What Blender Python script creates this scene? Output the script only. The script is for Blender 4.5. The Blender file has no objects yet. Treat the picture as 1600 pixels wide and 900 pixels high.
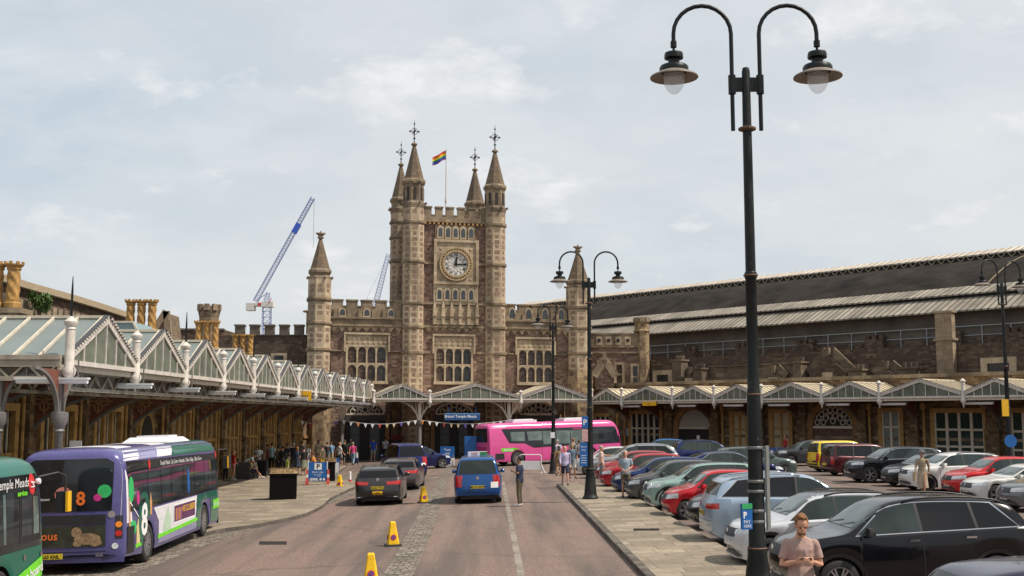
import bpy, bmesh, math, random
from mathutils import Vector, Matrix, Euler
from mathutils.bvhtree import BVHTree
R = math.radians
random.seed(7)
scene = bpy.context.scene
COL = scene.collection

# ------------------------------------------------------------------ camera
CAMZ, FPX = 3.33, 1750.0
PITCH = math.atan(200 / FPX)
YAW = math.atan(35 * math.cos(PITCH) / FPX)
cam_data = bpy.data.cameras.new('camera')
cam = bpy.data.objects.new('camera', cam_data)
COL.objects.link(cam)
cam.location = (0, 0, CAMZ)
cam.rotation_euler = (math.pi / 2 + PITCH, 0, -YAW)
cam_data.sensor_width = 36
cam_data.lens = 36 * FPX / 1600
cam_data.clip_start = .2
cam_data.clip_end = 3000
scene.camera = cam

# ------------------------------------------------------------------ world, sun, exposure
SUN_AZ = Vector((1, -0.30, 0)).normalized()
SUN_EL = R(54)
world = bpy.data.worlds.new('World')
scene.world = world
world.use_nodes = True
nt = world.node_tree
nt.nodes.clear()
def N(t, nt_=None, **kw):
    n = (nt_ or nt).nodes.new(t)
    for k, v in kw.items():
        setattr(n, k, v)
    return n
wo = N('ShaderNodeOutputWorld'); bg = N('ShaderNodeBackground')
sky = N('ShaderNodeTexSky', sky_type='NISHITA', sun_disc=False, sun_elevation=SUN_EL,
        sun_rotation=math.atan2(SUN_AZ.x, SUN_AZ.y), air_density=1.2, dust_density=2.0)
tc = N('ShaderNodeTexCoord'); sep = N('ShaderNodeSeparateXYZ')
nt.links.new(tc.outputs['Generated'], sep.inputs[0])
def Mth(op, a, b=None, nt_=None, clamp=False):
    t = nt_ or nt
    n = t.nodes.new('ShaderNodeMath'); n.operation = op; n.use_clamp = clamp
    for i, v in enumerate((a, b)):
        if v is None: continue
        if isinstance(v, (int, float)): n.inputs[i].default_value = v
        else: t.links.new(v, n.inputs[i])
    return n.outputs[0]
zz = Mth('ADD', Mth('MAXIMUM', sep.outputs[2], 0.0), 0.28)
cx = Mth('DIVIDE', sep.outputs[0], zz); cy = Mth('DIVIDE', sep.outputs[1], zz)
cmb = N('ShaderNodeCombineXYZ'); nt.links.new(cx, cmb.inputs[0]); nt.links.new(cy, cmb.inputs[1])
def noise(vec, scale, detail, rough, off, nt_=None, dist=0.0, sc=(1, 1, 1)):
    t = nt_ or nt
    mp = t.nodes.new('ShaderNodeMapping'); mp.inputs['Location'].default_value = off
    mp.inputs['Scale'].default_value = sc
    t.links.new(vec, mp.inputs[0])
    n = t.nodes.new('ShaderNodeTexNoise'); n.inputs['Scale'].default_value = scale
    n.inputs['Detail'].default_value = detail; n.inputs['Roughness'].default_value = rough
    n.inputs['Distortion'].default_value = dist
    t.links.new(mp.outputs[0], n.inputs['Vector'])
    return n.outputs[0]
def ramp(fac, stops, nt_=None, interp='LINEAR'):
    t = nt_ or nt
    n = t.nodes.new('ShaderNodeValToRGB'); cr = n.color_ramp; cr.interpolation = interp
    while len(cr.elements) < len(stops): cr.elements.new(.5)
    for e, (p, c) in zip(cr.elements, stops):
        e.position = p
        e.color = (*(c if isinstance(c, (tuple, list)) else (c, c, c)), 1)
    t.links.new(fac, n.inputs[0])
    return n.outputs[0]
def mix(fac, a, b, nt_=None, blend='MIX'):
    t = nt_ or nt
    n = t.nodes.new('ShaderNodeMix'); n.data_type = 'RGBA'; n.blend_type = blend
    for i, v in ((0, fac), (6, a), (7, b)):
        if isinstance(v, (int, float)): n.inputs[i].default_value = v
        elif isinstance(v, (tuple, list)): n.inputs[i].default_value = (*v[:3], 1)
        else: t.links.new(v, n.inputs[i])
    return n.outputs[2]
big = noise(cmb.outputs[0], 0.75, 6, .55, (3.1, 8.2, 0), dist=.3, sc=(1, 1.2, 1))
mid = noise(cmb.outputs[0], 2.1, 8, .62, (7.7, 1.4, 0), dist=.2, sc=(1, 1.3, 1))
puff = noise(cmb.outputs[0], 3.2, 9, .6, (1.4, 5.3, 0), dist=.1)
veil = ramp(big, [(.36, (.50, .59, .665)), (.5, (.605, .655, .695)), (.64, (.69, .72, .74))])
veil2 = mix(ramp(mid, [(.42, 0.0), (.70, .75)]), veil, (.76, .78, .795))
veil3 = mix(ramp(puff, [(.56, 0.0), (.67, .85)]), veil2, (.88, .875, .87))
# greyer band low in the sky
low = ramp(sep.outputs[2], [(.02, .55), (.30, 0.0)])
veil4 = mix(low, veil3, (.68, .705, .73))
skyc = mix(1.0, sky.outputs[0], (.1, .1, .1), blend='MULTIPLY')
fin = mix(.90, skyc, veil4)
nt.links.new(fin, bg.inputs[0]); bg.inputs[1].default_value = 1.0
# the background strength stays low; the cloud veil colours above are given in picture values
gain = mix(1.0, fin, (11.3, 11.2, 11.1), blend='MULTIPLY')
nt.links.new(gain, bg.inputs[0]); bg.inputs[1].default_value = 0.1
nt.links.new(bg.outputs[0], wo.inputs[0])

sun_d = bpy.data.lights.new('sun', 'SUN'); sun = bpy.data.objects.new('sun', sun_d); COL.objects.link(sun)
sun_d.energy = 5.0; sun_d.angle = R(1.0); sun_d.color = (1, .90, .78)
to_sun = Vector((SUN_AZ.x * math.cos(SUN_EL), SUN_AZ.y * math.cos(SUN_EL), math.sin(SUN_EL)))
sun.rotation_euler = to_sun.to_track_quat('Z', 'Y').to_euler()
scene.view_settings.view_transform = 'Standard'
scene.view_settings.look = 'None'
scene.view_settings.exposure = 0.0
scene.view_settings.gamma = 1
scene.cycles.max_bounces = 6
scene.cycles.transparent_max_bounces = 8
scene.cycles.caustics_reflective = False
scene.cycles.caustics_refractive = False

# ------------------------------------------------------------------ placing helpers (lens of this photograph -> metres)
_cR = Euler(cam.rotation_euler).to_matrix()
def ray(px, py):
    return (_cR @ Vector(((px - 800) / FPX, (450 - py) / FPX, -1)))
def gz(x, y=0):                       # the forecourt rises gently to the right
    return .027 * max(-12, min(10, x))
def ground(px, py, extra=0.0):
    d = ray(px, py); o = Vector((0, 0, CAMZ)); t = 30
    for _ in range(40):
        p = o + d * t
        t = (gz(p.x) + extra - CAMZ) / d.z
    p = o + d * t
    return p
def at(px, py, Y):
    d = ray(px, py); t = Y / d.y
    return Vector((0, 0, CAMZ)) + d * t

# ------------------------------------------------------------------ mesh builder
class MB:
    def __init__(s, M=None):
        s.v = []; s.f = []; s.m = []; s.M = M or Matrix.Identity(4); s.cur = 0
    def add(s, vs, fs, m=None):
        b = len(s.v)
        for p in vs: s.v.append(s.M @ Vector(p))
        for f in fs:
            s.f.append([b + i for i in f]); s.m.append(s.cur if m is None else m)
        return s
    def box(s, x0, x1, y0, y1, z0, z1, m=None):
        s.add([(x0,y0,z0),(x1,y0,z0),(x1,y1,z0),(x0,y1,z0),(x0,y0,z1),(x1,y0,z1),(x1,y1,z1),(x0,y1,z1)],
              [(0,3,2,1),(4,5,6,7),(0,1,5,4),(1,2,6,5),(2,3,7,6),(3,0,4,7)], m)
        return s
    def poly(s, pts, m=None):
        return s.add(pts, [tuple(range(len(pts)))], m)
    def ext(s, pts, vec, m=None):      # extrude a 3d polygon along vec, closed
        n = len(pts); v = Vector(vec)
        P = [Vector(p) for p in pts]
        nrm = Vector((0,0,0))
        for i in range(n): nrm += P[i].cross(P[(i+1)%n])
        if nrm.dot(v) > 0: P.reverse()
        s.add(P + [p + v for p in P], [tuple(range(n)), tuple(range(2*n-1, n-1, -1))] + [((i+1)%n, i, i+n, (i+1)%n+n) for i in range(n)], m)
        return s
    def prism(s, xz, y0, y1, m=None):  # outline in x,z pushed from y0 to y1
        return s.ext([(x, y0, z) for x, z in xz], (0, y1 - y0, 0), m)
    def bar(s, a, b, w, h=None, m=None, up=(0,0,1)):
        a = Vector(a); b = Vector(b); h = h or w; d = (b - a).normalized(); up = Vector(up)
        if abs(d.dot(up)) > .98: up = Vector((1,0,0)) if abs(d.x) < .9 else Vector((0,1,0))
        r = d.cross(up).normalized(); u = r.cross(d)
        q = [(-1,-1),(1,-1),(1,1),(-1,1)]
        vs = [p + r * (i * w / 2) + u * (j * h / 2) for p in (a, b) for i, j in q]
        s.add(vs, [(3,2,1,0),(4,5,6,7)] + [(i, (i+1)%4, (i+1)%4+4, i+4) for i in range(4)], m)
        return s
    def tube(s, pts, r, n=8, m=None, cap=True):
        P = [Vector(p) for p in pts]; k = len(P)
        rr = r if isinstance(r, (list, tuple)) else [r] * k
        ref = None; vs = []
        for i, p in enumerate(P):
            d = (P[min(i+1,k-1)] - P[max(i-1,0)]).normalized()
            if ref is None:
                ref = Vector((0,0,1)) if abs(d.z) < .9 else Vector((1,0,0))
            a = d.cross(ref).normalized(); b = a.cross(d).normalized(); ref = b
            for j in range(n):
                t = 2*math.pi*j/n
                vs.append(p + (a*math.cos(t) + b*math.sin(t)) * rr[i])
        fs = [(i*n+j, i*n+(j+1)%n, (i+1)*n+(j+1)%n, (i+1)*n+j) for i in range(k-1) for j in range(n)]
        if cap: fs += [tuple(range(n-1,-1,-1)), tuple(range((k-1)*n, k*n))]
        s.add(vs, fs, m); return s
    def lathe(s, prof, n=12, c=(0,0,0), m=None, axis='z', ph=0.0, cap=True):
        vs = []
        for r_, z_ in prof:
            for j in range(n):
                t = 2*math.pi*j/n + ph
                x, y = r_*math.cos(t), r_*math.sin(t)
                p = (x, y, z_) if axis == 'z' else ((z_, x, y) if axis == 'x' else (y, z_, x))
                vs.append((c[0]+p[0], c[1]+p[1], c[2]+p[2]))
        k = len(prof)
        fs = [(i*n+j, i*n+(j+1)%n, (i+1)*n+(j+1)%n, (i+1)*n+j) for i in range(k-1) for j in range(n)]
        if cap: fs += [tuple(range(n-1,-1,-1)), tuple(range((k-1)*n, k*n))]
        s.add(vs, fs, m); return s
    def text(s, body, size, O, X, Z, m=None, align='CENTER', bold=0.0):
        c = bpy.data.curves.new('tmp', 'FONT'); c.body = body; c.size = size; c.align_x = align; c.resolution_u = 2
        c.offset = bold
        o = bpy.data.objects.new('tmp', c)
        me = o.to_mesh()
        O = Vector(O); X = Vector(X).normalized(); Z = Vector(Z).normalized()
        s.add([O + X * v.co.x + Z * v.co.y for v in me.vertices], [tuple(p.vertices) for p in me.polygons], m)
        o.to_mesh_clear(); bpy.data.objects.remove(o); bpy.data.curves.remove(c)
        return s
    def mesh(s, name, mats, smooth=False, angle=None):
        me = bpy.data.meshes.new(name)
        me.from_pydata([tuple(v) for v in s.v], [], s.f)
        for mt in (mats if isinstance(mats, (list, tuple)) else [mats]): me.materials.append(mt)
        for p, mi in zip(me.polygons, s.m): p.material_index = mi
        boxuv(me)
        if smooth:
            me.polygons.foreach_set('use_smooth', [True] * len(me.polygons))
            if angle: me.set_sharp_from_angle(angle=R(angle))
        me.update()
        return me
    def build(s, name, mats, parent=None, smooth=False, angle=None):
        o = bpy.data.objects.new(name, s.mesh(name, mats, smooth, angle))
        COL.objects.link(o)
        if parent: o.parent = parent
        return o
def boxuv(me):
    uv = me.uv_layers.new(name='UV'); data = []
    vs = me.vertices
    for p in me.polygons:
        n = p.normal
        if abs(n.z) > .75:
            for li in p.vertices: c = vs[li].co; data += [c.x, c.y]
        else:
            t = Vector((-n.y, n.x, 0)).normalized()
            for li in p.vertices: c = vs[li].co; data += [c.dot(t), c.z]
    uv.data.foreach_set('uv', data)

def tag(o, label=None, cat=None, group=None, kind=None):
    if label: o['label'] = label
    if cat: o['category'] = cat
    if group: o['group'] = group
    if kind: o['kind'] = kind
    return o
def empty(name, loc=(0,0,0), rz=0.0, label=None, cat=None, group=None, parent=None):
    o = bpy.data.objects.new(name, None); o.empty_display_size = .2
    COL.objects.link(o); o.location = loc; o.rotation_euler = (0, 0, rz)
    if parent: o.parent = parent
    return tag(o, label, cat, group)
def on_slope(o, x, y, rz, dz=0.0):     # stand a thing on the tilted forecourt
    sl = math.atan(.027) if -12 < x < 10 else 0
    M = Matrix.Translation((x, y, gz(x) + dz)) @ Matrix.Rotation(-sl, 4, 'Y') @ Matrix.Rotation(rz, 4, 'Z')
    o.matrix_world = M
    return o
def copy_tree(o, parent=None, remat=None):
    c = o.copy(); COL.objects.link(c); c.parent = parent
    if parent is not None: c.matrix_parent_inverse = o.matrix_parent_inverse
    for ch in o.children: copy_tree(ch, c)
    return c

# ------------------------------------------------------------------ materials
MATS = {}
def new_mat(name):
    m = bpy.data.materials.new(name); m.use_nodes = True
    t = m.node_tree; b = t.nodes['Principled BSDF']
    return m, t, b
def setp(b, rough=.6, metal=0, spec=.5, coat=0):
    b.inputs['Roughness'].default_value = rough; b.inputs['Metallic'].default_value = metal
    b.inputs['Specular IOR Level'].default_value = spec
    if coat:
        b.inputs['Coat Weight'].default_value = coat; b.inputs['Coat Roughness'].default_value = .04
def plain(name, col, rough=.6, metal=0, spec=.5, coat=0, var=.12, scale=6.0, bump=0.0):
    if name in MATS: return MATS[name]
    m, t, b = new_mat(name); setp(b, rough, metal, spec, coat)
    c = t.nodes.new('ShaderNodeTexCoord')
    n = noise(c.outputs['Object'], scale, 5, .6, (0,0,0), t)
    lo = tuple(max(0, x*(1-var)) for x in col); hi = tuple(min(1, x*(1+var)) for x in col)
    t.links.new(ramp(n, [(.3, lo), (.7, hi)], t), b.inputs['Base Color'])
    if rough > .15:
        t.links.new(ramp(n, [(.3, max(0,rough-.08)), (.7, min(1,rough+.08))], t), b.inputs['Roughness'])
    if bump:
        bm = t.nodes.new('ShaderNodeBump'); bm.inputs['Strength'].default_value = bump; bm.inputs['Distance'].default_value = .02
        n2 = noise(c.outputs['Object'], scale*6, 4, .6, (2,0,0), t)
        t.links.new(n2, bm.inputs['Height']); t.links.new(bm.outputs[0], b.inputs['Normal'])
    MATS[name] = m; return m
def stone(name, c1, c2, mortar, bw=.55, rh=.22, msize=.012, offset=.5, grime=(.07,.055,.045), gr=.5, bump=.6, mixc=None, gsc=.35, freq=2):
    """coursed masonry on the metre UVs, block colours picked at random, weather stains over it"""
    if name in MATS: return MATS[name]
    m, t, b = new_mat(name); setp(b, .9, 0, .2)
    uv = t.nodes.new('ShaderNodeUVMap'); c = t.nodes.new('ShaderNodeTexCoord')
    wob = noise(uv.outputs[0], 3.0, 3, .5, (0,0,0), t)
    add = t.nodes.new('ShaderNodeVectorMath'); add.operation = 'ADD'
    sc = t.nodes.new('ShaderNodeVectorMath'); sc.operation = 'SCALE'; sc.inputs['Scale'].default_value = .05
    nn = t.nodes.new('ShaderNodeTexNoise'); nn.inputs['Scale'].default_value = 2.5
    t.links.new(uv.outputs[0], nn.inputs['Vector'])
    t.links.new(nn.outputs['Color'], sc.inputs[0])
    t.links.new(uv.outputs[0], add.inputs[0]); t.links.new(sc.outputs[0], add.inputs[1])
    br = t.nodes.new('ShaderNodeTexBrick'); br.offset = offset; br.offset_frequency = freq; br.squash = .7; br.squash_frequency = 3
    br.inputs['Color1'].default_value = (0,0,0,1); br.inputs['Color2'].default_value = (1,1,1,1); br.inputs['Mortar'].default_value = (.5,.5,.5,1)
    br.inputs['Scale'].default_value = 1; br.inputs['Mortar Size'].default_value = msize
    br.inputs['Mortar Smooth'].default_value = .3; br.inputs['Brick Width'].default_value = bw; br.inputs['Row Height'].default_value = rh
    t.links.new(add.outputs[0], br.inputs['Vector'])
    blk = ramp(br.outputs['Color'], [(0, c1)] + ([(.5, mixc)] if mixc else []) + [(1, c2)], t)
    col = mix(br.outputs['Fac'], blk, mortar, t)
    fine = noise(c.outputs['Object'], 7, 6, .7, (0,0,0), t)
    col = mix(ramp(fine, [(.35, .45), (.65, 0.0)], t), col, tuple(x*.45 for x in c1), t)
    st = noise(c.outputs['Object'], gsc, 6, .65, (5,2,0), t, sc=(1,1,.45))
    col = mix(ramp(st, [(.46, 0.0), (.62, gr)], t), col, grime, t)
    t.links.new(col, b.inputs['Base Color'])
    bm = t.nodes.new('ShaderNodeBump'); bm.inputs['Strength'].default_value = bump; bm.inputs['Distance'].default_value = .04
    h = mix(.35, ramp(br.outputs['Fac'], [(0, 1.0), (1, 0.0)], t), fine, t)
    t.links.new(h, bm.inputs['Height']); t.links.new(bm.outputs[0], b.inputs['Normal'])
    MATS[name] = m; return m
RUB = stone('red_rubble_stone', (.15,.088,.07), (.42,.30,.225), (.27,.205,.155), .42, .17, .014, mixc=(.27,.17,.13), gr=.35)
RUBD = stone('grimy_rubble_stone', (.07,.045,.036), (.22,.155,.105), (.13,.1,.07), .42, .17, .014, mixc=(.12,.078,.058), gr=.65)
RUBB = stone('brown_range_stone', (.12,.075,.045), (.36,.25,.14), (.2,.145,.09), .5, .2, .014, mixc=(.2,.13,.075), gr=.4)  # brown stone, lowered in tone to carry some of the shade under the canopies
BUFF = stone('buff_limestone', (.42,.335,.225), (.58,.47,.335), (.33,.26,.175), .8, .33, .006, gr=.55, bump=.3, grime=(.11,.085,.06), gsc=.5)
BUFFD = stone('weathered_limestone', (.23,.175,.12), (.38,.30,.205), (.2,.155,.11), .8, .33, .008, gr=.7, bump=.3, grime=(.075,.06,.046), gsc=.5)
CHK = stone('turret_blockwork', (.14,.085,.06), (.45,.34,.2), (.3,.22,.13), .34, .34, .01, mixc=(.34,.25,.15), gr=.45, offset=.5)
CHKD = stone('weathered_turret_blockwork', (.11,.075,.055), (.34,.26,.16), (.2,.15,.1), .34, .34, .01, mixc=(.25,.185,.115), gr=.6, offset=.5)
REDBLK = plain('red_turret_block', (.22,.148,.108), .9, var=.35, scale=2.2, bump=.3)
SPIRE = stone('spire_stone', (.145,.108,.075), (.23,.175,.12), (.1,.075,.05), .5, .3, .01, gr=.5, bump=.3)
OCHRE = plain('ochre_stone_trim', (.36,.21,.075), .85, var=.3, scale=3, bump=.2)
OCHRD = plain('deep_ochre_trim', (.24,.13,.05), .85, var=.3, scale=3, bump=.2)
TERRA = plain('ochre_terracotta', (.36,.20,.06), .8, var=.35, scale=4, bump=.3)
CREAM = plain('cream_paint', (.56,.50,.40), .55, var=.14, scale=5)
CREAMR = plain('cream_roof_sheet', (.52,.44,.30), .6, var=.15, scale=2)
WHITEP = plain('white_iron_paint', (.53,.49,.44), .55, var=.2, scale=5)
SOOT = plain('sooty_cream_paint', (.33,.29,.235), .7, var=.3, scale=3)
GREYP = plain('grey_iron_paint', (.15,.14,.132), .55, var=.1, scale=5)
BROWNP = plain('oxblood_iron_paint', (.16,.055,.035), .6, var=.3, scale=6)
TUBE = plain('strip_light_casing', (.66,.68,.70), .4, var=.04)
def chipped():
    m, t, b = new_mat('chipped_black_paint'); setp(b, .4, 0, .28)
    c = t.nodes.new('ShaderNodeTexCoord'); n = noise(c.outputs['Object'], 9, 8, .75, (0,0,0), t, sc=(1,1,.5)); n2 = noise(c.outputs['Object'], 1.1, 4, .6, (3,0,0), t)
    col = mix(ramp(n, [(.63, 0.0), (.66, .8)], t), (.007,.009,.009), (.16,.15,.14), t)
    col = mix(ramp(n2, [(.5, 0.0), (.7, .35)], t), col, (.05,.045,.04), t)
    t.links.new(col, b.inputs['Base Color']); t.links.new(ramp(n2, [(.3, .3), (.7, .6)], t), b.inputs['Roughness'])
    bm = t.nodes.new('ShaderNodeBump'); bm.inputs['Strength'].default_value = .3; bm.inputs['Distance'].default_value = .01
    t.links.new(n, bm.inputs['Height']); t.links.new(bm.outputs[0], b.inputs['Normal']); return m
CHIP = chipped()
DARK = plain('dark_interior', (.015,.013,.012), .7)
BLACKP = plain('black_gloss_paint', (.006,.008,.008), .38, spec=.28, var=.3, scale=14, bump=.1)
LEADG = plain('leaded_window_glass', (.035,.045,.05), .18, spec=.8, var=.5, scale=3)
DGLASS = plain('shadowed_window_glass', (.02,.024,.026), .12, spec=.8, var=.4, scale=3)
GGLASS = plain('green_grey_canopy_glass', (.125,.138,.108), .65, spec=.15, var=.4, scale=1.1)
RGLASS = plain('pale_roof_glass', (.25,.295,.295), .35, spec=.5, var=.12, scale=1)
IRON = plain('dark_wrought_iron', (.05,.045,.05), .5, metal=.4)
LEADD = plain('dark_lead_edging', (.05,.05,.055), .6, var=.15)
LEAD = plain('grey_lead_roof', (.19,.2,.21), .6, var=.15)
SHEDR = plain('dark_shed_roofing', (.026,.022,.019), .95, spec=.1, var=.6, scale=.5, bump=.3)
_t = RGLASS.node_tree; _b = _t.nodes['Principled BSDF']; _o = [n for n in _t.nodes if n.type == 'OUTPUT_MATERIAL'][0]
_x = _t.nodes.new('ShaderNodeMixShader'); _x.inputs[0].default_value = .38; _tr = _t.nodes.new('ShaderNodeBsdfTransparent'); _tr.inputs[0].default_value = (.85,.9,.85,1)
_t.links.new(_b.outputs[0], _x.inputs[1]); _t.links.new(_tr.outputs[0], _x.inputs[2]); _t.links.new(_x.outputs[0], _o.inputs[0])
PANEL = plain('beige_blind_panel', (.42,.35,.22), .7, var=.1)
SIGNB = plain('blue_sign_face', (.01,.11,.36), .4, var=.05)
SIGNW = plain('white_sign_face', (.78,.78,.78), .45, var=.03)
YELS = plain('yellow_sign_face', (.75,.42,.01), .45, var=.05)
REDS = plain('red_plastic', (.55,.03,.03), .4, var=.05)
# ------------------------------------------------------------------ ground
def ground_mat():
    m, t, b = new_mat('red_chip_asphalt'); setp(b, .93, 0, .25)
    uv = t.nodes.new('ShaderNodeUVMap')
    speck = noise(uv.outputs[0], 14, 4, .75, (0,0,0), t)
    patch = noise(uv.outputs[0], .16, 5, .6, (3,1,0), t, sc=(1,.45,1))
    streak = noise(uv.outputs[0], .9, 5, .6, (1,9,0), t, sc=(1,.06,1))
    c = ramp(speck, [(.3, (.080,.055,.045)), (.5, (.188,.132,.108)), (.72, (.34,.25,.21))], t)
    c = mix(ramp(patch, [(.42, 0.0), (.6, .6)], t), c, (.19,.145,.12), t)
    c = mix(ramp(streak, [(.44, 0.0), (.60, .8)], t), c, (.095,.078,.07), t)
    mott = noise(uv.outputs[0], 2.2, 6, .75, (5,7,0), t, sc=(1,.5,1))
    c = mix(ramp(mott, [(.5, 0.0), (.66, .5)], t), c, (.13,.105,.09), t)
    vo = t.nodes.new('ShaderNodeTexVoronoi'); vo.feature = 'DISTANCE_TO_EDGE'; vo.inputs['Scale'].default_value = .22
    wv = t.nodes.new('ShaderNodeTexNoise'); wv.inputs['Scale'].default_value = 1.2; wv.inputs['Detail'].default_value = 6
    t.links.new(uv.outputs[0], wv.inputs['Vector']); va = t.nodes.new('ShaderNodeMixRGB'); va.inputs[0].default_value = .35
    t.links.new(uv.outputs[0], va.inputs[1]); t.links.new(wv.outputs['Color'], va.inputs[2]); t.links.new(va.outputs[0], vo.inputs['Vector'])
    c = mix(ramp(vo.outputs[0], [(.0, .55), (.006, 0.0)], t), c, (.06,.05,.045), t)
    st = noise(uv.outputs[0], .55, 5, .7, (8,3,0), t)
    c = mix(ramp(st, [(.58, 0.0), (.7, .5)], t), c, (.12,.1,.09), t)
    t.links.new(c, b.inputs['Base Color'])
    bm = t.nodes.new('ShaderNodeBump'); bm.inputs['Strength'].default_value = .35; bm.inputs['Distance'].default_value = .01
    t.links.new(speck, bm.inputs['Height']); t.links.new(bm.outputs[0], b.inputs['Normal'])
    return m
ASPH = ground_mat()
FLAG = stone('stone_paving_flags', (.21,.175,.13), (.38,.32,.24), (.13,.11,.09), 1.0, .62, .012, gr=.45, bump=.25, grime=(.16,.135,.11), gsc=.7)
COBB = stone('grey_stone_setts', (.13,.115,.095), (.38,.33,.275), (.09,.07,.055), .24, .15, .018, gr=.35, bump=.9, grime=(.1,.09,.075), gsc=.6)
GRAN = stone('pale_granite_edging', (.22,.195,.165), (.34,.30,.255), (.12,.1,.09), .9, .4, .012, gr=.3, bump=.2)
KERB = stone('shaded_kerb_stone', (.10,.085,.075), (.19,.165,.14), (.05,.045,.04), .9, .4, .012, gr=.3, bump=.3)  # dark tone puts the kerb's shadow side into the stone colour

def sheet(name, poly, h, mat, thick=0.0, label=None, kind='structure', skirt=None):
    bm = bmesh.new()
    bm.faces.new([bm.verts.new((x, y, 0)) for x, y in poly])
    for xx in (-12, 10):
        bmesh.ops.bisect_plane(bm, geom=bm.verts[:] + bm.edges[:] + bm.faces[:], plane_co=(xx,0,0), plane_no=(1,0,0))
    bm.normal_update()
    if sum(f.normal.z for f in bm.faces) < 0:
        bmesh.ops.reverse_faces(bm, faces=bm.faces[:])
    if thick:
        top = bm.faces[:]
        r = bmesh.ops.extrude_face_region(bm, geom=top)
        new = [g for g in r['geom'] if isinstance(g, bmesh.types.BMVert)]
        for v in new: v.co.z += 1
        low = set(v for v in bm.verts) - set(new)
        for v in bm.verts:
            v.co.z = gz(v.co.x) + (h if v.co.z > .5 else h - thick)
        bmesh.ops.recalc_face_normals(bm, faces=bm.faces[:])
    else:
        for v in bm.verts: v.co.z = gz(v.co.x) + h
    me = bpy.data.meshes.new(name); bm.to_mesh(me); bm.free()
    me.materials.append(mat)
    if skirt:
        me.materials.append(skirt)
        for p in me.polygons:
            if abs(p.normal.z) < .5: p.material_index = 1
    boxuv(me)
    o = bpy.data.objects.new(name, me); COL.objects.link(o); o['kind'] = kind
    return o
sheet('ground', [(-900,-60),(900,-60),(900,1500),(-900,1500)], 0, ASPH)
def gp(px, py, e=0.0):
    p = ground(px, py, e); return (p.x, p.y)
KX0, KX1 = 3.05, 5.45
sheet('pavement', [(KX0+.15,-8),(KX1,-8),(KX1+.15,53),(KX0+.3,53)], .12, FLAG, thick=.2, skirt=KERB)
sheet('kerb', [(KX0,-8),(KX0+.148,-8),(KX0+.298,53),(KX0+.1,53)], .116, KERB, thick=.2, skirt=KERB)
lk = [gp(352,825,.12), gp(400,819,.12), gp(440,811,.12), gp(478,802,.12), gp(503,790,.12), gp(516,778,.12), gp(545,764,.12), gp(580,750,.12)]
sheet('left_pavement', [(-60,4),(-10.95,4),(-11.1,26)] + lk + [(-9.0,62),(-10,80),(-60,80)], .12, FLAG, thick=.2, skirt=KERB)
# setts between the bus bays and the carriageway
sheet('cobbled_lane', [(-11.3,2),(-7.6,2),gp(202,900),gp(300,860),gp(400,826),gp(470,803),gp(547,776),gp(640,741),(-4.6,68),(-12,68)], .004, COBB)
sheet('cobbled_strip', [(-1.62,5),(-2.22,5),gp(598,900),gp(640,828),gp(680,755),gp(700,722),gp(712,722),gp(700,750),gp(676,828),gp(645,900)], .004, COBB)
sheet('granite_line', [(.58,5),(.74,5),(.76,58),(.60,58)], .004, GRAN)
sheet('granite_line_left', [gp(345,782,.12),gp(345,786,.12),gp(420,783,.12),gp(420,779.5,.12)], .124, GRAN)
sheet('granite_crossing', [(-8,62),(7,66),(7,66.6),(-8,62.6)], .004, GRAN)
def cover(px0, py0, px1, py1, h, label):
    a, b, c, d = [ground(x, y, h) for x, y in ((px0,py1),(px1,py1),(px1,py0),(px0,py0))]
    b_ = MB()
    P = [Vector((p.x, p.y, gz(p.x) + h + .006)) for p in (a, b, c, d)]
    b_.poly(P)
    for k in range(1, 6):
        u0 = P[0].lerp(P[3], k/6); u1 = P[1].lerp(P[2], k/6)
        b_.bar(u0 + Vector((0,0,.004)), u1 + Vector((0,0,.004)), .02, .008)
    tag(b_.build('drain_cover', plain('cast_iron_cover', (.05,.042,.036), .7, var=.3)), label, 'drain cover')
cover(405, 846, 448, 851, .004, 'flat iron drain cover in the carriageway left of the yellow cones')
cover(990, 826, 1030, 829, .124, 'dark iron cover set into the paving flags beside the parked cars')
# ------------------------------------------------------------------ station buildings
class Frame:
    """a wall plane: local x runs right along the wall, local y goes inward, z up"""
    def __init__(s, O, deg):
        s.O = Vector((O[0], O[1], 0)); s.a = R(deg)
        s.u = Vector((math.cos(s.a), math.sin(s.a), 0)); s.n = Vector((-math.sin(s.a), math.cos(s.a), 0))
    def L(s, px, py, d=0.0):
        r_ = ray(px, py); c = Vector((0,0,CAMZ))
        t = (s.O + s.n * d - c).dot(s.n) / r_.dot(s.n)
        p = c + r_ * t
        return ((p - s.O).dot(s.u), p.z)
    def x(s, px, d=0.0, py=600): return s.L(px, py, d)[0]
    def z(s, py, px, d=0.0): return s.L(px, py, d)[1]
    def root(s, name, label, cat, group=None):
        return empty(name, s.O, s.a, label, cat, group)
def child(mb, name, mats, parent, smooth=False, angle=None): return mb.build(name, mats, parent, smooth, angle)

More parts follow.
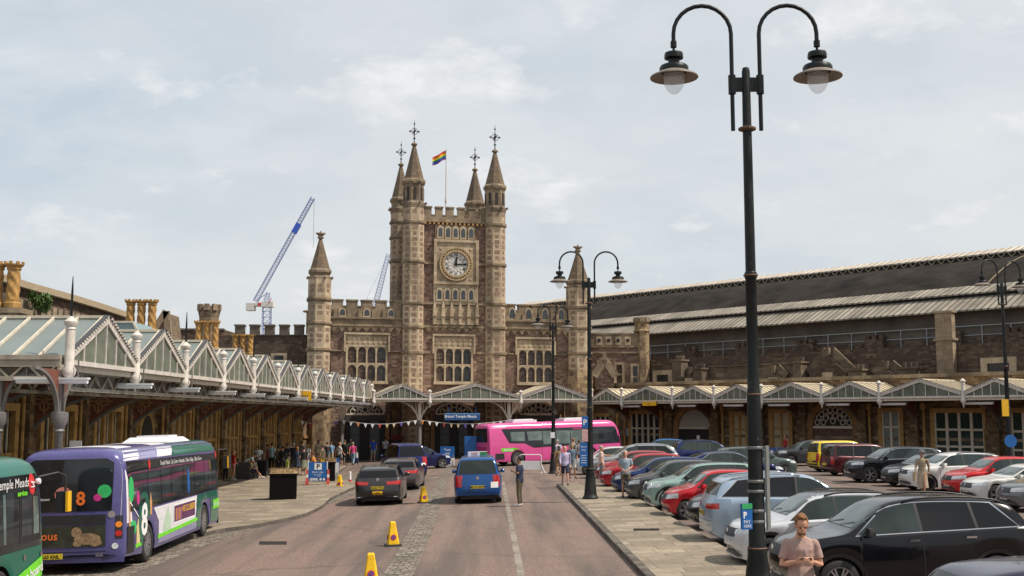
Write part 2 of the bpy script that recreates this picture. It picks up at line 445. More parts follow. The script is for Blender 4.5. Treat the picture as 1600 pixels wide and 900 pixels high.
def arch_pts(x0, x1, z0, z1, pointed=True, n=6):
    """outline of a lancet: straight sides, arched head ending at z1"""
    w = x1 - x0; rise = min(w * (.75 if pointed else .5), (z1 - z0) * .6); zs = z1 - rise; xm = (x0+x1)/2
    pts = [(x0, z0), (x1, z0), (x1, zs)]
    for i in range(1, n+1):
        t = i / n
        if pointed: pts.append((x1 - (w/2) * (1 - math.cos(t*math.pi/2)) , zs + rise * math.sin(t*math.pi/2) ** .9))
        else: pts.append((xm + w/2*math.cos(t*math.pi/2), zs + rise*math.sin(t*math.pi/2)))
    left = [(2*xm - x, z) for x, z in pts[2:-1]]
    return pts + left[::-1]
def tracery_window(parent, x0, x1, z0, z1, nx, nz, y, framemat=None, glass=None, fw=.16, mw=.13, depth=.28, arched=True, hood=True, top_panel=0.0, blank=False):
    """stone frame with mullions and transoms and arched heads; pane behind as its child"""
    framemat = framemat or BUFF; glass = glass or LEADG
    m = MB(); zt = z1
    y0, y1 = y - .14, y + .05
    m.box(x0-fw, x0, y0, y1, z0-fw, z1+fw); m.box(x1, x1+fw, y0, y1, z0-fw, z1+fw)
    m.box(x0, x1, y0, y1, z1, z1+fw); m.box(x0-fw-.06, x1+fw+.06, y0-.1, y1, z0-fw-.1, z0-.003)
    cw = (x1 - x0) / nx; ch = (z1 - z0) / nz
    for i in range(1, nx): m.box(x0+i*cw-mw/2, x0+i*cw+mw/2, y-.12, y+.02, z0, z1)
    for j in range(nz):
        za, zb = z0 + j*ch, z0 + (j+1)*ch
        if j: m.box(x0, x1, y-.1, y+.015, za-mw*.6, za+mw*.6)
        if arched:
            for i in range(nx):      # spandrels closing the corners above each arched light
                a, b = x0+i*cw+mw/2*(i>0), x0+(i+1)*cw-mw/2*(i<nx-1)
                zt2 = zb - (mw*.6 if j < nz-1 else 0); w = b - a; rise = min(w*.62, (zb-za)*.42)
                xm = (a+b)/2
                for sgn in (-1, 1):
                    e = xm + sgn*w/2
                    pts = [(e, zt2)] + [(xm + sgn*w/2*math.cos(t*math.pi/8), zt2 - rise + rise*math.sin(t*math.pi/8)*.94) for t in range(0, 5)] + [(xm, zt2)]
                    m.prism(pts if sgn < 0 else pts[::-1], y-.09, y-.02)
    if hood:
        m.box(x0-fw-.18, x1+fw+.18, y0-.14, y0, z1+fw+top_panel+.03, z1+fw+top_panel+.2)
        m.box(x0-fw-.18, x0-fw-.03, y0-.12, y0+.0, z1-ch*.3, z1+fw+top_panel+.03)
        m.box(x1+fw+.03, x1+fw+.18, y0-.12, y0+.0, z1-ch*.3, z1+fw+top_panel+.03)
    if top_panel:
        m.box(x0-fw, x1+fw, y-.1, y+.03, z1+fw, z1+fw+top_panel)
        n = max(3, int((x1-x0+2*fw)/.42)); st = (x1-x0+2*fw)/n
        for r_ in range(2):
            for i in range(n):
                cxp = x0-fw+(i+.5)*st; czp = z1+fw+top_panel*(.28+.44*r_); s_ = min(st, top_panel*.45)*.42
                m.prism([(cxp-s_,czp),(cxp,czp-s_),(cxp+s_,czp),(cxp,czp+s_)], y-.17, y-.1)
    w_ = child(m, 'window', framemat, parent)
    g = MB(); g.box(x0, x1, y, y+.04, z0, z1)
    child(g, 'pane', glass, w_)
    if not blank and glass is LEADG:
        l = MB(); n = max(6, int((z1-z0)/.3))
        for j in range(1, n):
            zz_ = z0 + (z1-z0)*j/n; l.box(x0, x1, y-.012, y, zz_-.012, zz_+.012)
        for i in range(nx*2): 
            if i % 2: xx = x0 + (x1-x0)*i/(nx*2); l.box(xx-.012, xx+.012, y-.013, y, z0, z1)
        child(l, 'glazing_lattice', IRON, w_)
    return w_
def merlons(m, x0, x1, y0, y1, zb, zt, n, mw=.6, cap=.1):
    """battlement: merlons with weathered caps"""
    st = (x1 - x0) / n
    for i in range(n):
        a = x0 + st*(i + .5 - mw/2); b = x0 + st*(i + .5 + mw/2)
        m.box(a, b, y0, y1, zb, zt-cap)
        m.box(a-.06, b+.06, y0-.07, y1+.07, zt-cap, zt)
    for i in range(n+1):
        a = x0 + st*(i - .5 + mw/2) if i else x0; b = x0 + st*(i + .5 - mw/2) if i < n else x1
        if b - a > .02: m.box(a, b, y0-.06, y1+.06, zb-.002, zb+.07)
def octa(r): return r / math.cos(math.pi/8)
def turret(parent, cx_, cy_, r, zb, zshaft, bands, ztop_belt, zapex, rtop, spire_mat=SPIRE, shaft=BUFF, finial=None, name='turret', stage2=None):
    """octagonal stair turret: shaft with string courses, corbelled belfry stage, stone spire, finial"""
    m = MB(); n = 8; ph = math.pi/8; C = (cx_, cy_, 0)
    m.lathe([(octa(r), zb), (octa(r), zshaft)], 8, C, 0, ph=ph)
    for zb_ in bands:
        m.lathe([(octa(r*.99), zb_-.24), (octa(r*1.13), zb_-.1), (octa(r*1.13), zb_+.06), (octa(r*.99), zb_+.2)], 8, C, 1, ph=ph)
    # belfry stage
    b0 = zshaft
    m.lathe([(octa(r), b0-.3), (octa(rtop*1.1), b0), (octa(rtop*1.1), b0+.14), (octa(rtop*.96), b0+.3), (octa(rtop*.96), ztop_belt-.5), (octa(rtop*1.12), ztop_belt-.3), (octa(rtop*1.12), ztop_belt-.12), (octa(rtop), ztop_belt)], 8, C, 2, ph=ph)
    for k in range(8):   # corner gargoyles and slits
        t = math.pi/4*k + ph
        ex, ey = math.cos(t), math.sin(t)
        m.bar((cx_+ex*octa(rtop)*.98, cy_+ey*octa(rtop)*.98, b0+.08), (cx_+ex*octa(rtop)*1.28, cy_+ey*octa(rtop)*1.28, b0+.16), .14, .16, 2)
        t2 = math.pi/4*k
        ex, ey = math.cos(t2), math.sin(t2)
        hh = ztop_belt-.6 - (b0+.4)
        if hh > .3:
            p = (cx_+ex*rtop*.93, cy_+ey*rtop*.93)
            m.bar((p[0], p[1], b0+.45), (p[0], p[1], b0+.4+hh*.85), .2, .2, 3)
            m.bar((p[0], p[1], ztop_belt-.45), (p[0], p[1], ztop_belt-.3), .3, .3, 1)
    # red stone blocks set in alternate courses on each face of the shaft
    z = zb + .6; k2 = 0
    while z < zshaft - .5:
        if all(abs(z+.16-q) > .34 for q in bands):
            for k in range(8):
                t2 = math.pi/4*k; ex, ey = math.cos(t2), math.sin(t2)
                wd = r*(.50 if (k2+k) % 2 else .34)
                hh_ = .3; off = (k2*7+k*3) % 3 * .03
                c_ = Vector((cx_+ex*(r-.03), cy_+ey*(r-.03), z+off))
                m.bar(c_, c_+Vector((0,0,hh_)), wd, .08, 4, up=(ex,ey,0))
        z += .46; k2 += 1
    o = child(m, name, [shaft, BUFFD, BUFFD, DARK, REDBLK], parent)
    s_ = MB(); h = zapex - ztop_belt
    prof = [(octa(rtop*1.0), ztop_belt-.02), (octa(rtop*.93), ztop_belt+.1), (octa(rtop*.52), ztop_belt+h*.5), (octa(rtop*.16), ztop_belt+h*.93)]
    s_.lathe(prof, 8, C, 0, ph=ph)
    for q in (.0, .22, .44, .66):      # rolls on the spire
        rr = rtop*(.94 - .8*q/.93*.93)
        zq = ztop_belt + .1 + h*q
        pass
    zc = ztop_belt + h*.93
    s_.lathe([(.1, zc), (rtop*.2+.1, zc+.06), (rtop*.2+.12, zc+.16), (.12, zc+.3), (.1, zapex)], 8, C, 1, ph=ph)
    sp = child(s_, 'spire', [spire_mat, BUFFD], o)
    if finial:
        f = MB(); zt = finial; hh = zt - zapex
        f.tube([(cx_,cy_,zapex-.1),(cx_,cy_,zt)], [.055,.02], 6)
        zm = zapex + hh*.52; w = hh*.17
        for k in range(4):       # scrolled cross on the rod
            t = math.pi/2*k + ph*0
            ex, ey = math.cos(t), math.sin(t)
            f.bar((cx_,cy_,zm), (cx_+ex*w, cy_+ey*w, zm), .035, .04)
            f.tube([(cx_,cy_,zm+w*.95),(cx_+ex*w*.45,cy_+ey*w*.45,zm+w*.65),(cx_+ex*w*.95,cy_+ey*w*.95,zm),(cx_+ex*w*.45,cy_+ey*w*.45,zm-w*.65),(cx_,cy_,zm-w*.95)], .025, 5)
            f.lathe([(.0,-.1),(.09,-.04),(.09,.04),(.0,.1)], 6, (cx_+ex*w*1.08, cy_+ey*w*1.08, zm))
        f.lathe([(.02,-.1),(.13,0),(.02,.1)], 8, (cx_,cy_,zapex+hh*.22)); f.lathe([(.02,-.09),(.1,0),(.02,.09)], 8, (cx_,cy_,zapex+hh*.85))
        child(f, 'finial', IRON, o)
    else:
        f = MB()
        f.lathe([(.08,zapex-.05),(.2,zapex+.08),(.34,zapex+.22),(.34,zapex+.3),(.1,zapex+.34)], 8, C)
        f.bar((cx_-.4,cy_,zapex+.28),(cx_+.4,cy_,zapex+.28),.14,.14)
        f.lathe([(.08,zapex+.3),(.05,zapex+.5)], 6, C)
        child(f, 'finial', BUFFD, o)
    return o

FA = Frame((at(710,600,95).x, 95), 12.5)
fac = FA.root('station_building', 'tall brown stone station front with a clock tower between two crenellated wings', 'building')
X = lambda px, d=0.0: FA.x(px, d)
Z = lambda py, px=710, d=0.0: FA.z(py, px, d)
TD = 8.6                                  # depth of the tower
tx0, tx1 = X(652), X(768)
zpar0, zpar1 = Z(337), Z(324)
# --- tower
m = MB()
m.box(tx0, tx1, 0, TD, -.5, Z(476))
m.box(tx0, tx1, .06, TD-.1, Z(476), Z(348))
child(m, 'tower_wall', RUB, fac)
m = MB()
m.box(tx0-.1, tx1+.1, -.22, TD+.2, Z(348.5), Z(345))
m.box(tx0, tx1, -.12, TD+.1, Z(345), Z(338))
child(m, 'tower_cornice', BUFFD, fac)
m = MB()
n = int((tx1-tx0)/.36)
for i in range(n):
    a = tx0 + (tx1-tx0)*(i+.25)/n; m.box(a, a+.17, -.2, -.1, Z(352), Z(348.5))
child(m, 'dentil_course', OCHRE, fac)
m = MB()
merlons(m, tx0+.3, tx1-.3, -.1, .35, Z(338), Z(324), 6, .62, .12)
m.box(tx0, tx1, TD-.5, TD-.05, Z(338), Z(331))
for i in range(6):
    a = .6 + i*(TD-1.2)/6
    for xx in (tx0-.06, tx1-.36): m.box(xx, xx+.42, a, a+.85, Z(338), Z(325))
child(m, 'battlement', BUFFD, fac)
for zb_, w in ((Z(412), .12), (Z(474.5), .22), (Z(510.5), .26), (Z(551), .16)):
    if w == .16:      # stops either side of the big window
        for a, b in ((tx0, X(673)), (X(743.5), tx1)): m = MB(); m.box(a, b, -w, .3, zb_-.12, zb_+.1); child(m, 'string_course', BUFFD, fac)
    else: m = MB(); m.box(tx0, tx1, -w, TD+.08, zb_-.12, zb_+.1); child(m, 'string_course', BUFFD, fac)
# five small lancets near the top, five lower
def lancets(pxs, w, pt, pb, y, glass=LEADG):
    for p in pxs:
        a, b = X(p - w/2), X(p + w/2)
        mm = MB(); o_ = arch_pts(a, b, Z(pb), Z(pt)); i_ = arch_pts(a+.09, b-.09, Z(pb)+.06, Z(pt)-.12)
        mm.prism(arch_pts(a-.02, b+.02, Z(pb)-.1, Z(pt)+.1), y-.06, y)
        w_ = child(mm, 'window', BUFF, fac)
        g = MB(); g.prism(i_, y-.075, y-.062); child(g, 'pane', glass, w_)
m = MB(); m.box(X(678), X(742), -.1, .07, Z(374.5), Z(352)); child(m, 'lancet_band', BUFFD, fac)
for i in range(6):
    pass
lancets([686,698,710,722,734.7], 9.5, 355, 372, -.12)
m = MB(); m.box(X(676), X(746), -.16, .05, Z(475), Z(445)); child(m, 'lancet_panel', BUFF, fac)
lancets([685,697.5,710,722.4,734.8], 9.5, 451.5, 469, -.17, DGLASS)
# clock panel and clock
m = MB()
ca, cb, cz0, cz1 = X(676.5), X(745.5), Z(444.5), Z(375.5)
m.box(ca, cb, -.2, .05, cz0, cz1)
for a, b, c_, d_ in ((ca-.05, cb+.05, cz1-.22, cz1+.02), (ca-.05, cb+.05, cz0-.02, cz0+.2), (ca-.05, ca+.2, cz0+.2, cz1-.22), (cb-.2, cb+.05, cz0+.2, cz1-.22)):
    m.box(a, b, -.34, -.2, c_, d_)
ccx, ccz = X(710.3), Z(413.5)
rc = (X(736.5) - X(684.0)) / 2
def ring(m, r0, r1, y0, y1, n=48, mm=None):
    vs = []
    for i in range(n):
        t = 2*math.pi*i/n
        for r_, y_ in ((r0,y0),(r1,y0),(r1,y1),(r0,y1)): vs.append((ccx+r_*math.cos(t), y_, ccz+r_*math.sin(t)))
    fs = []
    for i in range(n):
        j = (i+1) % n
        for k in range(4): fs.append((i*4+k, j*4+k, j*4+(k+1)%4, i*4+(k+1)%4))
    m.add(vs, fs, mm)
for sx in (-1, 1):       # carved leaf work in the spandrels
    for sz in (-1, 1):
        for k in range(7):
            t = math.pi/4 + (k-3)*.17
            q = rc*1.16 + (.16 if k % 2 else .32)
            px_, pz_ = ccx+sx*q*math.cos(t), ccz+sz*q*math.sin(t)
            if abs(px_-ccx) < (cb-ca)/2-.3 and abs(pz_-ccz) < (cz1-cz0)/2-.3:
                m.lathe([(.0,-.08),(.12,-.03),(.14,.03)], 6, (px_, -.2, pz_), axis='y')
child(m, 'clock_panel', BUFF, fac)
m = MB(); ring(m, rc*.72, rc*.82, -.46, -.2); ring(m, rc*.92, rc, -.44, -.2)
for k in range(32):
    t = 2*math.pi*k/32
    m.bar((ccx+rc*.80*math.cos(t), -.34, ccz+rc*.80*math.sin(t)), (ccx+rc*.94*math.cos(t), -.34, ccz+rc*.94*math.sin(t)), .12, .16, up=(0,1,0))
ring(m, rc*.8, rc*.94, -.3, -.2)
clk = child(m, 'clock', plain('muted_ochre_clock_surround', (.34,.25,.14), .85, var=.3, scale=3, bump=.2), fac)
m = MB()
m.lathe([(rc*.73, -.0), (rc*.73, .03)], 48, (ccx, -.27, ccz), axis='y')
child(m, 'clock_face', plain('white_clock_dial', (.58,.56,.51), .5, var=.04), clk)
m = MB(); y_ = -.275
names = ['XII','I','II','III','IIII','V','VI','VII','VIII','IX','X','XI']
for k, s_ in enumerate(names):
    t = math.pi/2 - k*math.pi/6
    d_ = Vector((math.cos(t), 0, math.sin(t))); tx_ = Vector((math.sin(t), 0, -math.cos(t)))
    m.text(s_, rc*.2, Vector((ccx, y_, ccz)) + d_*rc*.50, tx_, d_, bold=.012)
ring(m, rc*.45, rc*.463, y_-.004, y_); ring(m, rc*.685, rc*.70, y_-.004, y_)
for k in range(12):
    t = math.pi/12 + k*math.pi/6
    m.bar((ccx+rc*.1*math.cos(t), y_, ccz+rc*.1*math.sin(t)), (ccx+rc*.45*math.cos(t), y_, ccz+rc*.45*math.sin(t)), .025, .01, up=(0,1,0))
child(m, 'numerals', BLACKP, clk)
m = MB(); y_ = -.31
m.bar((ccx-rc*.12, y_, ccz), (ccx+rc*.62, y_, ccz-.01), .1, .03, up=(0,1,0))
m.bar((ccx, y_-.02, ccz-rc*.1), (ccx+rc*.04, y_-.02, ccz+rc*.42), .14, .03, up=(0,1,0))
m.lathe([(rc*.08,-.03),(rc*.08,.03)], 10, (ccx, y_, ccz), axis='y')
child(m, 'clock_hands', BLACKP, clk)
# niche gallery under the lancets
m = MB(); a, b = X(675), X(746); z0, z1 = Z(509.5), Z(478)
m.box(a, b, -.08, .04, z0, z1)
for i in range(6):
    xx = a + .12 + (b-a-.24)*i/5
    m.box(xx-.13, xx+.13, -.42, -.08, z0+.1, z1-.05); m.box(xx-.18, xx+.18, -.5, -.06, (z0+z1)/2-.08, (z0+z1)/2+.08)
    m.lathe([(.12,z1-.05),(.05,z1+.25),(.0,z1+.45)], 6, (xx,-.26,0))
for i in range(5):
    xx = a + .12 + (b-a-.24)*(i+.5)/5
    m.box(xx-.2, xx+.2, -.3, -.08, z0+.1, z0+.45); m.prism(arch_pts(xx-.25, xx+.25, z0+.55, z1-.1), -.11, -.08)
child(m, 'niche_gallery', BUFF, fac)
def zigzag(x0, x1, zt, zb, y, parent=fac, st=.62):
    m = MB(); n = max(2, int((x1-x0)/st)); st = (x1-x0)/n
    for i in range(n):
        a = x0 + i*st
        m.prism([(a+.04, zt), (a+st/2, zb), (a+st-.04, zt)], y-.1, y)
    m.box(x0, x1, y-.07, y, zt+.002, zt+.12)
    child(m, 'corbel_band', BUFF, parent)
zigzag(X(663), X(757), Z(513), Z(519), 0)
tracery_window(fac, X(681), X(735.5), Z(596), Z(545), 4, 2, 0, top_panel=Z(524)-Z(540), depth=.3)
# lower tower base stones
TR = (X(661)-X(629))/2
def tower_turret(px, cy, pz, dpt, strings, zbelt, zapex, ztop, zsh):
    cx_ = FA.x(px, cy, 400)
    z_ = lambda py: FA.z(py, px, cy)
    turret(fac, cx_, cy, TR, -.5, z_(zsh), [z_(s) for s in strings], z_(zbelt), z_(zapex), TR*.98, finial=z_(ztop))
tower_turret(645.5, .2, 0, 0, (348,409,474,511,551), 281, 224, 188, 321)
tower_turret(773, .2, 0, 0, (353,415,476,513,553), 290, 235, 196, 329)
tower_turret(625, TD-.2, 0, 0, (348,372,409), 310, 256, 221, 330)
tower_turret(741.5, TD-.2, 0, 0, (360,), 316, 264, 229, 334)
# side panels of the tower
m = MB()
for za, zb_ in ((Z(372), Z(352)), (Z(440), Z(380)), (Z(500), Z(480))):
    m.box(tx0-.14, tx0, 1.9, TD-2.0, za, zb_)
child(m, 'side_panel', BUFF, fac)
for yy in (2.6, 3.9, 5.2):
    mm = MB(); mm.box(tx0-.2, tx0-.14, yy, yy+.75, Z(428), Z(395)); w_ = child(mm, 'window', BUFFD, fac)
    g = MB(); g.box(tx0-.215, tx0-.2, yy+.12, yy+.63, Z(426), Z(398)); child(g, 'pane', LEADG, w_)
# flagpole on the tower roof
flx, fly = FA.x(696.5, 4.0, 330), 4.0
FLZ = lambda py: FA.z(py, 696.5, 4.0)
m = MB(); m.box(tx0+.3, tx1-.3, .4, TD-.6, Z(345), Z(343)); child(m, 'tower_roof', LEAD, fac)
# --- wings
def wing(x0, x1, merl, slots, wx0, wx1, wz0, wz1, zt, zc, zsill, zstr, z2, ztop_panel, pxm):
    zz_ = lambda py: Z(py, pxm)
    m = MB(); m.box(x0, x1, .35, 9, -.5, zz_(zc)); child(m, 'wing_wall', RUB, fac)
    m = MB()
    m.box(x0, x1, .2, .8, zz_(zstr), zz_(zc))
    merlons(m, x0, x1, .2, .8, zz_(zc), zz_(zt), merl, .74, .12)
    # buttress strips framing the slots
    n = slots*2+1
    for i in range(slots):
        xc = x0 + (x1-x0)*(i+.5)/slots
        for sg in (-1, 1): m.box(xc+sg*(x1-x0)/slots*.28-.16, xc+sg*(x1-x0)/slots*.28+.16, .06, .2, zz_(zsill), zz_(zc)-.25)
    child(m, 'battlement', BUFFD, fac)
    for i in range(slots):
        xc = x0 + (x1-x0)*(i+.5)/slots; w = .42
        mm = MB(); mm.prism(arch_pts(xc-w/2-.1, xc+w/2+.1, zz_(zsill), zz_(481)), .12, .2)
        w_ = child(mm, 'window', BUFF, fac)
        g = MB(); g.prism(arch_pts(xc-w/2, xc+w/2, zz_(zsill)+.12, zz_(482)-.08), .1, .118); child(g, 'pane', DGLASS, w_)
    m = MB(); m.box(x0, x1, .02, .8, zz_(zsill+3), zz_(zsill)); m.box(x0, x1, .0, .4, zz_(zstr+3), zz_(zstr)); m.box(x0, wx0-.38, .18, .5, zz_(z2+2), zz_(z2)); m.box(wx1+.38, x1, .18, .5, zz_(z2+2), zz_(z2))
    child(m, 'string_course', BUFFD, fac)
    zigzag(x0, x1, zz_(zstr+5), zz_(zstr+12), .35)
    tracery_window(fac, wx0, wx1, wz0, wz1, 4, 2, .35, top_panel=ztop_panel)
wing(X(514), X(629), 5, 3, X(543), X(602.5), Z(595,572), Z(541.5,572), 468, 479, 495, 506.5, 547, Z(523)-Z(538), 572)
wing(X(788), X(891), 5, 4, X(812), X(863.5), Z(597,840), Z(547,840), 475.5, 486, 500, 511.5, 552, Z(530)-Z(544), 840)
def end_turret(px, strings, zsh, zbelt, zapex, half):
    cx_ = FA.x(px, .4, 500); z_ = lambda py: FA.z(py, px, .4); r_ = half
    turret(fac, cx_, .4, r_, -.5, z_(zsh), [z_(s) for s in strings], z_(zbelt), z_(zapex), r_*.9)
    m = MB()      # splayed buttress foot
    m.lathe([(octa(r_*1.16), -.5), (octa(r_*1.16), z_(590)), (octa(r_*1.02), z_(578))], 8, (cx_, .4, 0), ph=math.pi/8)
    child(m, 'turret_base', CHK, fac)
end_turret(498.5, (468,505,546), 437, 421, 370, (X(515.5)-X(480))/2)
end_turret(903.5, (481,513,552), 451, 438, 391, (X(921)-X(887))/2)
m = MB(); m.box(X(478), X(482), 1.0, 1.5, Z(520,480), Z(486,480)); m.lathe([(.35,Z(486,480)),(.45,Z(484,480)),(.3,Z(483,480))],8,(X(480),1.25,0)); child(m, 'chimney', OCHRE, fac)

# --- arches under the canopy on the station front
def trefoil_fan(parent, xa, xb, zs, y, mat=CREAM, name='fanlight', bars=7, back=DARK):
    r_ = (xb-xa)/2; xc = (xa+xb)/2; k = .62
    m = MB(); n = 20
    outer = [(xc+r_*math.cos(math.pi*i/n), zs+r_*k*math.sin(math.pi*i/n)) for i in range(n+1)]
    for i in range(n):
        (ax, az), (bx, bz) = outer[i], outer[i+1]
        m.bar((ax, y, az), (bx, y, bz), .14, .12, up=(0,1,0))
    m.bar((xa, y, zs), (xb, y, zs), .16, .12)
    def loop(cx_, cz_, rr):
        for i in range(12):
            a, b = 2*math.pi*i/12, 2*math.pi*(i+1)/12
            m.bar((cx_+rr*math.cos(a), y, cz_+rr*math.sin(a)), (cx_+rr*math.cos(b), y, cz_+rr*math.sin(b)), .07, .06, up=(0,1,0))
    for i in range(bars):
        t = math.pi*(i+.5)/bars; q = .66
        loop(xc+r_*q*math.cos(t), zs+.02+r_*k*q*math.sin(t)+.08, r_*.13)
    loop(xc, zs+r_*k*.36, r_*.15)
    for sx in (-1,1): loop(xc+sx*r_*.3, zs+r_*k*.22, r_*.1)
    f = child(m, name, mat, parent)
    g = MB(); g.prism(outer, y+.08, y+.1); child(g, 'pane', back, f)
    return f
for a, b in ((541, 600), (681, 737), (812, 868)):
    xa, xb = X(a), X(b); zs = Z(647, (a+b)/2)
    m = MB()                                 # dark doorway recess with framed doors either side
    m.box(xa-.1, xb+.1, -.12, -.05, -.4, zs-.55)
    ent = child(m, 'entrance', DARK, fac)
    m = MB(); m.box(xa-.3, xb+.3, -.3, -.05, zs-.55, zs-.1); child(m, 'beam', plain('dark_brown_beam', (.035,.028,.024), .6), fac)
    for xx in (xa+.35, xb-1.15):
        m = MB(); m.box(xx, xx+.8, -.2, -.12, -.3, zs-.6); d_ = child(m, 'door', plain('dark_green_door', (.02,.035,.035), .4), ent)
        m = MB()
        for k in range(4): m.box(xx+.1, xx+.7, -.215, -.2, .25+k*.8, .25+k*.8+.6)
        child(m, 'poster', plain('pale_door_poster', (.06,.07,.07), .5, var=.5, scale=9), d_)
    m = MB(); m.box(xa-.45, xa-.12, -.25, 0, -.4, zs); child(m, 'door_jamb', OCHRD, fac)
    m = MB(); m.box(xb+.12, xb+.45, -.25, 0, -.4, zs); child(m, 'door_jamb', OCHRD, fac)
    trefoil_fan(fac, xa, xb, zs, -.2)
for a in (612, 638, 662, 745, 790, 880): m = MB(); m.box(X(a), X(a)+.5, -.22, 0, -.4, Z(625, a)); child(m, 'pilaster', RUBB, fac)
m = MB(); m.box(X(640), X(654), -.3, -.24, Z(690,647), Z(668,647)); child(m, 'notice_board', plain('pale_notice_board', (.45,.43,.38), .5, var=.2), fac)

# --- rear extension to the right of the front
FB = Frame((FA.O + FA.u*X(912) + FA.n*2.5)[:2], -2)
ext = FB.root('side_wing', 'lower stone wing with pierced parapet and small end turret right of the front', 'building')
bx = lambda px: FB.x(px, 0, 560); bz = lambda py, px=965: FB.z(py, px, 0)
m = MB(); m.box(bx(918), bx(1011), 0, 8, -.5, bz(551)); m.box(bx(918), bx(1000), .05, .5, bz(551), bz(523)); child(m, 'wall', RUB, ext)
m = MB(); m.box(bx(918), bx(1012), -.15, .5, bz(552.5), bz(549.5)); m.box(bx(918), bx(1000), -.1, .55, bz(543), bz(540)); m.box(bx(918), bx(996), -.12, .6, bz(523), bz(520.5))
m.box(bx(918), bx(1000), -.05, .05, bz(540), bz(523))
child(m, 'string_course', BUFFD, ext)
for px in (936, 951, 966, 981):
    mm = MB(); mm.box(bx(px-4.5), bx(px+4.5), -.1, -.05, bz(539), bz(526)); w_ = child(mm, 'window', BUFF, ext)
    g = MB(); c_ = (bx(px), -.11, bz(532)); g.lathe([(.18,0),(.18,.02)], 6, (c_[0], -.125, c_[2]), axis='y'); child(g, 'pane', DARK, w_)
for a, b, t_, b_ in ((935,947,566,590), (961.5,973,567,600), (987,997,569,606)):
    tracery_window(ext, bx(a+1.5), bx(b-1.5), bz(b_), bz(t_+3), 1, 2, 0, arched=False, fw=.22, hood=False, glass=DGLASS)
m = MB(); r_ = (bx(1015)-bx(993))/2; c0 = (bx(1004), .4, 0)
m.lathe([(octa(r_), -.5), (octa(r_), bz(520,1004)), (octa(r_*1.12), bz(518,1004)), (octa(r_*1.12), bz(516,1004)), (octa(r_*1.0), bz(515,1004)), (octa(r_), bz(503,1004))], 8, c0, 0, ph=math.pi/8)
for k in range(8):
    t = math.pi/4*k; ex, ey = math.cos(t), math.sin(t)
    m.bar((c0[0]+ex*r_*.95, .4+ey*r_*.95, bz(503,1004)), (c0[0]+ex*r_*.95, .4+ey*r_*.95, bz(496,1004)), .5, .3, 1, up=(ex,ey,0))
child(m, 'turret', [CHK, BUFFD], ext)
m = MB()     # gabled dormer with stone coping in front of the wing
def gable(m, xa, xb, zb_, zm, zt, y, m0=0, m1=1, th=.35):
    xc = (xa+xb)/2
    m.prism([(xa, zb_), (xb, zb_), (xb, zm), (xc, zt), (xa, zm)], y, y+th, m0)
    m.bar((xa-.12, y+th/2-.1, zm-.1), (xc, y+th/2-.1, zt+.12), th+.3, .2, m1, up=(0,1,0)); m.bar((xb+.12, y+th/2-.1, zm-.1), (xc, y+th/2-.1, zt+.12), th+.3, .2, m1, up=(0,1,0))
    m.box(xc-.14, xc+.14, y, y+.3, zt, zt+.6, m1)
gable(m, bx(927), bx(955), bz(610), bz(588), bz(566), -3.2)
child(m, 'gable', [RUBD, BUFFD], ext)
# flag on the tower
fp = FA.O + FA.u*flx + FA.n*fly
flag = empty('flagpole', (fp.x, fp.y, Z(343)), 0, 'thin white pole flying a rainbow flag above the tower battlements', 'flag')
m = MB(); hz = FLZ(235) - Z(343); m.tube([(0,0,0),(0,0,hz)], [.06,.035], 8); m.lathe([(.0,hz),(.09,hz+.06),(.0,hz+.14)], 8)
m.tube([(0,0,hz*.32),(0,0,hz*.36)], .1, 8)
child(m, 'pole', WHITEP, flag)
m = MB(); nx_, nz_ = 18, 12
fcols = [(.55,.02,.03),(.75,.2,.01),(.8,.6,.02),(.02,.28,.06),(.02,.06,.4),(.16,.02,.25)]
fm = [plain('flag_'+n, c, .8, var=.05) for n, c in zip(('red','orange','yellow','green','blue','violet'), fcols)]
vs = []
for i in range(nx_+1):
    for j in range(nz_+1):
        u = i/nx_; v = j/nz_
        vs.append((-1.22*u, .12*math.sin(u*9+v)*u, hz-.05-.80*v-.62*u**1.3+.05*math.sin(u*8)))
for y_ in (0,):
    m.add(vs, [(i*(nz_+1)+j, (i+1)*(nz_+1)+j, (i+1)*(nz_+1)+j+1, i*(nz_+1)+j+1) for i in range(nx_) for j in range(nz_)])
m.m = [min(5, j*6//nz_) for i in range(nx_) for j in range(nz_)]
fl = child(m, 'cloth', fm, flag, True)
sd = fl.modifiers.new('t', 'SOLIDIFY'); sd.thickness = .012

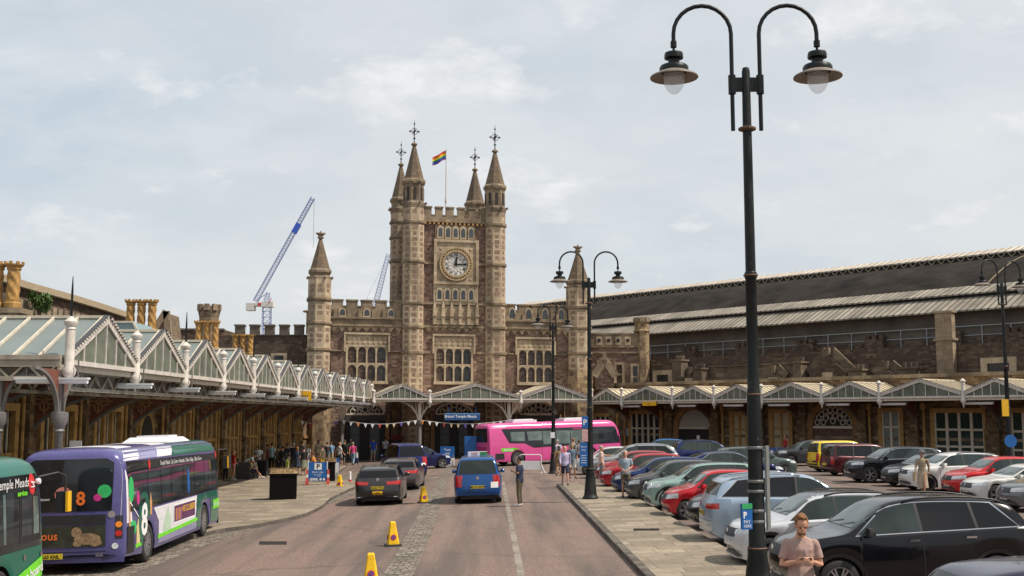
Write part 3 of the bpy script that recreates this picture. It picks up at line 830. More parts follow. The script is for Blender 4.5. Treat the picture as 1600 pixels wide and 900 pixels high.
# ------------------------------------------------------------------ canopies
def canopy(F, name, label, posts, zg, rise, W, post_top, post_h, barn=6, roofmat=CREAMR, rbars=True, spikes=False, girder=0.0, girder_on_first=False, cap=True, glassmat=None):
    """ridge and furrow glazed canopy: posts = local x of the furrow posts"""
    root = F.root(name, label, 'canopy', 'glazed canopies in front of the station')
    for i, s_ in enumerate(posts):      # hanging finial posts
        m = MB(); r_ = .125
        zt = post_top; zb_ = zg - .25
        m.lathe([(.02, zb_-.42), (.07, zb_-.2), (r_*.9, zb_-.14), (r_*1.35, zb_-.05), (r_*1.38, zb_+.06), (r_*.98, zb_+.14), (r_*.95, zt-.24), (r_*1.1, zt-.22), (r_*.92, zt-.17), (r_*1.38, zt-.08), (r_*1.38, zt-.02), (r_*.7, zt+.06), (r_*.2, zt+.12)], 14, (s_, -.06, 0))
        p = child(m, 'finial_post', WHITEP, root, True, 40)
        if spikes and i % 2 == 0:
            q = MB(); q.tube([(s_,-.06,zt+.1),(s_,-.06,zt+.75),(s_,-.06,zt+1.15)], [.035,.03,.01], 6); child(q, 'spike', BLACKP, p)
    for a, b in zip(posts[:-1], posts[1:]):
        xc = (a+b)/2; a2, b2 = a+.16, b-.16; rs = rise*min(1.15, (b-a)/4.9)**.25
        m = MB()
        # bargeboards with dentils
        for sx, xe in ((-1, a2), (1, b2)):
            m.bar((xe, -.02, zg+.14), (xc, -.02, zg+rs), .1, .19, 0, up=(0,1,0)) if False else None
            d = Vector((xc-xe, 0, rs-.12)); L = d.length; d.normalize(); nrm = Vector((-d.z, 0, d.x)) * (1 if d.x > 0 else -1)
            p0 = Vector((xe, 0, zg+.12)); p1 = Vector((xc, 0, zg+rs))
            q = [p0 - nrm*.02, p1 - nrm*.02, p1 + nrm*.16, p0 + nrm*.16]
            m.ext([(v.x, -.1, v.z) for v in q], (0, .1, 0), 0)
            q = [p0 + nrm*.20, p1 + nrm*.20, p1 + nrm*.235, p0 + nrm*.235]
            m.ext([(v.x, -.15, v.z) for v in q], (0, .13, 0), 1)
            k = int(L/.16)
            for j in range(k):
                t = p0 + d*(L*(j+.3)/k) + nrm*.155
                m.bar(t + Vector((0,-.14,0)), t + nrm*.05 + Vector((0,-.14,0)), .07, .06, 0, up=(0,1,0))
        m.box(a2-.1, b2+.1, -.1, .02, zg-.06, zg+.06, 0)
        gb = child(m, 'gable_frame', [WHITEP, LEADD], root)
        g = MB(); g.prism([(a2+.02, zg+.06), (b2-.02, zg+.06), (xc, zg+rs-.02)], -.045, -.03)
        child(g, 'gable_glass', glassmat or GGLASS, gb)
        g = MB()
        for j in range(1, barn):
            xx = a2 + (b2-a2)*j/barn; h_ = (rs-.14) * (1 - abs(xx-xc)/((b2-a2)/2))
            g.box(xx-.022, xx+.022, -.085, -.046, zg+.06, zg+.1+h_)
        child(g, 'glazing_lattice', WHITEP, gb)
        # roof slopes running back to the wall
        for sx, xe in ((-1, a), (1, b)):
            q = MB()
            q.ext([(xe, .05, zg+.1), (xc, .05, zg+rs+.12), (xc, W, zg+rs+.12), (xe, W, zg+.1)], Vector((0,0,-.04)))
            rp = child(q, 'roof_slope', roofmat, root)
            if rbars:
                q = MB(); nb = int(W/.62)
                for j in range(nb+1):
                    y_ = .06 + (W-.12)*j/nb
                    q.bar((xe, y_, zg+.145), (xc, y_, zg+rs+.165), .075, .05, up=(0,1,0))
                child(q, 'roof_ribbing', CREAM, rp)
        q = MB(); q.bar((xc, -.1, zg+rs+.17), (xc, W, zg+rs+.17), .14, .08)
        child(q, 'ridge', CREAM, root)
    m = MB()
    for s_ in posts: m.box(s_-.14, s_+.14, .1, W, zg-.12, zg+.09)
    m.box(posts[0]-.1, posts[-1]+.1, .03, .2, zg-.22, zg-.065)
    child(m, 'gutter', CREAM, root)
    if girder:
        m = MB(); z0, z1 = zg-girder-.16, zg-.2
        for yy in (.35, W*.5):
            m.box(posts[0], posts[-1], yy, yy+.1, z0-.05, z0+.05); m.box(posts[0], posts[-1], yy, yy+.1, z1-.05, z1)
            x_ = posts[0]; k = 0
            while x_ < posts[-1]-.4:
                m.bar((x_, yy+.05, z0 if k % 2 else z1-.05), (x_+.5, yy+.05, z1-.05 if k % 2 else z0), .05, .06, up=(0,1,0)); x_ += .5; k += 1
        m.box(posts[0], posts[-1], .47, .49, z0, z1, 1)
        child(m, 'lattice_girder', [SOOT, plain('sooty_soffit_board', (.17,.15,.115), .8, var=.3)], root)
    return root
def bracket(root, x, W, zt, zb, y0=.3, mat=BROWNP):
    """cantilever bracket from the wall to the canopy edge: pierced spandrel under a pale curved rib"""
    m = MB(); n = 12; pts = []
    L = W - y0
    for i in range(n+1):
        t = i/n*math.pi/2
        pts.append((W-.12 - (L-.1)*(1-math.cos(t)), zb + (zt-zb-.12)*math.sin(t)))
    for (a, b), (c, d) in zip(pts[:-1], pts[1:]): m.bar((x, a, b), (x, c, d), .09, .1, 0)
    m.box(x-.05, x+.05, W-.16, W-.02, zb-.4, zt, 0)
    br = child(m, 'bracket', GREYP, root)
    m = MB()
    for i in range(n):
        (a, b), (c, d) = pts[i], pts[i+1]
        m.add([(x-.02,a,b),(x-.02,c,d),(x-.02,c,zt),(x-.02,a,zt),(x+.02,a,b),(x+.02,c,d),(x+.02,c,zt),(x+.02,a,zt)],
              [(0,1,2,3),(7,6,5,4),(0,4,5,1),(2,6,7,3)])
    sp = child(m, 'spandrel', mat, br)
    m = MB()
    yc, zc = W-.75, zt-.62
    for k in range(4):
        t = math.pi/2*k + math.pi/4*0
        for i in range(8):
            a, b = 2*math.pi*i/8, 2*math.pi*(i+1)/8; oy, oz = yc+.22*math.cos(t), zc+.22*math.sin(t)
            m.bar((x-.03, oy+.16*math.cos(a), oz+.16*math.sin(a)), (x-.03, oy+.16*math.cos(b), oz+.16*math.sin(b)), .05, .03, up=(1,0,0))
    m.bar((x-.03,yc-.55,zc+.02),(x-.03,yc+.5,zc+.02),.05,.03,up=(1,0,0)); m.bar((x-.03,yc,zc-.5),(x-.03,yc,zc+.5),.05,.03,up=(1,0,0))
    for q_ in range(3): m.bar((x-.03, W-1.5-q_*.7, zt-.12), (x-.03, W-1.9-q_*.7, zt-.5+q_*.1), .04, .03, up=(1,0,0))
    child(m, 'tracery', plain('dull_ochre_iron', (.30,.17,.09), .6), br)
def strip_light(F, x0, x1, y, z, label, th=.13):
    o = empty('strip_light', F.O + F.u*x0 + F.n*y + Vector((0,0,z)), F.a, label, 'strip light', 'long strip lights hung under the canopies')
    m = MB(); L = x1-x0
    m.prism([(0,0),(L,0),(L,.05),(0,.05)], -.1, .1); child(m, 'housing', TUBE, o)
    m = MB(); m.tube([(.03,0,-.03),(L-.03,0,-.03)], .08, 8); child(m, 'diffuser', plain('white_light_diffuser', (.78,.8,.82), .35, var=.02), o)
    m = MB()
    for xx in (L*.15, L*.85): m.box(xx-.015, xx+.015, -.015, .015, .05, .5)
    child(m, 'hanger', GREYP, o)
    return o

# --- left range: canopy edge passes 11.5 m left of the lens, runs away beside the road
LDEG = 90 - 1.34
O_L = Vector((-11.5/math.cos(R(1.34)), 0, 0))
FL = Frame(O_L, LDEG)
pp = [103,217,295,356,400,434,470,495,514,532,551,563,575,582.6]
s0 = FL.x(103); s1 = FL.x(582.6)
# evenly spaced posts fitted to the photograph
ks = [FL.x(p) for p in pp]
st = (ks[10]-ks[0])/10
lposts = [ks[0] + st*i for i in range(0, 14)]
while lposts[-1] > FL.x(586)+.5: lposts.pop()
ZGL = FL.z(573, 103) + .12
canL = canopy(FL, 'glazed_canopy', 'long white and green glazed canopy with gabled bays receding along the left range', lposts, ZGL, FL.z(497,152)-FL.z(566,152), 5.5, FL.z(500,103), 1.2, 6, roofmat=RGLASS, girder=.5, spikes=True)
WL = 5.5
for i, s_ in enumerate(lposts):
    if i < 1:      # full columns carry the end bay
        m = MB(); c_ = (s_, .12, 0)
        m.lathe([(.18,-.4),(.18,.1),(.14,.2),(.11,.35),(.10,2.9),(.14,2.95),(.11,3.0),(.13,3.05),(.19,3.15),(.21,3.3),(.21,3.42),(.15,3.44)], 12, c_)
        col_ = child(m, 'column', GREYP, canL, True, 40)
        m = MB(); m.box(s_-.11, s_-.05, .07, .17, 3.4, ZGL-.2); m.box(s_+.05, s_+.11, .07, .17, 3.4, ZGL-.2)
        for sx in (-1, 1):
            pr = None
            for k in range(9):
                t = k/8*math.pi/2; q = (s_ + sx*(.16 + 1.5*(1-math.cos(t))), .12, 3.4 + (ZGL-3.6)*math.sin(t))
                if pr: m.bar(pr, q, .07, .08, up=(0,1,0))
                pr = q
        child(m, 'arched_brace', GREYP, col_)
        m = MB(); m.box(s_-.08, s_+.08, .10, .14, 3.4, ZGL-.2)
        for sx in (-1,1):
            prv=None
            for k in range(9):
                t = k/8*math.pi/2; x_ = s_ + sx*(.16 + 1.5*(1-math.cos(t))); z_ = 3.4 + (ZGL-3.6)*math.sin(t)
                if prv: m.add([(prv[0],.12,prv[1]),(x_,.12,z_),(x_,.12,ZGL-.2),(prv[0],.12,ZGL-.2)], [(0,1,2,3)])
                prv=(x_,z_)
        child(m, 'spandrel', BROWNP, col_)
    bracket(canL, s_, WL, ZGL-.2, 2.2)
# second column further in under the end of the canopy
m = MB(); m.lathe([(.18,-.4),(.18,.1),(.14,.2),(.11,.35),(.10,2.9),(.14,2.95),(.11,3.0),(.13,3.05),(.19,3.15),(.21,3.3),(.21,3.42),(.15,3.44)], 12, (lposts[0], 1.68, 0))
m.box(lposts[0]-.07, lposts[0]+.07, 1.6, 1.76, 3.4, ZGL-.2)
col2 = child(m, 'column', GREYP, canL, True, 40)
m = MB(); mb2 = MB()
for ya, sg in ((.12, 1), (1.68, -1), (1.68, 1)):
    prv = None
    for k in range(9):
        t = k/8*math.pi/2; y_ = ya + sg*(.1 + .78*(1-math.cos(t))); z_ = 3.4 + (ZGL-3.55)*math.sin(t)*.97
        if prv:
            m.bar((lposts[0],)+prv, (lposts[0], y_, z_), .07, .07, up=(1,0,0))
            mb2.add([(lposts[0],prv[0],prv[1]),(lposts[0],y_,z_),(lposts[0],y_,ZGL-.15),(lposts[0],prv[0],ZGL-.15)], [(0,1,2,3)])
        prv = (y_, z_)
child(m, 'arched_brace', GREYP, col2); child(mb2, 'spandrel', BROWNP, col2)
# strip lights hang square to the road, one at each post
nms = ['nearest the camera at the left edge', 'second along over the rear of the purple bus', 'third along over the middle of the purple bus', 'fourth along over the front of the purple bus', 'fifth along above the start of the queue', 'sixth along above the seated people', 'seventh along above the black planter', 'eighth along beside the yellow hanging sign', 'ninth along just past the yellow hanging sign', 'tenth along towards the corner', 'eleventh along close to the corner', 'twelfth along close to the corner', 'thirteenth along in the corner', 'furthest along in the corner']
FLs = Frame(FL.O, LDEG - 90)
for i, s_ in enumerate(lposts):
    c_ = FL.O + FL.u*(s_-.1); o = strip_light(Frame((c_.x, c_.y), LDEG-90), -1.25, .62, 0, ZGL-.45, 'white strip light under the left canopy, ' + nms[i])
# end of the canopy: lattice girder square to the road
m = MB(); z0, z1 = ZGL-.42, ZGL-.02; a = lposts[0]-.1
m.box(a-.06, a+.06, .1, 5.4, z0-.06, z0+.06); m.box(a-.06, a+.06, .1, 5.4, z1-.06, z1+.06); m.box(a-.1, a+.1, .1, 5.4, z1+.08, z1+.2)
y_ = .15; k = 0
while y_ < 5.0: m.bar((a, y_, z0 if k % 2 else z1), (a, y_+.42, z1 if k % 2 else z0), .05, .07, up=(1,0,0)); y_ += .42; k += 1
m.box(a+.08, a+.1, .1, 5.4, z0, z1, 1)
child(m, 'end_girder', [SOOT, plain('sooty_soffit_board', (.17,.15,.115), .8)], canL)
# left range wall
rngL = FL.root('left_range', 'long low stone range with ochre window frames behind the left canopy', 'building')
e0, e1 = lposts[0]-22, FL.x(497, 5.5)
m = MB(); m.box(e0, e1+8, WL, WL+9, -1, ZGL+1.0); child(m, 'wall', RUBB, rngL)
m = MB(); m.box(e0, e1+4, WL-.12, WL, 1.55, 1.75); m.box(e0, e1+4, WL-.2, WL, -.4, .5); child(m, 'string_course', OCHRD, rngL)
m = MB(); m.box(e0, e1+4, WL+.2, WL+8.5, ZGL+1.0, ZGL+1.12); child(m, 'roof', LEAD, rngL)
m = MB(); m.box(e0, e1+4, WL-.1, WL+.35, ZGL+1.0, ZGL+1.3); child(m, 'parapet', BUFFD, rngL)
for i, s_ in enumerate([lposts[0]-2*st, lposts[0]-st] + lposts[:-1]):
    m = MB(); m.box(s_-.42, s_+.42, WL-.55, WL, -.5, 1.9); m.box(s_-.36, s_+.36, WL-.42, WL, 1.9, ZGL-.3); m.box(s_-.5, s_+.5, WL-.62, WL, 1.9, 2.05)
    child(m, 'pilaster', RUBB, rngL)
    xc = s_ + st/2
    if i == 6:
        m = MB(); m.prism(arch_pts(xc-1.05, xc+1.05, -.4, 3.6), WL-.2, WL); d_ = child(m, 'doorway', OCHRE, rngL)
        m = MB(); m.prism(arch_pts(xc-.8, xc+.8, -.4, 3.35), WL-.23, WL-.205); child(m, 'opening', DARK, d_)
    else:
        w2 = 1.35; z0, z1 = .55, 3.5
        m = MB()
        m.box(xc-w2-.3, xc-w2, WL-.3, WL, z0-.9, z1+.25); m.box(xc+w2, xc+w2+.3, WL-.3, WL, z0-.9, z1+.25)
        m.box(xc-w2, xc+w2, WL-.3, WL, z1, z1+.25); m.box(xc-w2, xc+w2, WL-.35, WL, z0-.1, z0+.05)
        for k in (1, 2): m.box(xc-w2+2*w2*k/3-.11, xc-w2+2*w2*k/3+.11, WL-.28, WL, z0, z1)
        m.box(xc-w2, xc+w2, WL-.26, WL, 1.95, 2.12)
        w_ = child(m, 'window', OCHRE, rngL)
        m = MB(); m.box(xc-w2, xc+w2, WL-.1, WL-.06, z0, z1); child(m, 'pane', DGLASS, w_)
        m = MB()
        for k in range(3):
            xx = xc-w2+2*w2*(k+.5)/3; m.box(xx-.28, xx-.22, WL-.14, WL-.1, z0, z1); m.box(xx+.22, xx+.28, WL-.14, WL-.1, z0, z1)
        child(m, 'sash', CREAM, w_)
    m = MB(); m.tube([(s_-.62, WL-.3, -.3), (s_-.62, WL-.3, ZGL-.2)], .07, 8); child(m, 'drainpipe', OCHRE, rngL)
m = MB(); a = lposts[2]+1.6; m.box(a, a+.9, -.0+.5, .56, 2.5, 3.0);

# --- front canopy on the tower side
CW = 6.5
FC = Frame((FA.O - FA.n*CW)[:2], 12.5)
cp = [FC.x(p) for p in (584, 671.5, 813.5, 919)]
zc_ = FC.z(623.5, 671); 
canC = canopy(FC, 'glazed_canopy', 'three wide low gabled canopy bays across the station entrances', cp, zc_, FC.z(607,740)-FC.z(622,740)+.25, CW-.4, FC.z(611,671), .8, 9, roofmat=CREAMR, girder=.0)
for i, (s_, px) in enumerate(zip(cp, (535, 656, 795))):
    sx_ = FC.x(px, .6)
    m = MB(); m.lathe([(.3,-.4),(.3,.15),(.2,.3),(.17,.4),(.16,2.55),(.26,2.65),(.3,2.8),(.3,3.0),(.2,3.05)], 12, (sx_, .6, 0))
    col_ = child(m, 'column', GREYP, canC, True, 40)
    m = MB(); m.box(sx_-.12, sx_+.12, .5, .7, 3.0, zc_-.1)
    for sg in (-1, 1):
        pr = None
        for k in range(9):
            t = k/8*math.pi/2; q = (sx_ + sg*(.12 + 2.1*(1-math.cos(t))), .6, 3.0 + (zc_-3.1)*math.sin(t))
            if pr: m.bar(pr, q, .08, .1, up=(0,1,0))
            pr = q
        for k in range(1,5): m.bar((sx_+sg*.1*k*3.4, .6, zc_-.12), (sx_+sg*(.1+.12*k), .6, 3.0+.25*k), .04, .05, up=(0,1,0))
    child(m, 'arched_brace', CREAM, col_)

# --- right range, coming back towards the camera
FR = Frame((8.5, 93), -50.2)
rp_px = [925, 972, 1051, 1116, 1190, 1284, 1374, 1505, 1608]
rs_ = [FR.x(p) for p in rp_px]
rs_ += [rs_[-1]+5, rs_[-1]+10.2, rs_[-1]+15.5]
zr = FR.z(625, 1116)
canR = canopy(FR, 'glazed_canopy', 'white and green glazed canopy with low gabled bays along the right range', rs_, zr, FR.z(604,1158)-FR.z(622,1158)+.1, 5, FR.z(604,1116), .8, 7, roofmat=CREAMR)
for s_ in rs_: bracket(canR, s_, 4.6, zr-.2, 2.6)
WR = 4.6
rx = lambda px, py=680: FR.x(px, WR, py); rz = lambda py, px: FR.z(py, px, WR)
rngR = FR.root('right_range', 'low brown stone range with arched doorways behind the right canopy', 'building')
m = MB(); m.box(rx(922)-1, rx(1700)+25, WR, WR+7, -.6, zr+1.4); child(m, 'wall', RUBB, rngR)
m = MB(); m.box(rx(922)-1, rx(1700)+25, WR-.12, WR, 1.7, 1.9); m.box(rx(922)-1, rx(1700)+25, WR-.1, WR+.3, zr+1.4, zr+1.65); child(m, 'string_course', BUFFD, rngR)
for px in (960, 1048, 1120, 1190, 1256, 1350, 1430, 1555, 1640):
    m = MB(); x_ = rx(px); m.box(x_-.45, x_+.45, WR-.45, WR, -.4, 2.3); m.box(x_-.36, x_+.36, WR-.32, WR, 2.3, zr-.3); m.box(x_-.52, x_+.52, WR-.52, WR, 2.3, 2.45)
    child(m, 'pilaster', RUBB, rngR)
for px in (980, 1133, 1241, 1363, 1448, 1543):
    m = MB(); x_ = rx(px); m.tube([(x_, WR-.3, -.3), (x_, WR-.3, zr-.3)], .09, 8); m.box(x_-.16, x_+.16, WR-.42, WR-.15, zr-.75, zr-.35); child(m, 'drainpipe', OCHRE, rngR)
def rwin(pa, pb, pt, pbm, nx, nz, glass, fm=OCHRE, bars=CREAM):
    a, b = rx(pa), rx(pb); pc = (pa+pb)/2; z1, z0 = rz(pt, pc), max(.35, rz(pbm, pc))
    m = MB(); fw = .3
    m.box(a-fw, a, WR-.2, WR, z0-.3, z1+.3); m.box(b, b+fw, WR-.2, WR, z0-.3, z1+.3); m.box(a, b, WR-.2, WR, z1, z1+.3); m.box(a, b, WR-.25, WR, z0-.3, z0)
    w_ = child(m, 'window', fm, rngR)
    g = MB(); g.box(a, b, WR-.06, WR-.02, z0, z1); child(g, 'pane', glass, w_)
    g = MB()
    for i in range(nx+1): xx = a + (b-a)*i/nx; g.box(max(a,xx-.09), min(b,xx+.09), WR-.16, WR-.06, z0, z1)
    for j in range(1, nz): zz_ = z0 + (z1-z0)*(1-.42*j); g.box(a, b, WR-.15, WR-.06, zz_-.07, zz_+.07)
    child(g, 'mullion', bars, w_)
rwin(932, 964, 651, 697, 4, 2, DGLASS)
rwin(988, 1033, 647, 700, 5, 2, DGLASS)
rwin(1147, 1168, 649, 702, 2, 2, PANEL, bars=OCHRE)
rwin(1209, 1236, 645, 703, 2, 2, PANEL, bars=OCHRE)
rwin(1381, 1408, 644, 700, 2, 2, plain('net_curtained_glass', (.16,.19,.17), .3, var=.2), bars=CREAM)
rwin(1463, 1540, 645, 708, 4, 3, plain('dark_green_tinted_glass', (.015,.035,.03), .1, var=.3), bars=CREAM)
rwin(1583, 1640, 645, 715, 3, 3, plain('dark_green_tinted_glass', (.015,.035,.03), .1), bars=CREAM)
def rarch(pa, pb, psp, kind):
    a, b = rx(pa), rx(pb); pc = (pa+pb)/2; zs = rz(psp, pc); r_ = (b-a)/2; xc = (a+b)/2; n = 18
    m = MB(); k = .85
    for i in range(n):
        t0, t1 = math.pi*i/n, math.pi*(i+1)/n; q = []
        for t, rr in ((t0, r_), (t1, r_), (t1, r_+.5), (t0, r_+.5)): q.append((xc+rr*math.cos(t), zs+rr*k*math.sin(t)))
        m.prism(q, WR-.3, WR)
    m.box(a-.5, a, WR-.3, WR, -.4, zs-.002); m.box(b, b+.5, WR-.3, WR, -.4, zs-.002)
    ar = child(m, 'arch', OCHRD, rngR)
    tym = [(xc+r_*math.cos(math.pi*i/n), zs+r_*k*math.sin(math.pi*i/n)) for i in range(n+1)]
    m = MB()
    if kind == 'door':
        m.prism(tym, WR-.12, WR-.01); child(m, 'tympanum', plain('pale_tympanum_panel', (.36,.34,.29), .7), ar)
        m = MB(); m.box(a, b, WR-.15, WR-.01, -.4, zs-.12); d_ = child(m, 'door', DARK, ar)
        m = MB(); m.box(a, b, WR-.2, WR-.01, zs-.12, zs+.02); child(m, 'lintel', CREAM, ar)
        m = MB(); m.box(xc+.2, xc+.5, WR-.17, WR-.15, 1.2, 1.8); m.box(xc-1.2, xc-.5, WR-.17, WR-.15, .9, 1.1); child(m, 'door_notice', SIGNW, d_)
    else:
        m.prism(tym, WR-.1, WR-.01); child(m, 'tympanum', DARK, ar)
        m = MB()
        for rr, nn in ((.2, 1), (.5, 6), (.8, 10)):
            for i in range(nn):
                t = math.pi*(i+.5)/nn; ox, oz = xc+r_*rr*math.cos(t)*(nn > 1), zs+.1+r_*k*rr*math.sin(t)*.95
                for q in range(8):
                    a1, a2 = 2*math.pi*q/8, 2*math.pi*(q+1)/8
                    m.bar((ox+.2*math.cos(a1), WR-.14, oz+.2*math.sin(a1)), (ox+.2*math.cos(a2), WR-.14, oz+.2*math.sin(a2)), .06, .05, up=(0,1,0))
        m.box(a, b, WR-.2, WR-.01, zs-.16, zs+.02)
        child(m, 'fanlight', CREAM, ar)
        m = MB(); m.box(a, b, WR-.1, WR-.01, -.4, zs-.16); child(m, 'brick_infill', stone('infill_brick', (.12,.06,.045), (.2,.12,.09), (.2,.16,.13), .23, .08, .01, gr=.2), ar)
rarch(1063, 1113, 668, 'door')
rarch(1273, 1336, 666, 'fan')
k = 0
for pc in (1005-18, 1073, 1146, 1217, 1309, 1396, 1530):
    x_ = FR.x(pc, .5, 630)
    nm = ['by the yellow hanging sign', 'above the arched dark doorway', 'above the first pair of beige blinds', 'above the second pair of beige blinds', 'above the arched fanlight', 'above the narrow pale window', 'above the wide green tinted window'][k]; k += 1
    strip_light(FR, x_-.9, x_+.9, .5, zr-.38, 'white strip light under the right canopy, ' + nm)
def hang_sign(F, pa, pb, pt, pb_, d, label, txt):
    a, b = F.x(pa, d, pt), F.x(pb, d, pt); z1, z0 = F.z(pt, pa, d), F.z(pb_, pa, d)
    o = empty('hanging_sign', F.O + F.u*a + F.n*d + Vector((0,0,z0)), F.a, label, 'sign')
    m = MB(); m.box(0, b-a, -.04, .04, 0, z1-z0); m.box(.1, .13, -.01, .01, z1-z0, z1-z0+.3); m.box(b-a-.13, b-a-.1, -.01, .01, z1-z0, z1-z0+.3); child(m, 'panel', YELS, o)
    m = MB(); m.text(txt, (z1-z0)*.62, ((b-a)/2, -.045, (z1-z0)*.28), (1,0,0), (0,0,1)); child(m, 'lettering', BLACKP, o)
hang_sign(FR, 1004, 1025, 627.5, 634, -.1, 'yellow hanging sign under the right canopy beside a strip light', 'Exit')
# yellow sign facing down the road, hung from the left canopy
p = at(474, 615, 62)
o = empty('hanging_sign', (FL.O + FL.u*FL.x(474, -.2, 612) + FL.n*-.2)[:3], 0, 'yellow hanging sign high on the left canopy edge', 'sign')
o.location.z = ZGL - .55
m = MB(); m.box(-.42, .42, -.04, .04, 0, .5); child(m, 'panel', YELS, o)
m = MB(); m.text('Taxis', .26, (0,-.045,.15), (1,0,0), (0,0,1)); child(m, 'lettering', BLACKP, o)

# --- roofs and walls standing behind the right canopy
Hs = WR + 7.2
fz = lambda py, px, d: FR.z(py, px, d); fx = lambda px, py, d: FR.x(px, d, py)
DSTN = stone('dark_stained_limestone', (.13,.10,.07), (.26,.2,.135), (.12,.09,.06), .8, .33, .008, gr=.7, bump=.3)
# parapet wall with gables
D2 = 9.0
mid_ = FR.root('middle_block', 'dark stone upper wall with small gables and buff chimney stacks above the right canopy', 'building')
a, b = fx(1012, 590, D2), fx(1600, 590, D2)+30
m = MB(); m.box(a, b, D2, D2+4.5, 0, fz(548, 1300, D2)); child(m, 'wall', RUBD, mid_)
m = MB(); m.box(fx(1110,575,D2), fx(1250,575,D2), D2-.3, D2, 4, fz(570, 1180, D2)); m.box(fx(1110,575,D2), fx(1250,575,D2), D2-.42, D2+.0, fz(571.5, 1180, D2), fz(569, 1180, D2)); child(m, 'parapet', DSTN, mid_)
def mgable(pa, pb, pt, pm, pbm, d=D2, mats=None):
    pc = (pa+pb)/2; m = MB()
    gable(m, fx(pa,pm,d), fx(pb,pm,d), fz(pbm,pc,d), fz(pm,pc,d), fz(pt,pc,d), d-1.0, th=1.0)
    w_ = MB(); x_ = fx(pc, pm, d); child(m, 'gable', [RUBD, DSTN], mid_)
    w_.box(x_-.45, x_+.45, d-1.06, d-1.0, fz(pbm,pc,d)+.3, fz(pm,pc,d)+.1); child(w_, 'window', BUFF, mid_)
mgable(1276, 1334, 556, 584, 606)
mgable(1380, 1412, 577, 588, 606)
mgable(1207, 1232, 583, 592, 604); mgable(1078, 1100, 585, 593, 604)
for pa, pb, pt in ((1255,1267,568), (1098,1112,578), (1420,1446,577), (1066,1080,565), (1340,1362,580)):
    m = MB(); xa, xb = fx(pa,590,D2), fx(pb,590,D2); zt = fz(pt,(pa+pb)/2,D2); m.box(xa, xb, D2-1.3, D2-.4, 4, zt); m.box(xa-.1, xb+.1, D2-1.4, D2-.3, zt, zt+.14)
    n = 3
    for k in range(n): xx = xa+(xb-xa)*(k+.5)/n; m.lathe([(.12,zt+.1),(.14,zt+.5)], 8, (xx, D2-.85, 0))
    child(m, 'chimney', DSTN, mid_)
for pa, pb, pt, pbm in ((1028,1046,586,604),(1545,1580,568,592),(1220,1262,572,600)):
    if pa == 1220: continue
    xa, xb = fx(pa,590,D2), fx(pb,590,D2); z1, z0 = fz(pt,pa,D2), fz(pbm,pa,D2)
    m = MB(); m.box(xa-.45, xa, D2-.2, D2, z0, z1+.4); m.box(xb, xb+.45, D2-.2, D2, z0, z1+.4); m.box(xa, xb, D2-.2, D2, z1, z1+.4); w_ = child(m, 'window', BUFF, mid_)
    g = MB(); g.box(xa, xb, D2-.05, D2-.01, z0, z1); child(g, 'pane', DGLASS, w_)
# tall buff pier
m = MB(); xa, xb = fx(1463,530,D2-.5), fx(1489,530,D2-.5); zt = fz(489,1476,D2-.5)
m.box(xa, xb, D2-.6, D2-.1, 4, zt); m.box(xa-.12, xb+.12, D2-.7, D2, fz(532,1476,D2-.5), fz(529,1476,D2-.5)); m.box(xa-.1, xb+.1, D2-.7, D2, zt, zt+.15)
child(m, 'chimney', BUFFD, mid_)
# --- the train shed
Ds = 15.0
shed = FR.root('train_shed', 'huge dark curved train shed roof with pale glazed strips behind the right range', 'building')
A, B = fx(925, 500, Ds)-25, fx(1600, 480, Ds)+60
def zat(py, px, d): return fz(py, px, d)
eave = zat(478, 1590, Ds-.8)
zwall_b = 0
m = MB(); m.box(A, B, Ds, Ds+.5, 0, zat(524, 1590, Ds)); child(m, 'wall', RUBD, shed)
m = MB(); zt0, zt1 = zat(524, 1590, Ds), eave
m.add([(A,Ds+.1,zt0),(B,Ds+.1,zt0),(B,Ds+.35,zt1),(A,Ds+.35,zt1)], [(0,1,2,3)])
child(m, 'side_glazing', plain('dusty_side_glazing', (.11,.092,.075), .95, var=.35, scale=.5), shed)
m = MB(); x_ = A
while x_ < B: m.bar((x_,Ds-.05,zt0-.6),(x_,Ds-.05,zt0+.9),.07,.06); x_ += 2.2
m.bar((A,Ds-.05,zt0+.9),(B,Ds-.05,zt0+.9),.06,.06); m.bar((A,Ds-.05,zt0+.2),(B,Ds-.05,zt0+.2),.05,.05)
child(m, 'walkway_railing', plain('galvanised_rail', (.3,.32,.33), .5, metal=.5), shed)
for px in (1080, 1165, 1262, 1370, 1490, 1590):
    m = MB(); x_ = fx(px, 520, Ds); m.box(x_-.8, x_+.8, Ds-.5, Ds, 6, zt0+.25)
    for k in (-1,0,1): m.box(x_+k*.6-.18, x_+k*.6+.18, Ds-.5, Ds, zt0+.25, zt0+.6)
    child(m, 'buttress', RUBD, shed)
# roof profile: (setback, height) pairs, pale corrugated skirt, gap, pale strip, dark felt, ridge glazing
RIB = None
def corrugated(name, c1, c2, sc):
    m_, t, b_ = new_mat(name); setp(b_, .7, 0, .3)
    c = t.nodes.new('ShaderNodeTexCoord'); sp = t.nodes.new('ShaderNodeSeparateXYZ'); t.links.new(c.outputs['Object'], sp.inputs[0])
    w = Mth('FRACT', Mth('MULTIPLY', sp.outputs[0], 1/sc, t), None, t)
    n = noise(c.outputs['Object'], .5, 5, .6, (0,0,0), t, sc=(1.5,.3,1))
    col = mix(ramp(w, [(.12, 1.0), (.2, 0.0), (.85, 0.0), (.95, 1.0)], t), ramp(n, [(.35, c1), (.65, c2)], t), tuple(q*.5 for q in c1), t)
    t.links.new(col, b_.inputs['Base Color']); return m_
PSTR = corrugated('weathered_glazing_strip', (.16,.14,.11), (.37,.325,.265), .55)
PSTR2 = corrugated('ridge_glazing_strip', (.42,.36,.29), (.62,.55,.46), .7)
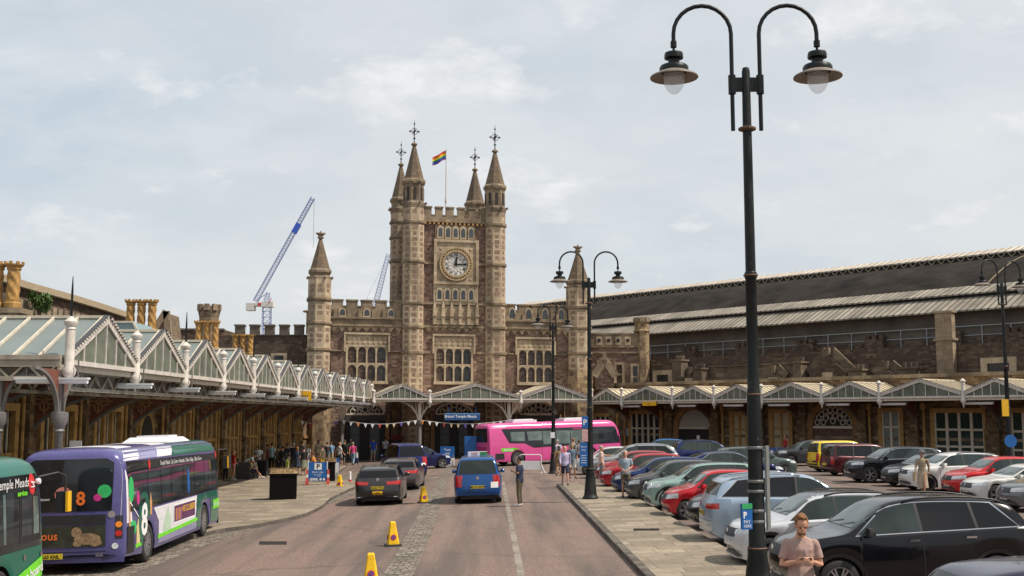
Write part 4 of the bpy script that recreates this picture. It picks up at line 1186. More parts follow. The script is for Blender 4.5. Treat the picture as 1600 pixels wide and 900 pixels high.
def strip(nm, d0, z0, d1, z1, mat, th=.12, n=1, bow=0.0):
    m = MB(); pts = []
    for i in range(n+1):
        t = i/n; pts.append((d0+(d1-d0)*t, z0+(z1-z0)*t + bow*math.sin(math.pi*t)))
    for (a, b), (c, d) in zip(pts[:-1], pts[1:]):
        m.ext([(A,a,b),(B,a,b),(B,c,d),(A,c,d)], (0,0,-th))
    return child(m, nm, mat, shed)
d1 = Ds-.8; e1_ = eave
e2 = zat(458, 1590, d1+2.4)
strip('lower_skirt', d1, e1_, d1+2.4, e2, PSTR)
e3 = zat(451.5, 1590, d1+2.3); e4 = zat(440, 1590, d1+4.3)
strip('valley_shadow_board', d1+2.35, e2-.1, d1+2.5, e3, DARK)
strip('upper_skirt', d1+2.2, e3, d1+4.3, e4, PSTR)
e5 = zat(399, 1590, d1+13)
strip('felt_roof', d1+4.3, e4-.05, d1+13, e5, SHEDR, n=8, bow=.45)
strip('ridge_vent', d1+12.8, e5+.0, d1+12.9, e5+.35, DARK)
e6 = zat(385, 1590, d1+14.2)
strip('ridge_glazing', d1+12.7, e5+.42, d1+14.2, e6, PSTR2)
strip('rear_roof', d1+14.2, e6, d1+30, e1_, SHEDR)
m = MB(); x_ = A
while x_ < B:
    m.bar((x_, d1+12.72, e5-.1), (x_+.45, d1+12.72, e5+.4), .07, .07, up=(0,1,0)); m.bar((x_+.9, d1+12.72, e5-.1), (x_+.45, d1+12.72, e5+.4), .07, .07, up=(0,1,0)); x_ += .9
child(m, 'ridge_lattice', plain('rusty_buff_iron', (.3,.24,.15), .7), shed)
for px, op in ((1543, 1),):   # runs of duckboard up the felt
    x_ = fx(px, 455, d1+4.3); m = MB(); n = 8; pr = None
    for i in range(n+1):
        t = i/n*op; q = (x_ + 0*t, d1+4.35+8.6*t, e4 + (e5-e4)*t + math.sin(math.pi*t)*.45 + .08)
        if pr: m.bar(pr, q, .13, .05)
        pr = q
    child(m, 'roof_ladder', plain('ochre_duckboard', (.19,.145,.085), .8), shed)

# --- roofs and chimneys above the left range
def lz(py, px, d): return FL.z(py, px, d)
def lx(px, py, d): return FL.x(px, d, py)
bl = FL.root('rear_block', 'old stone block with a long sloping coping line behind the left canopy', 'building')
dB = 12
xa, xb = lx(-40, 470, dB), lx(200, 495, dB)
m = MB(); m.prism([(xa, 0), (xb, 0), (xb, lz(497,196,dB)), (lx(110,470,dB), lz(466,110,dB)), (lx(0,440,dB), lz(437,0,dB)), (xa, lz(437,0,dB)+.6)], dB, dB+5)
child(m, 'wall', RUBD, bl)
m = MB()
pr = None
for px, py in ((-38,424),(0,435),(50,450),(110,466),(160,481),(200,494)):
    q = Vector((lx(px,py,dB-.2), dB+.2, lz(py,px,dB)))
    if pr: m.bar(pr, q, 1.0, .32)
    pr = q
child(m, 'coping', plain('tan_coping_stone', (.33,.26,.17), .85, var=.2, bump=.2), bl)
m = MB()
for px in range(26, 190, 9):
    py = 443 + (px)*.262 + 9
    x_ = lx(px,py,dB); z_ = lz(py,px,dB); m.box(x_-.25, x_+.25, dB-.22, dB, z_-1.3, z_-.25); 
child(m, 'corbel_table', BUFFD, bl)
def chimney_group(px0, px1, pt, pb, d, n, label, twist=True, base=True):
    xs = lx((px0+px1)/2, (pt+pb)/2, d)
    zb_, zt = lz(pb, px0, d), lz(pt, px0, d)
    Wd = lx(px1, pt, d) - lx(px0, pt, d)
    r_ = max(.16, (px1-px0)/n*.36 * (FL.O + FL.u*xs + FL.n*d).y / FPX) if n > 1 else .3
    o = empty('chimney_stack', FL.O + FL.u*xs + FL.n*d, 0, label, 'chimney', 'ochre chimney clusters above the left range')
    Dm = (FL.O + FL.u*xs + FL.n*d).y; sp_ = (px1-px0)/n*Dm/FPX
    m = MB(); m.box(-sp_*n/2-.1, sp_*n/2+.1, -.5, .5, 0, zb_); m.box(-sp_*n/2-.25, sp_*n/2+.25, -.62, .62, zb_-.2, zb_); child(m, 'base', BUFFD, o)
    for i in range(n):
        x_ = (i+.5-n/2)*sp_; m = MB(); N_ = 16; h = zt-zb_
        prof = [(r_*1.35, zb_), (r_*1.35, zb_+.12*h), (r_*1.15, zb_+.15*h), (r_*1.2, zb_+.2*h)]
        m.lathe(prof, 12, (x_,0,0))
        vs = []; K = 26
        for k in range(K+1):
            z_ = zb_ + h*(.2 + .62*k/K)
            for j in range(N_):
                t = 2*math.pi*j/N_; rr = r_*(1 + .1*math.cos(4*t + (k*.55 if twist else 0) + (0 if twist else 2.2*(k%2))))
                vs.append((x_+rr*math.cos(t), rr*math.sin(t), z_))
        m.add(vs, [(k*N_+j, k*N_+(j+1)%N_, (k+1)*N_+(j+1)%N_, (k+1)*N_+j) for k in range(K) for j in range(N_)])
        m.lathe([(r_*1.1, zb_+.82*h), (r_*1.25, zb_+.85*h), (r_*1.15, zb_+.88*h), (r_*1.6, zb_+.93*h), (r_*1.6, zb_+.95*h)], 8, (x_,0,0))
        for k in range(8):
            t = math.pi/4*k; m.bar((x_+r_*1.45*math.cos(t), r_*1.45*math.sin(t), zb_+.95*h), (x_+r_*1.45*math.cos(t), r_*1.45*math.sin(t), zt), r_*.55, r_*.3, up=(math.cos(t),math.sin(t),0))
        child(m, 'chimney_pot', TERRA, o)
    return o
chimney_group(-18, 34, 401, 478, 9.0, 2, 'tall twisted ochre chimney pots standing at the left edge')
chimney_group(196, 246, 460, 516, 9.0, 3, 'three patterned ochre chimney pots beside the small stone gable')
chimney_group(304, 343, 495, 545, 9.0, 3, 'three ochre chimney pots below the small crenellated turret')
chimney_group(362, 397, 517, 552, 9.0, 3, 'three short ochre chimney pots nearest the dark battlement wall')
# small stone gable beside the chimneys
gx = lx(250, 520, 8.0)
o = empty('stone_gable', FL.O + FL.u*gx + FL.n*8.0, 0, 'steep little stone gable right of the patterned chimney pots', 'gable')
Dm = o.location.y; s_ = Dm/FPX
zt = lz(491, 258, 8.0); zm = lz(528, 250, 8.0)
m = MB(); w_ = 16*s_
m.add([(-w_,0,zm-2),(w_*.9,0,zm-2),(w_*.9,0,zm),(w_*.55,0,zt),(-w_,0,zm),(-w_,2.5,zm-2),(w_*.9,2.5,zm-2),(w_*.9,2.5,zm),(w_*.55,2.5,zt),(-w_,2.5,zm)], [(0,1,2,3,4),(9,8,7,6,5),(1,6,7,2),(2,7,8,3),(3,8,9,4),(0,4,9,5)])
child(m, 'wall', SPIRE, o); m = MB(); m.bar((w_*.9,.0,zm-.1),(w_*.55,0,zt+.1),.35,.2,up=(0,1,0)); m.bar((-w_,.0,zm),(w_*.55,0,zt+.1),.35,.2,up=(0,1,0)); child(m, 'coping', BUFFD, o)
# skylight lantern
gx = lx(196, 512, 7.2); o = empty('roof_lantern', FL.O + FL.u*gx + FL.n*7.2, 0, 'small glazed roof lantern with cream frame behind the second canopy gable', 'skylight')
s_ = o.location.y/FPX; zt = lz(503,196,7.2); zb_ = lz(521,196,7.2); w_ = 21*s_
m = MB(); m.prism([(-w_,zb_),(w_,zb_),(w_*.55,zt),(-w_*.75,zt)], 0, 3); child(m, 'glass', plain('bluish_lantern_glass', (.2,.29,.3), .25, var=.1), o)
m = MB(); m.bar((-w_,-.03,zb_),(-w_*.75,-.03,zt),.09,.09,up=(0,1,0)); m.bar((w_,-.03,zb_),(w_*.55,-.03,zt),.09,.09,up=(0,1,0)); m.bar((-w_*.75,-.03,zt),(w_*.55,-.03,zt),.12,.09); m.bar((-w_,-.03,zb_),(w_,-.03,zb_),.12,.09); child(m, 'frame', CREAM, o)
# crenellated turret and dark battlement wall behind
o = empty('small_turret', at(326, 520, 82), 0, 'small grey crenellated turret above the ochre chimney pots', 'turret'); o.location.z = 0
s_ = 82/FPX; zt = at(326,476,82).z; zb_ = at(326,486,82).z
m = MB(); m.lathe([(16.5*s_,0),(15*s_,zb_-.5),(17*s_,zb_-.1),(17*s_,zb_)], 8, ph=math.pi/8); child(m, 'shaft', CHKD, o)
m = MB()
for k in range(8): t = math.pi/4*k; m.bar((15.5*s_*math.cos(t),15.5*s_*math.sin(t),zb_),(15.5*s_*math.cos(t),15.5*s_*math.sin(t),zt),.35,.25,up=(math.cos(t),math.sin(t),0))
child(m, 'battlement', BUFFD, o)
p0, p1 = at(262, 540, 97), at(478, 540, 97)
o = empty('battlement_wall', (p0.x, p0.y, 0), 0, 'dark battlemented wall left of the station front', 'wall')
m = MB(); L = p1.x-p0.x; zc0 = at(400,524,97).z; zc1 = at(400,507,97).z
m.box(0, L, 0, 8, 0, zc0); m.box(-4, 4.5, .8, 8, 0, at(300,513,97).z); child(m, 'wall', RUBD, o)
m = MB(); merlons(m, 5.5, L, -.1, .5, zc0, zc1, 5, .62, .15); m.box(-4, 4.6, .7, 1.2, at(300,515,97).z, at(300,512,97).z); child(m, 'battlement', plain('dark_weathered_merlon', (.11,.088,.07), .9, var=.3, bump=.3), o)
for px in (436, 280):
    p = at(px, 561, 97)
    m = MB(); m.box(p.x-p0.x-.7, p.x-p0.x+.7, -.1, 0, p.z-.5, p.z+.5); w_ = child(m, 'window', BUFF, o)
    g = MB(); g.box(p.x-p0.x-.4, p.x-p0.x+.4, -.13, -.1, p.z-.3, p.z+.3); child(g, 'pane', DGLASS, w_)
# bush rooted on the old wall
def bush(loc, r, label, n=900, seed=3):
    rnd = random.Random(seed)
    o = empty('bush', loc, 0, label, 'bush')
    m = MB()
    for k in range(9):
        a = rnd.uniform(0, 6.28); e = rnd.uniform(.3, 1)
        m.tube([(0,0,-r*1.0),(math.cos(a)*r*.25,math.sin(a)*r*.25,-r*.2),(math.cos(a)*r*.7*e,math.sin(a)*r*.7*e,r*.5)], [.05,.035,.012], 5)
    child(m, 'stem', plain('bush_bark', (.09,.06,.04), .9), o)
    m = MB()
    lobes = [(Vector((rnd.uniform(-.6,.6), rnd.uniform(-.6,.6), rnd.uniform(-.75,.6)))*r, rnd.uniform(.3,.5)*r) for _ in range(9)]
    for k in range(n):
        c, rr = rnd.choice(lobes); d = Vector((rnd.gauss(0,1), rnd.gauss(0,1), rnd.gauss(0,1))).normalized()
        p = c + d*rr*rnd.uniform(.5, 1.1); u = Vector((rnd.gauss(0,1),rnd.gauss(0,1),rnd.gauss(0,1))).normalized(); v = u.cross(Vector((0,0,1))).normalized(); s_ = rnd.uniform(.05,.1)
        m.add([p-u*s_, p+v*s_*.5, p+u*s_, p-v*s_*.5], [(0,1,2,3)], 0 if rnd.random() < .6 else 1)
    child(m, 'foliage', [plain('bush_leaf', (.07,.13,.03), .6), plain('bright_bush_leaf', (.12,.2,.05), .6)], o)
pb = FL.O + FL.u*lx(62, 475, 11.2) + FL.n*11.2
bush((pb.x, pb.y, lz(475, 62, 11.2)), .62, 'green bush growing on the old wall behind the canopy', 2600)

# ------------------------------------------------------------------ tower cranes
def lattice(m, a, b, w0, w1, n, r=.07, mm=None):
    r *= .5
    a = Vector(a); b = Vector(b); d = (b-a).normalized(); up = Vector((0,1,0)); r_ = d.cross(up).normalized(); u = up
    P = []
    for i in range(n+1):
        t = i/n; c = a.lerp(b, t); w = w0+(w1-w0)*t
        P.append([c + r_*w*sx/2 + u*w*sy/2 for sx, sy in ((-1,-1),(1,-1),(1,1),(-1,1))])
    for k in range(4): m.bar(P[0][k], P[-1][k], r*1.5, mm and None)
    for i in range(n):
        for k in range(4):
            m.bar(P[i][k], P[i+1][(k+1)%4], r)
            m.bar(P[i][k], P[i][(k+1)%4], r)
CB = plain('crane_blue_steel', (.03,.07,.30), .45, var=.1)
CBP = plain('crane_pale_steel', (.30,.36,.52), .45, var=.1)
CWH = plain('crane_white_box', (.6,.58,.55), .5, var=.06)
Yc = 220
def cpt(px, py): return at(px, py, Yc)
base = cpt(417, 560)
cr = empty('tower_crane', (base.x, base.y, 0), 0, 'blue luffing tower crane with white cab and counterweight far behind the left range', 'crane', 'tower cranes beyond the station')
rel = lambda px, py: cpt(px, py) - Vector((base.x, base.y, 0))
m = MB(); lattice(m, (0,0,0), rel(417,478), 1.5, 1.5, 22, .12); child(m, 'mast', CB, cr)
m = MB(); lattice(m, rel(399,471), rel(489,309), .85, .7, 40, .09); 
child(m, 'jib', CB, cr)
m = MB(); a_, b_ = rel(459,364), rel(467,350); m.bar(a_, b_, 1.0, .9, up=(0,1,0)); child(m, 'jib_panel', plain('crane_banner_blue', (.03,.1,.5), .5), cr)
m = MB(); p = rel(392,480); m.box(p.x-.8, p.x+.8, -1, 1, p.z-.7, p.z+.75); child(m, 'counterweight', CWH, cr)
m = MB(); p = rel(420,476); m.box(p.x-1.3, p.x+1.0, -1, 1, p.z-.5, p.z+.5); m.box(p.x-2.6, p.x-1.32, -.9, .9, p.z-.35, p.z+.25); cab = child(m, 'cab', CWH, cr)
m = MB(); m.box(p.x-1.9, p.x-1.4, -1.02, -.92, p.z-.3, p.z+.3); m.bar((p.x+.2,-1.05,p.z+.2),(p.x+.7,-1.05,p.z+1.2),.25,.1); child(m, 'cab_panel', REDS, cab)
m = MB(); lattice(m, rel(416,471), rel(419,457), 1.0, .6, 4, .1); m.bar(rel(419,457), rel(400,470), .12); child(m, 'frame', CBP, cr)
m = MB(); q = rel(491,310); m.tube([q, Vector((q.x, q.y, q.z-10))], .03, 5); child(m, 'hoist_rope', IRON, cr)
base2 = cpt(585, 560)
c2 = empty('tower_crane', (base2.x, base2.y, 0), 0, 'second pale blue crane jib rising behind the wing left of the clock tower', 'crane', 'tower cranes beyond the station')
rel2 = lambda px, py: cpt(px, py) - Vector((base2.x, base2.y, 0))
m = MB(); lattice(m, (0,0,0), rel2(585,500), 1.2, 1.2, 14, .1); child(m, 'mast', CBP, c2)
m = MB(); lattice(m, rel2(585,482), rel2(607,397), 1.0, .7, 18, .1); child(m, 'jib', CBP, c2)
m = MB(); m.bar(rel2(585,482), rel2(573,466), .1); m.bar(rel2(573,466), rel2(607,397), .04); child(m, 'pendant', CBP, c2)
# ------------------------------------------------------------------ vehicles
def paint(name, col, metal=.25, rough=.28):
    if name in MATS: return MATS[name]
    m, t, b = new_mat(name); setp(b, rough, metal, .3, .5)
    c = t.nodes.new('ShaderNodeTexCoord'); n = noise(c.outputs['Object'], 2.5, 6, .65, (0,0,0), t)
    t.links.new(ramp(n, [(.3, tuple(x*.9 for x in col)), (.7, tuple(min(1,x*1.06) for x in col))], t), b.inputs['Base Color'])
    t.links.new(ramp(n, [(.35, rough*.7), (.7, rough*.7+.08)], t), b.inputs['Roughness'])
    MATS[name] = m; return m
def glassmat(name, col, rough=.05):
    if name in MATS: return MATS[name]
    m, t, b = new_mat(name); setp(b, rough, 0, .45)
    c = t.nodes.new('ShaderNodeTexCoord'); n = noise(c.outputs['Object'], 1.3, 3, .5, (4,0,0), t)
    t.links.new(ramp(n, [(.4, tuple(x*.55 for x in col)), (.62, col)], t), b.inputs['Base Color'])
    MATS[name] = m; return m
CGL = glassmat('clear_car_glass', (.03,.045,.042)); TGL = glassmat('tinted_car_glass', (.006,.006,.007)); WSG = glassmat('windscreen_glass', (.10,.14,.135))
CHR = plain('chrome_trim', (.6,.6,.62), .15, metal=1, var=.02); BPL = plain('black_plastic_trim', (.018,.018,.019), .5, var=.2)
TYRE = plain('tyre_rubber', (.022,.021,.02), .85, var=.2); RIM = plain('alloy_rim', (.45,.45,.46), .3, metal=.8, var=.05); RIMD = plain('dark_alloy_rim', (.03,.03,.032), .3, metal=.6)
HLG = plain('headlamp_lens', (.55,.58,.6), .08, spec=1, var=.35, scale=12); TLG = plain('red_lamp_lens', (.42,.012,.012), .12, spec=.8, var=.25, scale=9)
AMB = plain('amber_lamp_lens', (.7,.22,.02), .2); PLY = plain('yellow_number_plate', (.62,.47,.03), .4, var=.05); PLW = plain('white_number_plate', (.62,.62,.6), .4, var=.05)

def chaikin(p, k=2):
    for _ in range(k):
        q = [p[0]]
        for a, b in zip(p[:-1], p[1:]):
            q += [(a[0]*.75+b[0]*.25, a[1]*.75+b[1]*.25), (a[0]*.25+b[0]*.75, a[1]*.25+b[1]*.75)]
        q.append(p[-1]); p = q
    return p
def lerpf(p, x):
    if x <= p[0][0]: return p[0][1]
    for (a, b), (c, d) in zip(p[:-1], p[1:]):
        if x <= c: return b + (d-b)*(x-a)/max(1e-6, c-a)
    return p[-1][1]
def patch(bvh, out2, O, Rt, Up, D, off=.006, step=.09, maxd=20, miss=None):
    """lay a thin panel with the 2d outline out2 on the body surface, seen along D; follows its curve"""
    Rt = Vector(Rt); Up = Vector(Up); D = Vector(D).normalized(); O = Vector(O)
    bm = bmesh.new()
    bm.faces.new([bm.verts.new((a, b, 0)) for a, b in out2])
    xs = [a for a, _ in out2]; ys = [b for _, b in out2]
    for lo, hi, no in ((min(xs), max(xs), (1,0,0)), (min(ys), max(ys), (0,1,0))):
        n = int((hi-lo)/step)
        for i in range(1, n+1):
            c = lo + (hi-lo)*i/(n+1)
            bmesh.ops.bisect_plane(bm, geom=bm.verts[:]+bm.edges[:]+bm.faces[:], plane_co=(c,0,0) if no[0] else (0,c,0), plane_no=no)
    pos = {}; last = None
    for v in bm.verts:
        s = O + Rt*v.co.x + Up*v.co.y - D*9
        hit, nrm, _, _ = bvh.ray_cast(s, D, maxd)
        if hit is not None:
            if nrm.dot(D) > 0: nrm = -nrm
            pos[v.index if False else v] = hit + nrm*off
    if not pos: bm.free(); return [], []
    bad = [v for v in bm.verts if v not in pos]
    good = list(pos.items())
    for v in bad:
        g = min(good, key=lambda kv: (kv[0].co - v.co).length); pos[v] = g[1]
    idx = {}; vs = []
    for v in bm.verts: idx[v] = len(vs); vs.append(pos[v])
    fs = []
    for f in bm.faces:
        ids = [idx[v] for v in f.verts]
        P = [vs[i] for i in ids]; nn = Vector((0,0,0))
        for i in range(len(P)): nn += P[i].cross(P[(i+1) % len(P)])
        if nn.length < 1e-9: continue
        if nn.dot(D) > 0: ids.reverse()
        fs.append(ids)
    bm.free()
    return vs, fs
class Skin:
    """wraps a body mesh so that panels can be laid on it"""
    def __init__(s, mb): s.bvh = BVHTree.FromPolygons([tuple(v) for v in mb.v], mb.f)
    def side(s, m, out, sg, off=.006, mi=None, step=.09):      # outline in x,z ; sg = +1 left side(+y), -1 right
        vs, fs = patch(s.bvh, out, (0,0,0), (1,0,0), (0,0,1), (0,-sg,0), off, step); m.add(vs, fs, mi)
    def front(s, m, out, off=.006, mi=None, step=.09):         # outline in y,z seen from +x
        vs, fs = patch(s.bvh, out, (0,0,0), (0,1,0), (0,0,1), (-1,0,0), off, step); m.add(vs, fs, mi)
    def rear(s, m, out, off=.006, mi=None, step=.09):
        vs, fs = patch(s.bvh, out, (0,0,0), (0,1,0), (0,0,1), (1,0,0), off, step); m.add(vs, fs, mi)
    def top(s, m, out, off=.006, mi=None, step=.12):
        vs, fs = patch(s.bvh, out, (0,0,0), (1,0,0), (0,1,0), (0,0,-1), off, step); m.add(vs, fs, mi)
    def corner(s, m, c0, c1, z0, z1, fx, sg, off=.007, slant=0.0, taper=.0):
        """lamp wrapped round a corner: c0, c1 = (x,y) where it starts and ends"""
        D = Vector((-fx*.8, -sg*.6, 0)).normalized(); Rt = Vector((-D.y, D.x, 0))
        a = Rt.x*c0[0]+Rt.y*c0[1]; b = Rt.x*c1[0]+Rt.y*c1[1]
        out = [(a, z0+taper), (b, z0+slant), (b, z1+slant), (a, z1-taper)]
        vs, fs = patch(s.bvh, out, (0,0,0), Rt, (0,0,1), D, off, .06); m.add(vs, fs)
WM = {}
def wheel_mesh(r, w, spokes, dark):
    k = (round(r,3), round(w,3), spokes, dark)
    if k in WM: return WM[k]
    t = MB(); t.lathe([(r*.68,-w/2),(r*.9,-w/2),(r*.975,-w*.42),(r,-w*.25),(r,w*.25),(r*.975,w*.42),(r*.9,w/2),(r*.68,w/2)], 28, axis='y', cap=False)
    ty = t.mesh('tyre', TYRE, True, 50)
    q = MB(); q.lathe([(r*.69,-w*.46),(r*.64,-w*.45),(r*.62,-w*.2),(r*.62,w*.2),(r*.64,w*.45),(r*.69,w*.46)], 28, axis='y', cap=False)
    for sd in (-1, 1):
        for i in range(spokes):
            a = 2*math.pi*i/spokes
            for da in (-.16, .16):
                p0 = (math.cos(a+da*.5)*r*.12, sd*w*.36, math.sin(a+da*.5)*r*.12); p1 = (math.cos(a+da)*r*.64, sd*w*.40, math.sin(a+da)*r*.64)
                q.bar(p0, p1, r*.085, .03, up=(0,1,0))
        q.lathe([(r*.17,sd*w*.30),(r*.15,sd*w*.42),(.01,sd*w*.43)], 14, axis='y')
    rm = q.mesh('rim', RIMD if dark else RIM, False)
    d = MB(); d.lathe([(r*.64,-w*.22),(r*.64,w*.22)], 20, axis='y'); dm = d.mesh('wheel_shade_disc', plain('wheel_shadow_black', (.012,.012,.012), .7))  # black disc painted as the shade seen behind the spokes
    WM[k] = (ty, rm, dm); return WM[k]
def link(name, me, parent, loc=(0,0,0)):
    o = bpy.data.objects.new(name, me); COL.objects.link(o); o.parent = parent; o.location = loc; return o
def add_wheel(root, x, y, r, w, spokes=5, dark=False):
    ty, rm, dm = wheel_mesh(r, w, spokes, dark)
    wo_ = link('wheel', dm, root, (x, y, r)); link('tyre', ty, wo_); link('rim', rm, wo_); return wo_

def car(name, label, cat, x, y, rz, col, L=4.2, W=1.78, H=1.5, style='hatch', wb=None, r=.32, cl=.17, clad=False, roofcol=None, chrome=False, tint=False,
        plate='', spokes=5, darkrim=False, rails=False, hood=None, headcol=None, group=None, grille='wide', spare=False, rear_badge=False, dz=0.0, extra=None, nodetail=False, prof=None, rimw=.21, ovh=.47):
    root = empty(name, (0,0,0), 0, label, cat, group)
    wb = wb or L*.61; fo = (L-wb)*ovh
    hz = hood or H*.61
    P = {  # silhouettes: distance from the nose / height, as fractions of L and H
      'hatch': [(0,.30),(.004,.40),(.02,.47),(.05,.56),(.12,.61),(.23,.655),(.27,.69),(.40,.945),(.47,.99),(.60,1.0),(.78,.975),(.87,.93),(.925,.76),(.965,.63),(.985,.56),(.995,.45),(1,.32)],
      'suv':   [(0,.32),(.004,.43),(.02,.52),(.05,.585),(.12,.625),(.235,.66),(.27,.69),(.40,.94),(.47,.985),(.58,1.0),(.78,.98),(.885,.935),(.94,.77),(.965,.655),(.985,.60),(.995,.47),(1,.32)],
      'estate':[(0,.32),(.004,.42),(.02,.49),(.05,.56),(.13,.615),(.26,.66),(.29,.69),(.42,.945),(.49,.99),(.60,1.0),(.82,.97),(.905,.925),(.95,.76),(.975,.64),(.99,.58),(.996,.46),(1,.32)],
      'fast':  [(0,.32),(.004,.42),(.02,.49),(.05,.56),(.13,.62),(.27,.67),(.30,.70),(.44,.95),(.51,.995),(.60,1.0),(.74,.96),(.85,.84),(.93,.73),(.97,.68),(.985,.60),(.996,.46),(1,.32)],
      'mpv':   [(0,.28),(.004,.36),(.02,.43),(.05,.50),(.11,.555),(.18,.60),(.21,.625),(.345,.93),(.41,.985),(.52,1.0),(.84,.985),(.93,.96),(.965,.80),(.978,.62),(.988,.52),(.996,.40),(1,.27)],
      'van':   [(0,.28),(.004,.35),(.02,.42),(.06,.48),(.12,.53),(.15,.55),(.28,.93),(.34,.985),(.45,1.0),(.88,.99),(.965,.965),(.982,.80),(.988,.60),(.992,.5),(.997,.38),(1,.22)]}[style]
    prof = chaikin([(a*L, b*H) for a, b in P], 2)
    T = lambda s: lerpf(prof, s)
    fb = {'hatch':.62,'suv':.63,'estate':.63,'fast':.64,'mpv':.56,'van':.53}[style]
    belt = [(0, H*(fb-.08)), (.2*L, H*(fb-.005)), (.5*L, H*(fb+.02)), (L*.95, H*(fb+.055)), (L, H*(fb+.04))]
    B = lambda s: min(lerpf(belt, s), T(s)-.012)
    A1, A2 = fo, fo+wb; RA = r+.055
    def bot(s):
        b = cl + .10*max(0, 1-s/.5)**2*.8 + .16*max(0, 1-(L-s)/.55)**2
        for a in (A1, A2):
            dx = abs(s-a)
            if dx < RA: b = max(b, r + math.sqrt(max(0, RA*RA-dx*dx)))
        return b
    def hw(s):
        w = W/2
        w *= 1 - .16*max(0, 1-s/(.17*L))**2 - .10*max(0, 1-(L-s)/(.13*L))**2
        return w
    xs = set()
    k = 46
    for i in range(k+1): xs.add(round(i/k*L, 4))
    for a in (.004,.015,.03,.05,.08,.12,.17,.25): xs.add(round(a*L*.6,4)); xs.add(round(L-a*L*.6,4))
    for a in (A1, A2):
        for t in range(0, 13): xs.add(round(a - RA*math.cos(math.pi*t/12), 4))
        xs.add(round(a-RA-.006,4)); xs.add(round(a+RA+.006,4))
    xs = sorted(x_ for x_ in xs if 0 <= x_ <= L)
    xs = [x_ for i, x_ in enumerate(xs) if i == 0 or x_-xs[i-1] > .003]
    tum = {'van': .22, 'mpv': .27}.get(style, .36)
    rows = []
    for s in xs:
        t, b_, w = T(s), bot(s), hw(s); be = max(B(s), b_+.03); t = max(t, be+.006); gh = t-be
        wt = w - .05 - tum*gh
        sx = L/2 - s
        fr = max(0, 1-s/(.16*L)); rr_ = max(0, 1-(L-s)/(.12*L))
        pts = [(w-.24, b_), (w-.035, b_), (w-.012, b_+.22*(be-b_)), (w, b_+.55*(be-b_)), (w-.004, b_+.80*(be-b_)), (w-.022, be-.015), (w-.05, be+.012*min(1,gh*8)),
               (w-.05-(w-.05-wt)*.36, be+gh*.33), (w-.05-(w-.05-wt)*.70, be+gh*.62), (wt, be+gh*.86), (wt-.05, be+gh*.945), (wt-.14, be+gh*.978), (wt*.5, be+gh*.995), (0, t)]
        row = []
        for (yy, z_) in pts:
            q = (yy/(W/2))**2
            row.append((sx - fr*q*.30*min(1, L*.06/.25) + rr_*q*.13, yy, z_))
        rows.append(row)
    m = MB(); n = len(rows[0]); vs = []
    for row in rows:
        vs += row + [(a, -b, c) for a, b, c in row[-2::-1]]
    N_ = 2*n-1; fs = []; ms = []
    for i in range(len(rows)-1):
        for j in range(N_-1):
            fs.append((i*N_+j, i*N_+j+1, (i+1)*N_+j+1, (i+1)*N_+j))
            ms.append(1 if j in (0, N_-2) else 0)
    fs.append(tuple(range(N_-1, -1, -1))); ms.append(0)
    fs.append(tuple(range((len(rows)-1)*N_, len(rows)*N_))); ms.append(0)
    m.add(vs, fs)
    m.m = ms
    nb = len(m.f)
    sk = Skin(m)
    XS = lambda s: L/2 - s
    # seams: bonnet, doors
    ia = lerpf([(b,a) for a,b in prof[:len(prof)//2]], 0) if False else 0
    # windscreen extent along the silhouette
    PF = dict((i, (a*L, b*H)) for i, (a, b) in enumerate(P))
    cow, rft = P[6][0]*L, P[7][0]*L
    rrt, rbt = P[11][0]*L, P[12][0]*L
    doors = {'hatch': (.30,.535,.735), 'suv': (.30,.535,.745), 'estate': (.31,.53,.72), 'fast': (.33,.54,.72), 'mpv': (.25,.48,.72), 'van': (.20,.42,.66)}[style]
    def seam_side(pts, wd=.012):
        for sg in (-1, 1):
            for (a, b), (c, d) in zip(pts[:-1], pts[1:]):
                dx, dz_ = c-a, d-b; l = math.hypot(dx, dz_); nx_, nz_ = -dz_/l*wd/2, dx/l*wd/2
                sk.side(m, [(a-nx_,b-nz_),(c-nx_,d-nz_),(c+nx_,d+nz_),(a+nx_,b+nz_)], sg, .002, 1, .15)
    if not nodetail:
        for i, dd in enumerate(doors):
            s = dd*L
            seam_side([(XS(s), B(s)), (XS(s), bot(s)+.12 if i < 2 else max(bot(s), cl)+.3)])
        s0_, s1_ = doors[0]*L, doors[2]*L
        seam_side([(XS(s0_), cl+.12), (XS(min(s1_, A2-RA-.05)), cl+.12)])
        sk.rear(m, [(-W*.40, H*.36),(W*.40,H*.36),(W*.40,H*.367),(-W*.40,H*.367)], .003, 1)
    if clad:
        for sg in (-1, 1):
            for a in (A1, A2):
                for t in range(12):
                    t0, t1 = math.pi*t/12, math.pi*(t+1)/12
                    q = [(XS(a)+math.cos(u)*rr2, r+math.sin(u)*rr2) for u, rr2 in ((t0,RA-.0),(t1,RA-.0),(t1,RA+.07),(t0,RA+.07))]
                    sk.side(m, q, sg, .010, 1, .3)
            sk.side(m, [(XS(A1+RA+.03),cl+.01),(XS(A2-RA-.03),cl+.01),(XS(A2-RA-.03),cl+.14),(XS(A1+RA+.03),cl+.14)], sg, .010, 1)
        sk.rear(m, [(-W*.45,cl+.17),(W*.45,cl+.17),(W*.45,H*.29),(-W*.45,H*.29)], .010, 1)
    # underside and wheel housings
    m.box(XS(L-.35), XS(.35), -W/2+.26, W/2-.26, cl-.0, cl+.22, 1)
    for a in (A1, A2): m.box(XS(a)-RA, XS(a)+RA, -W/2+.25, W/2-.25, r, r+RA+.01, 1)
    pm = paint(*col)
    body = m.build('body', [pm, BPL], root, True, 38)
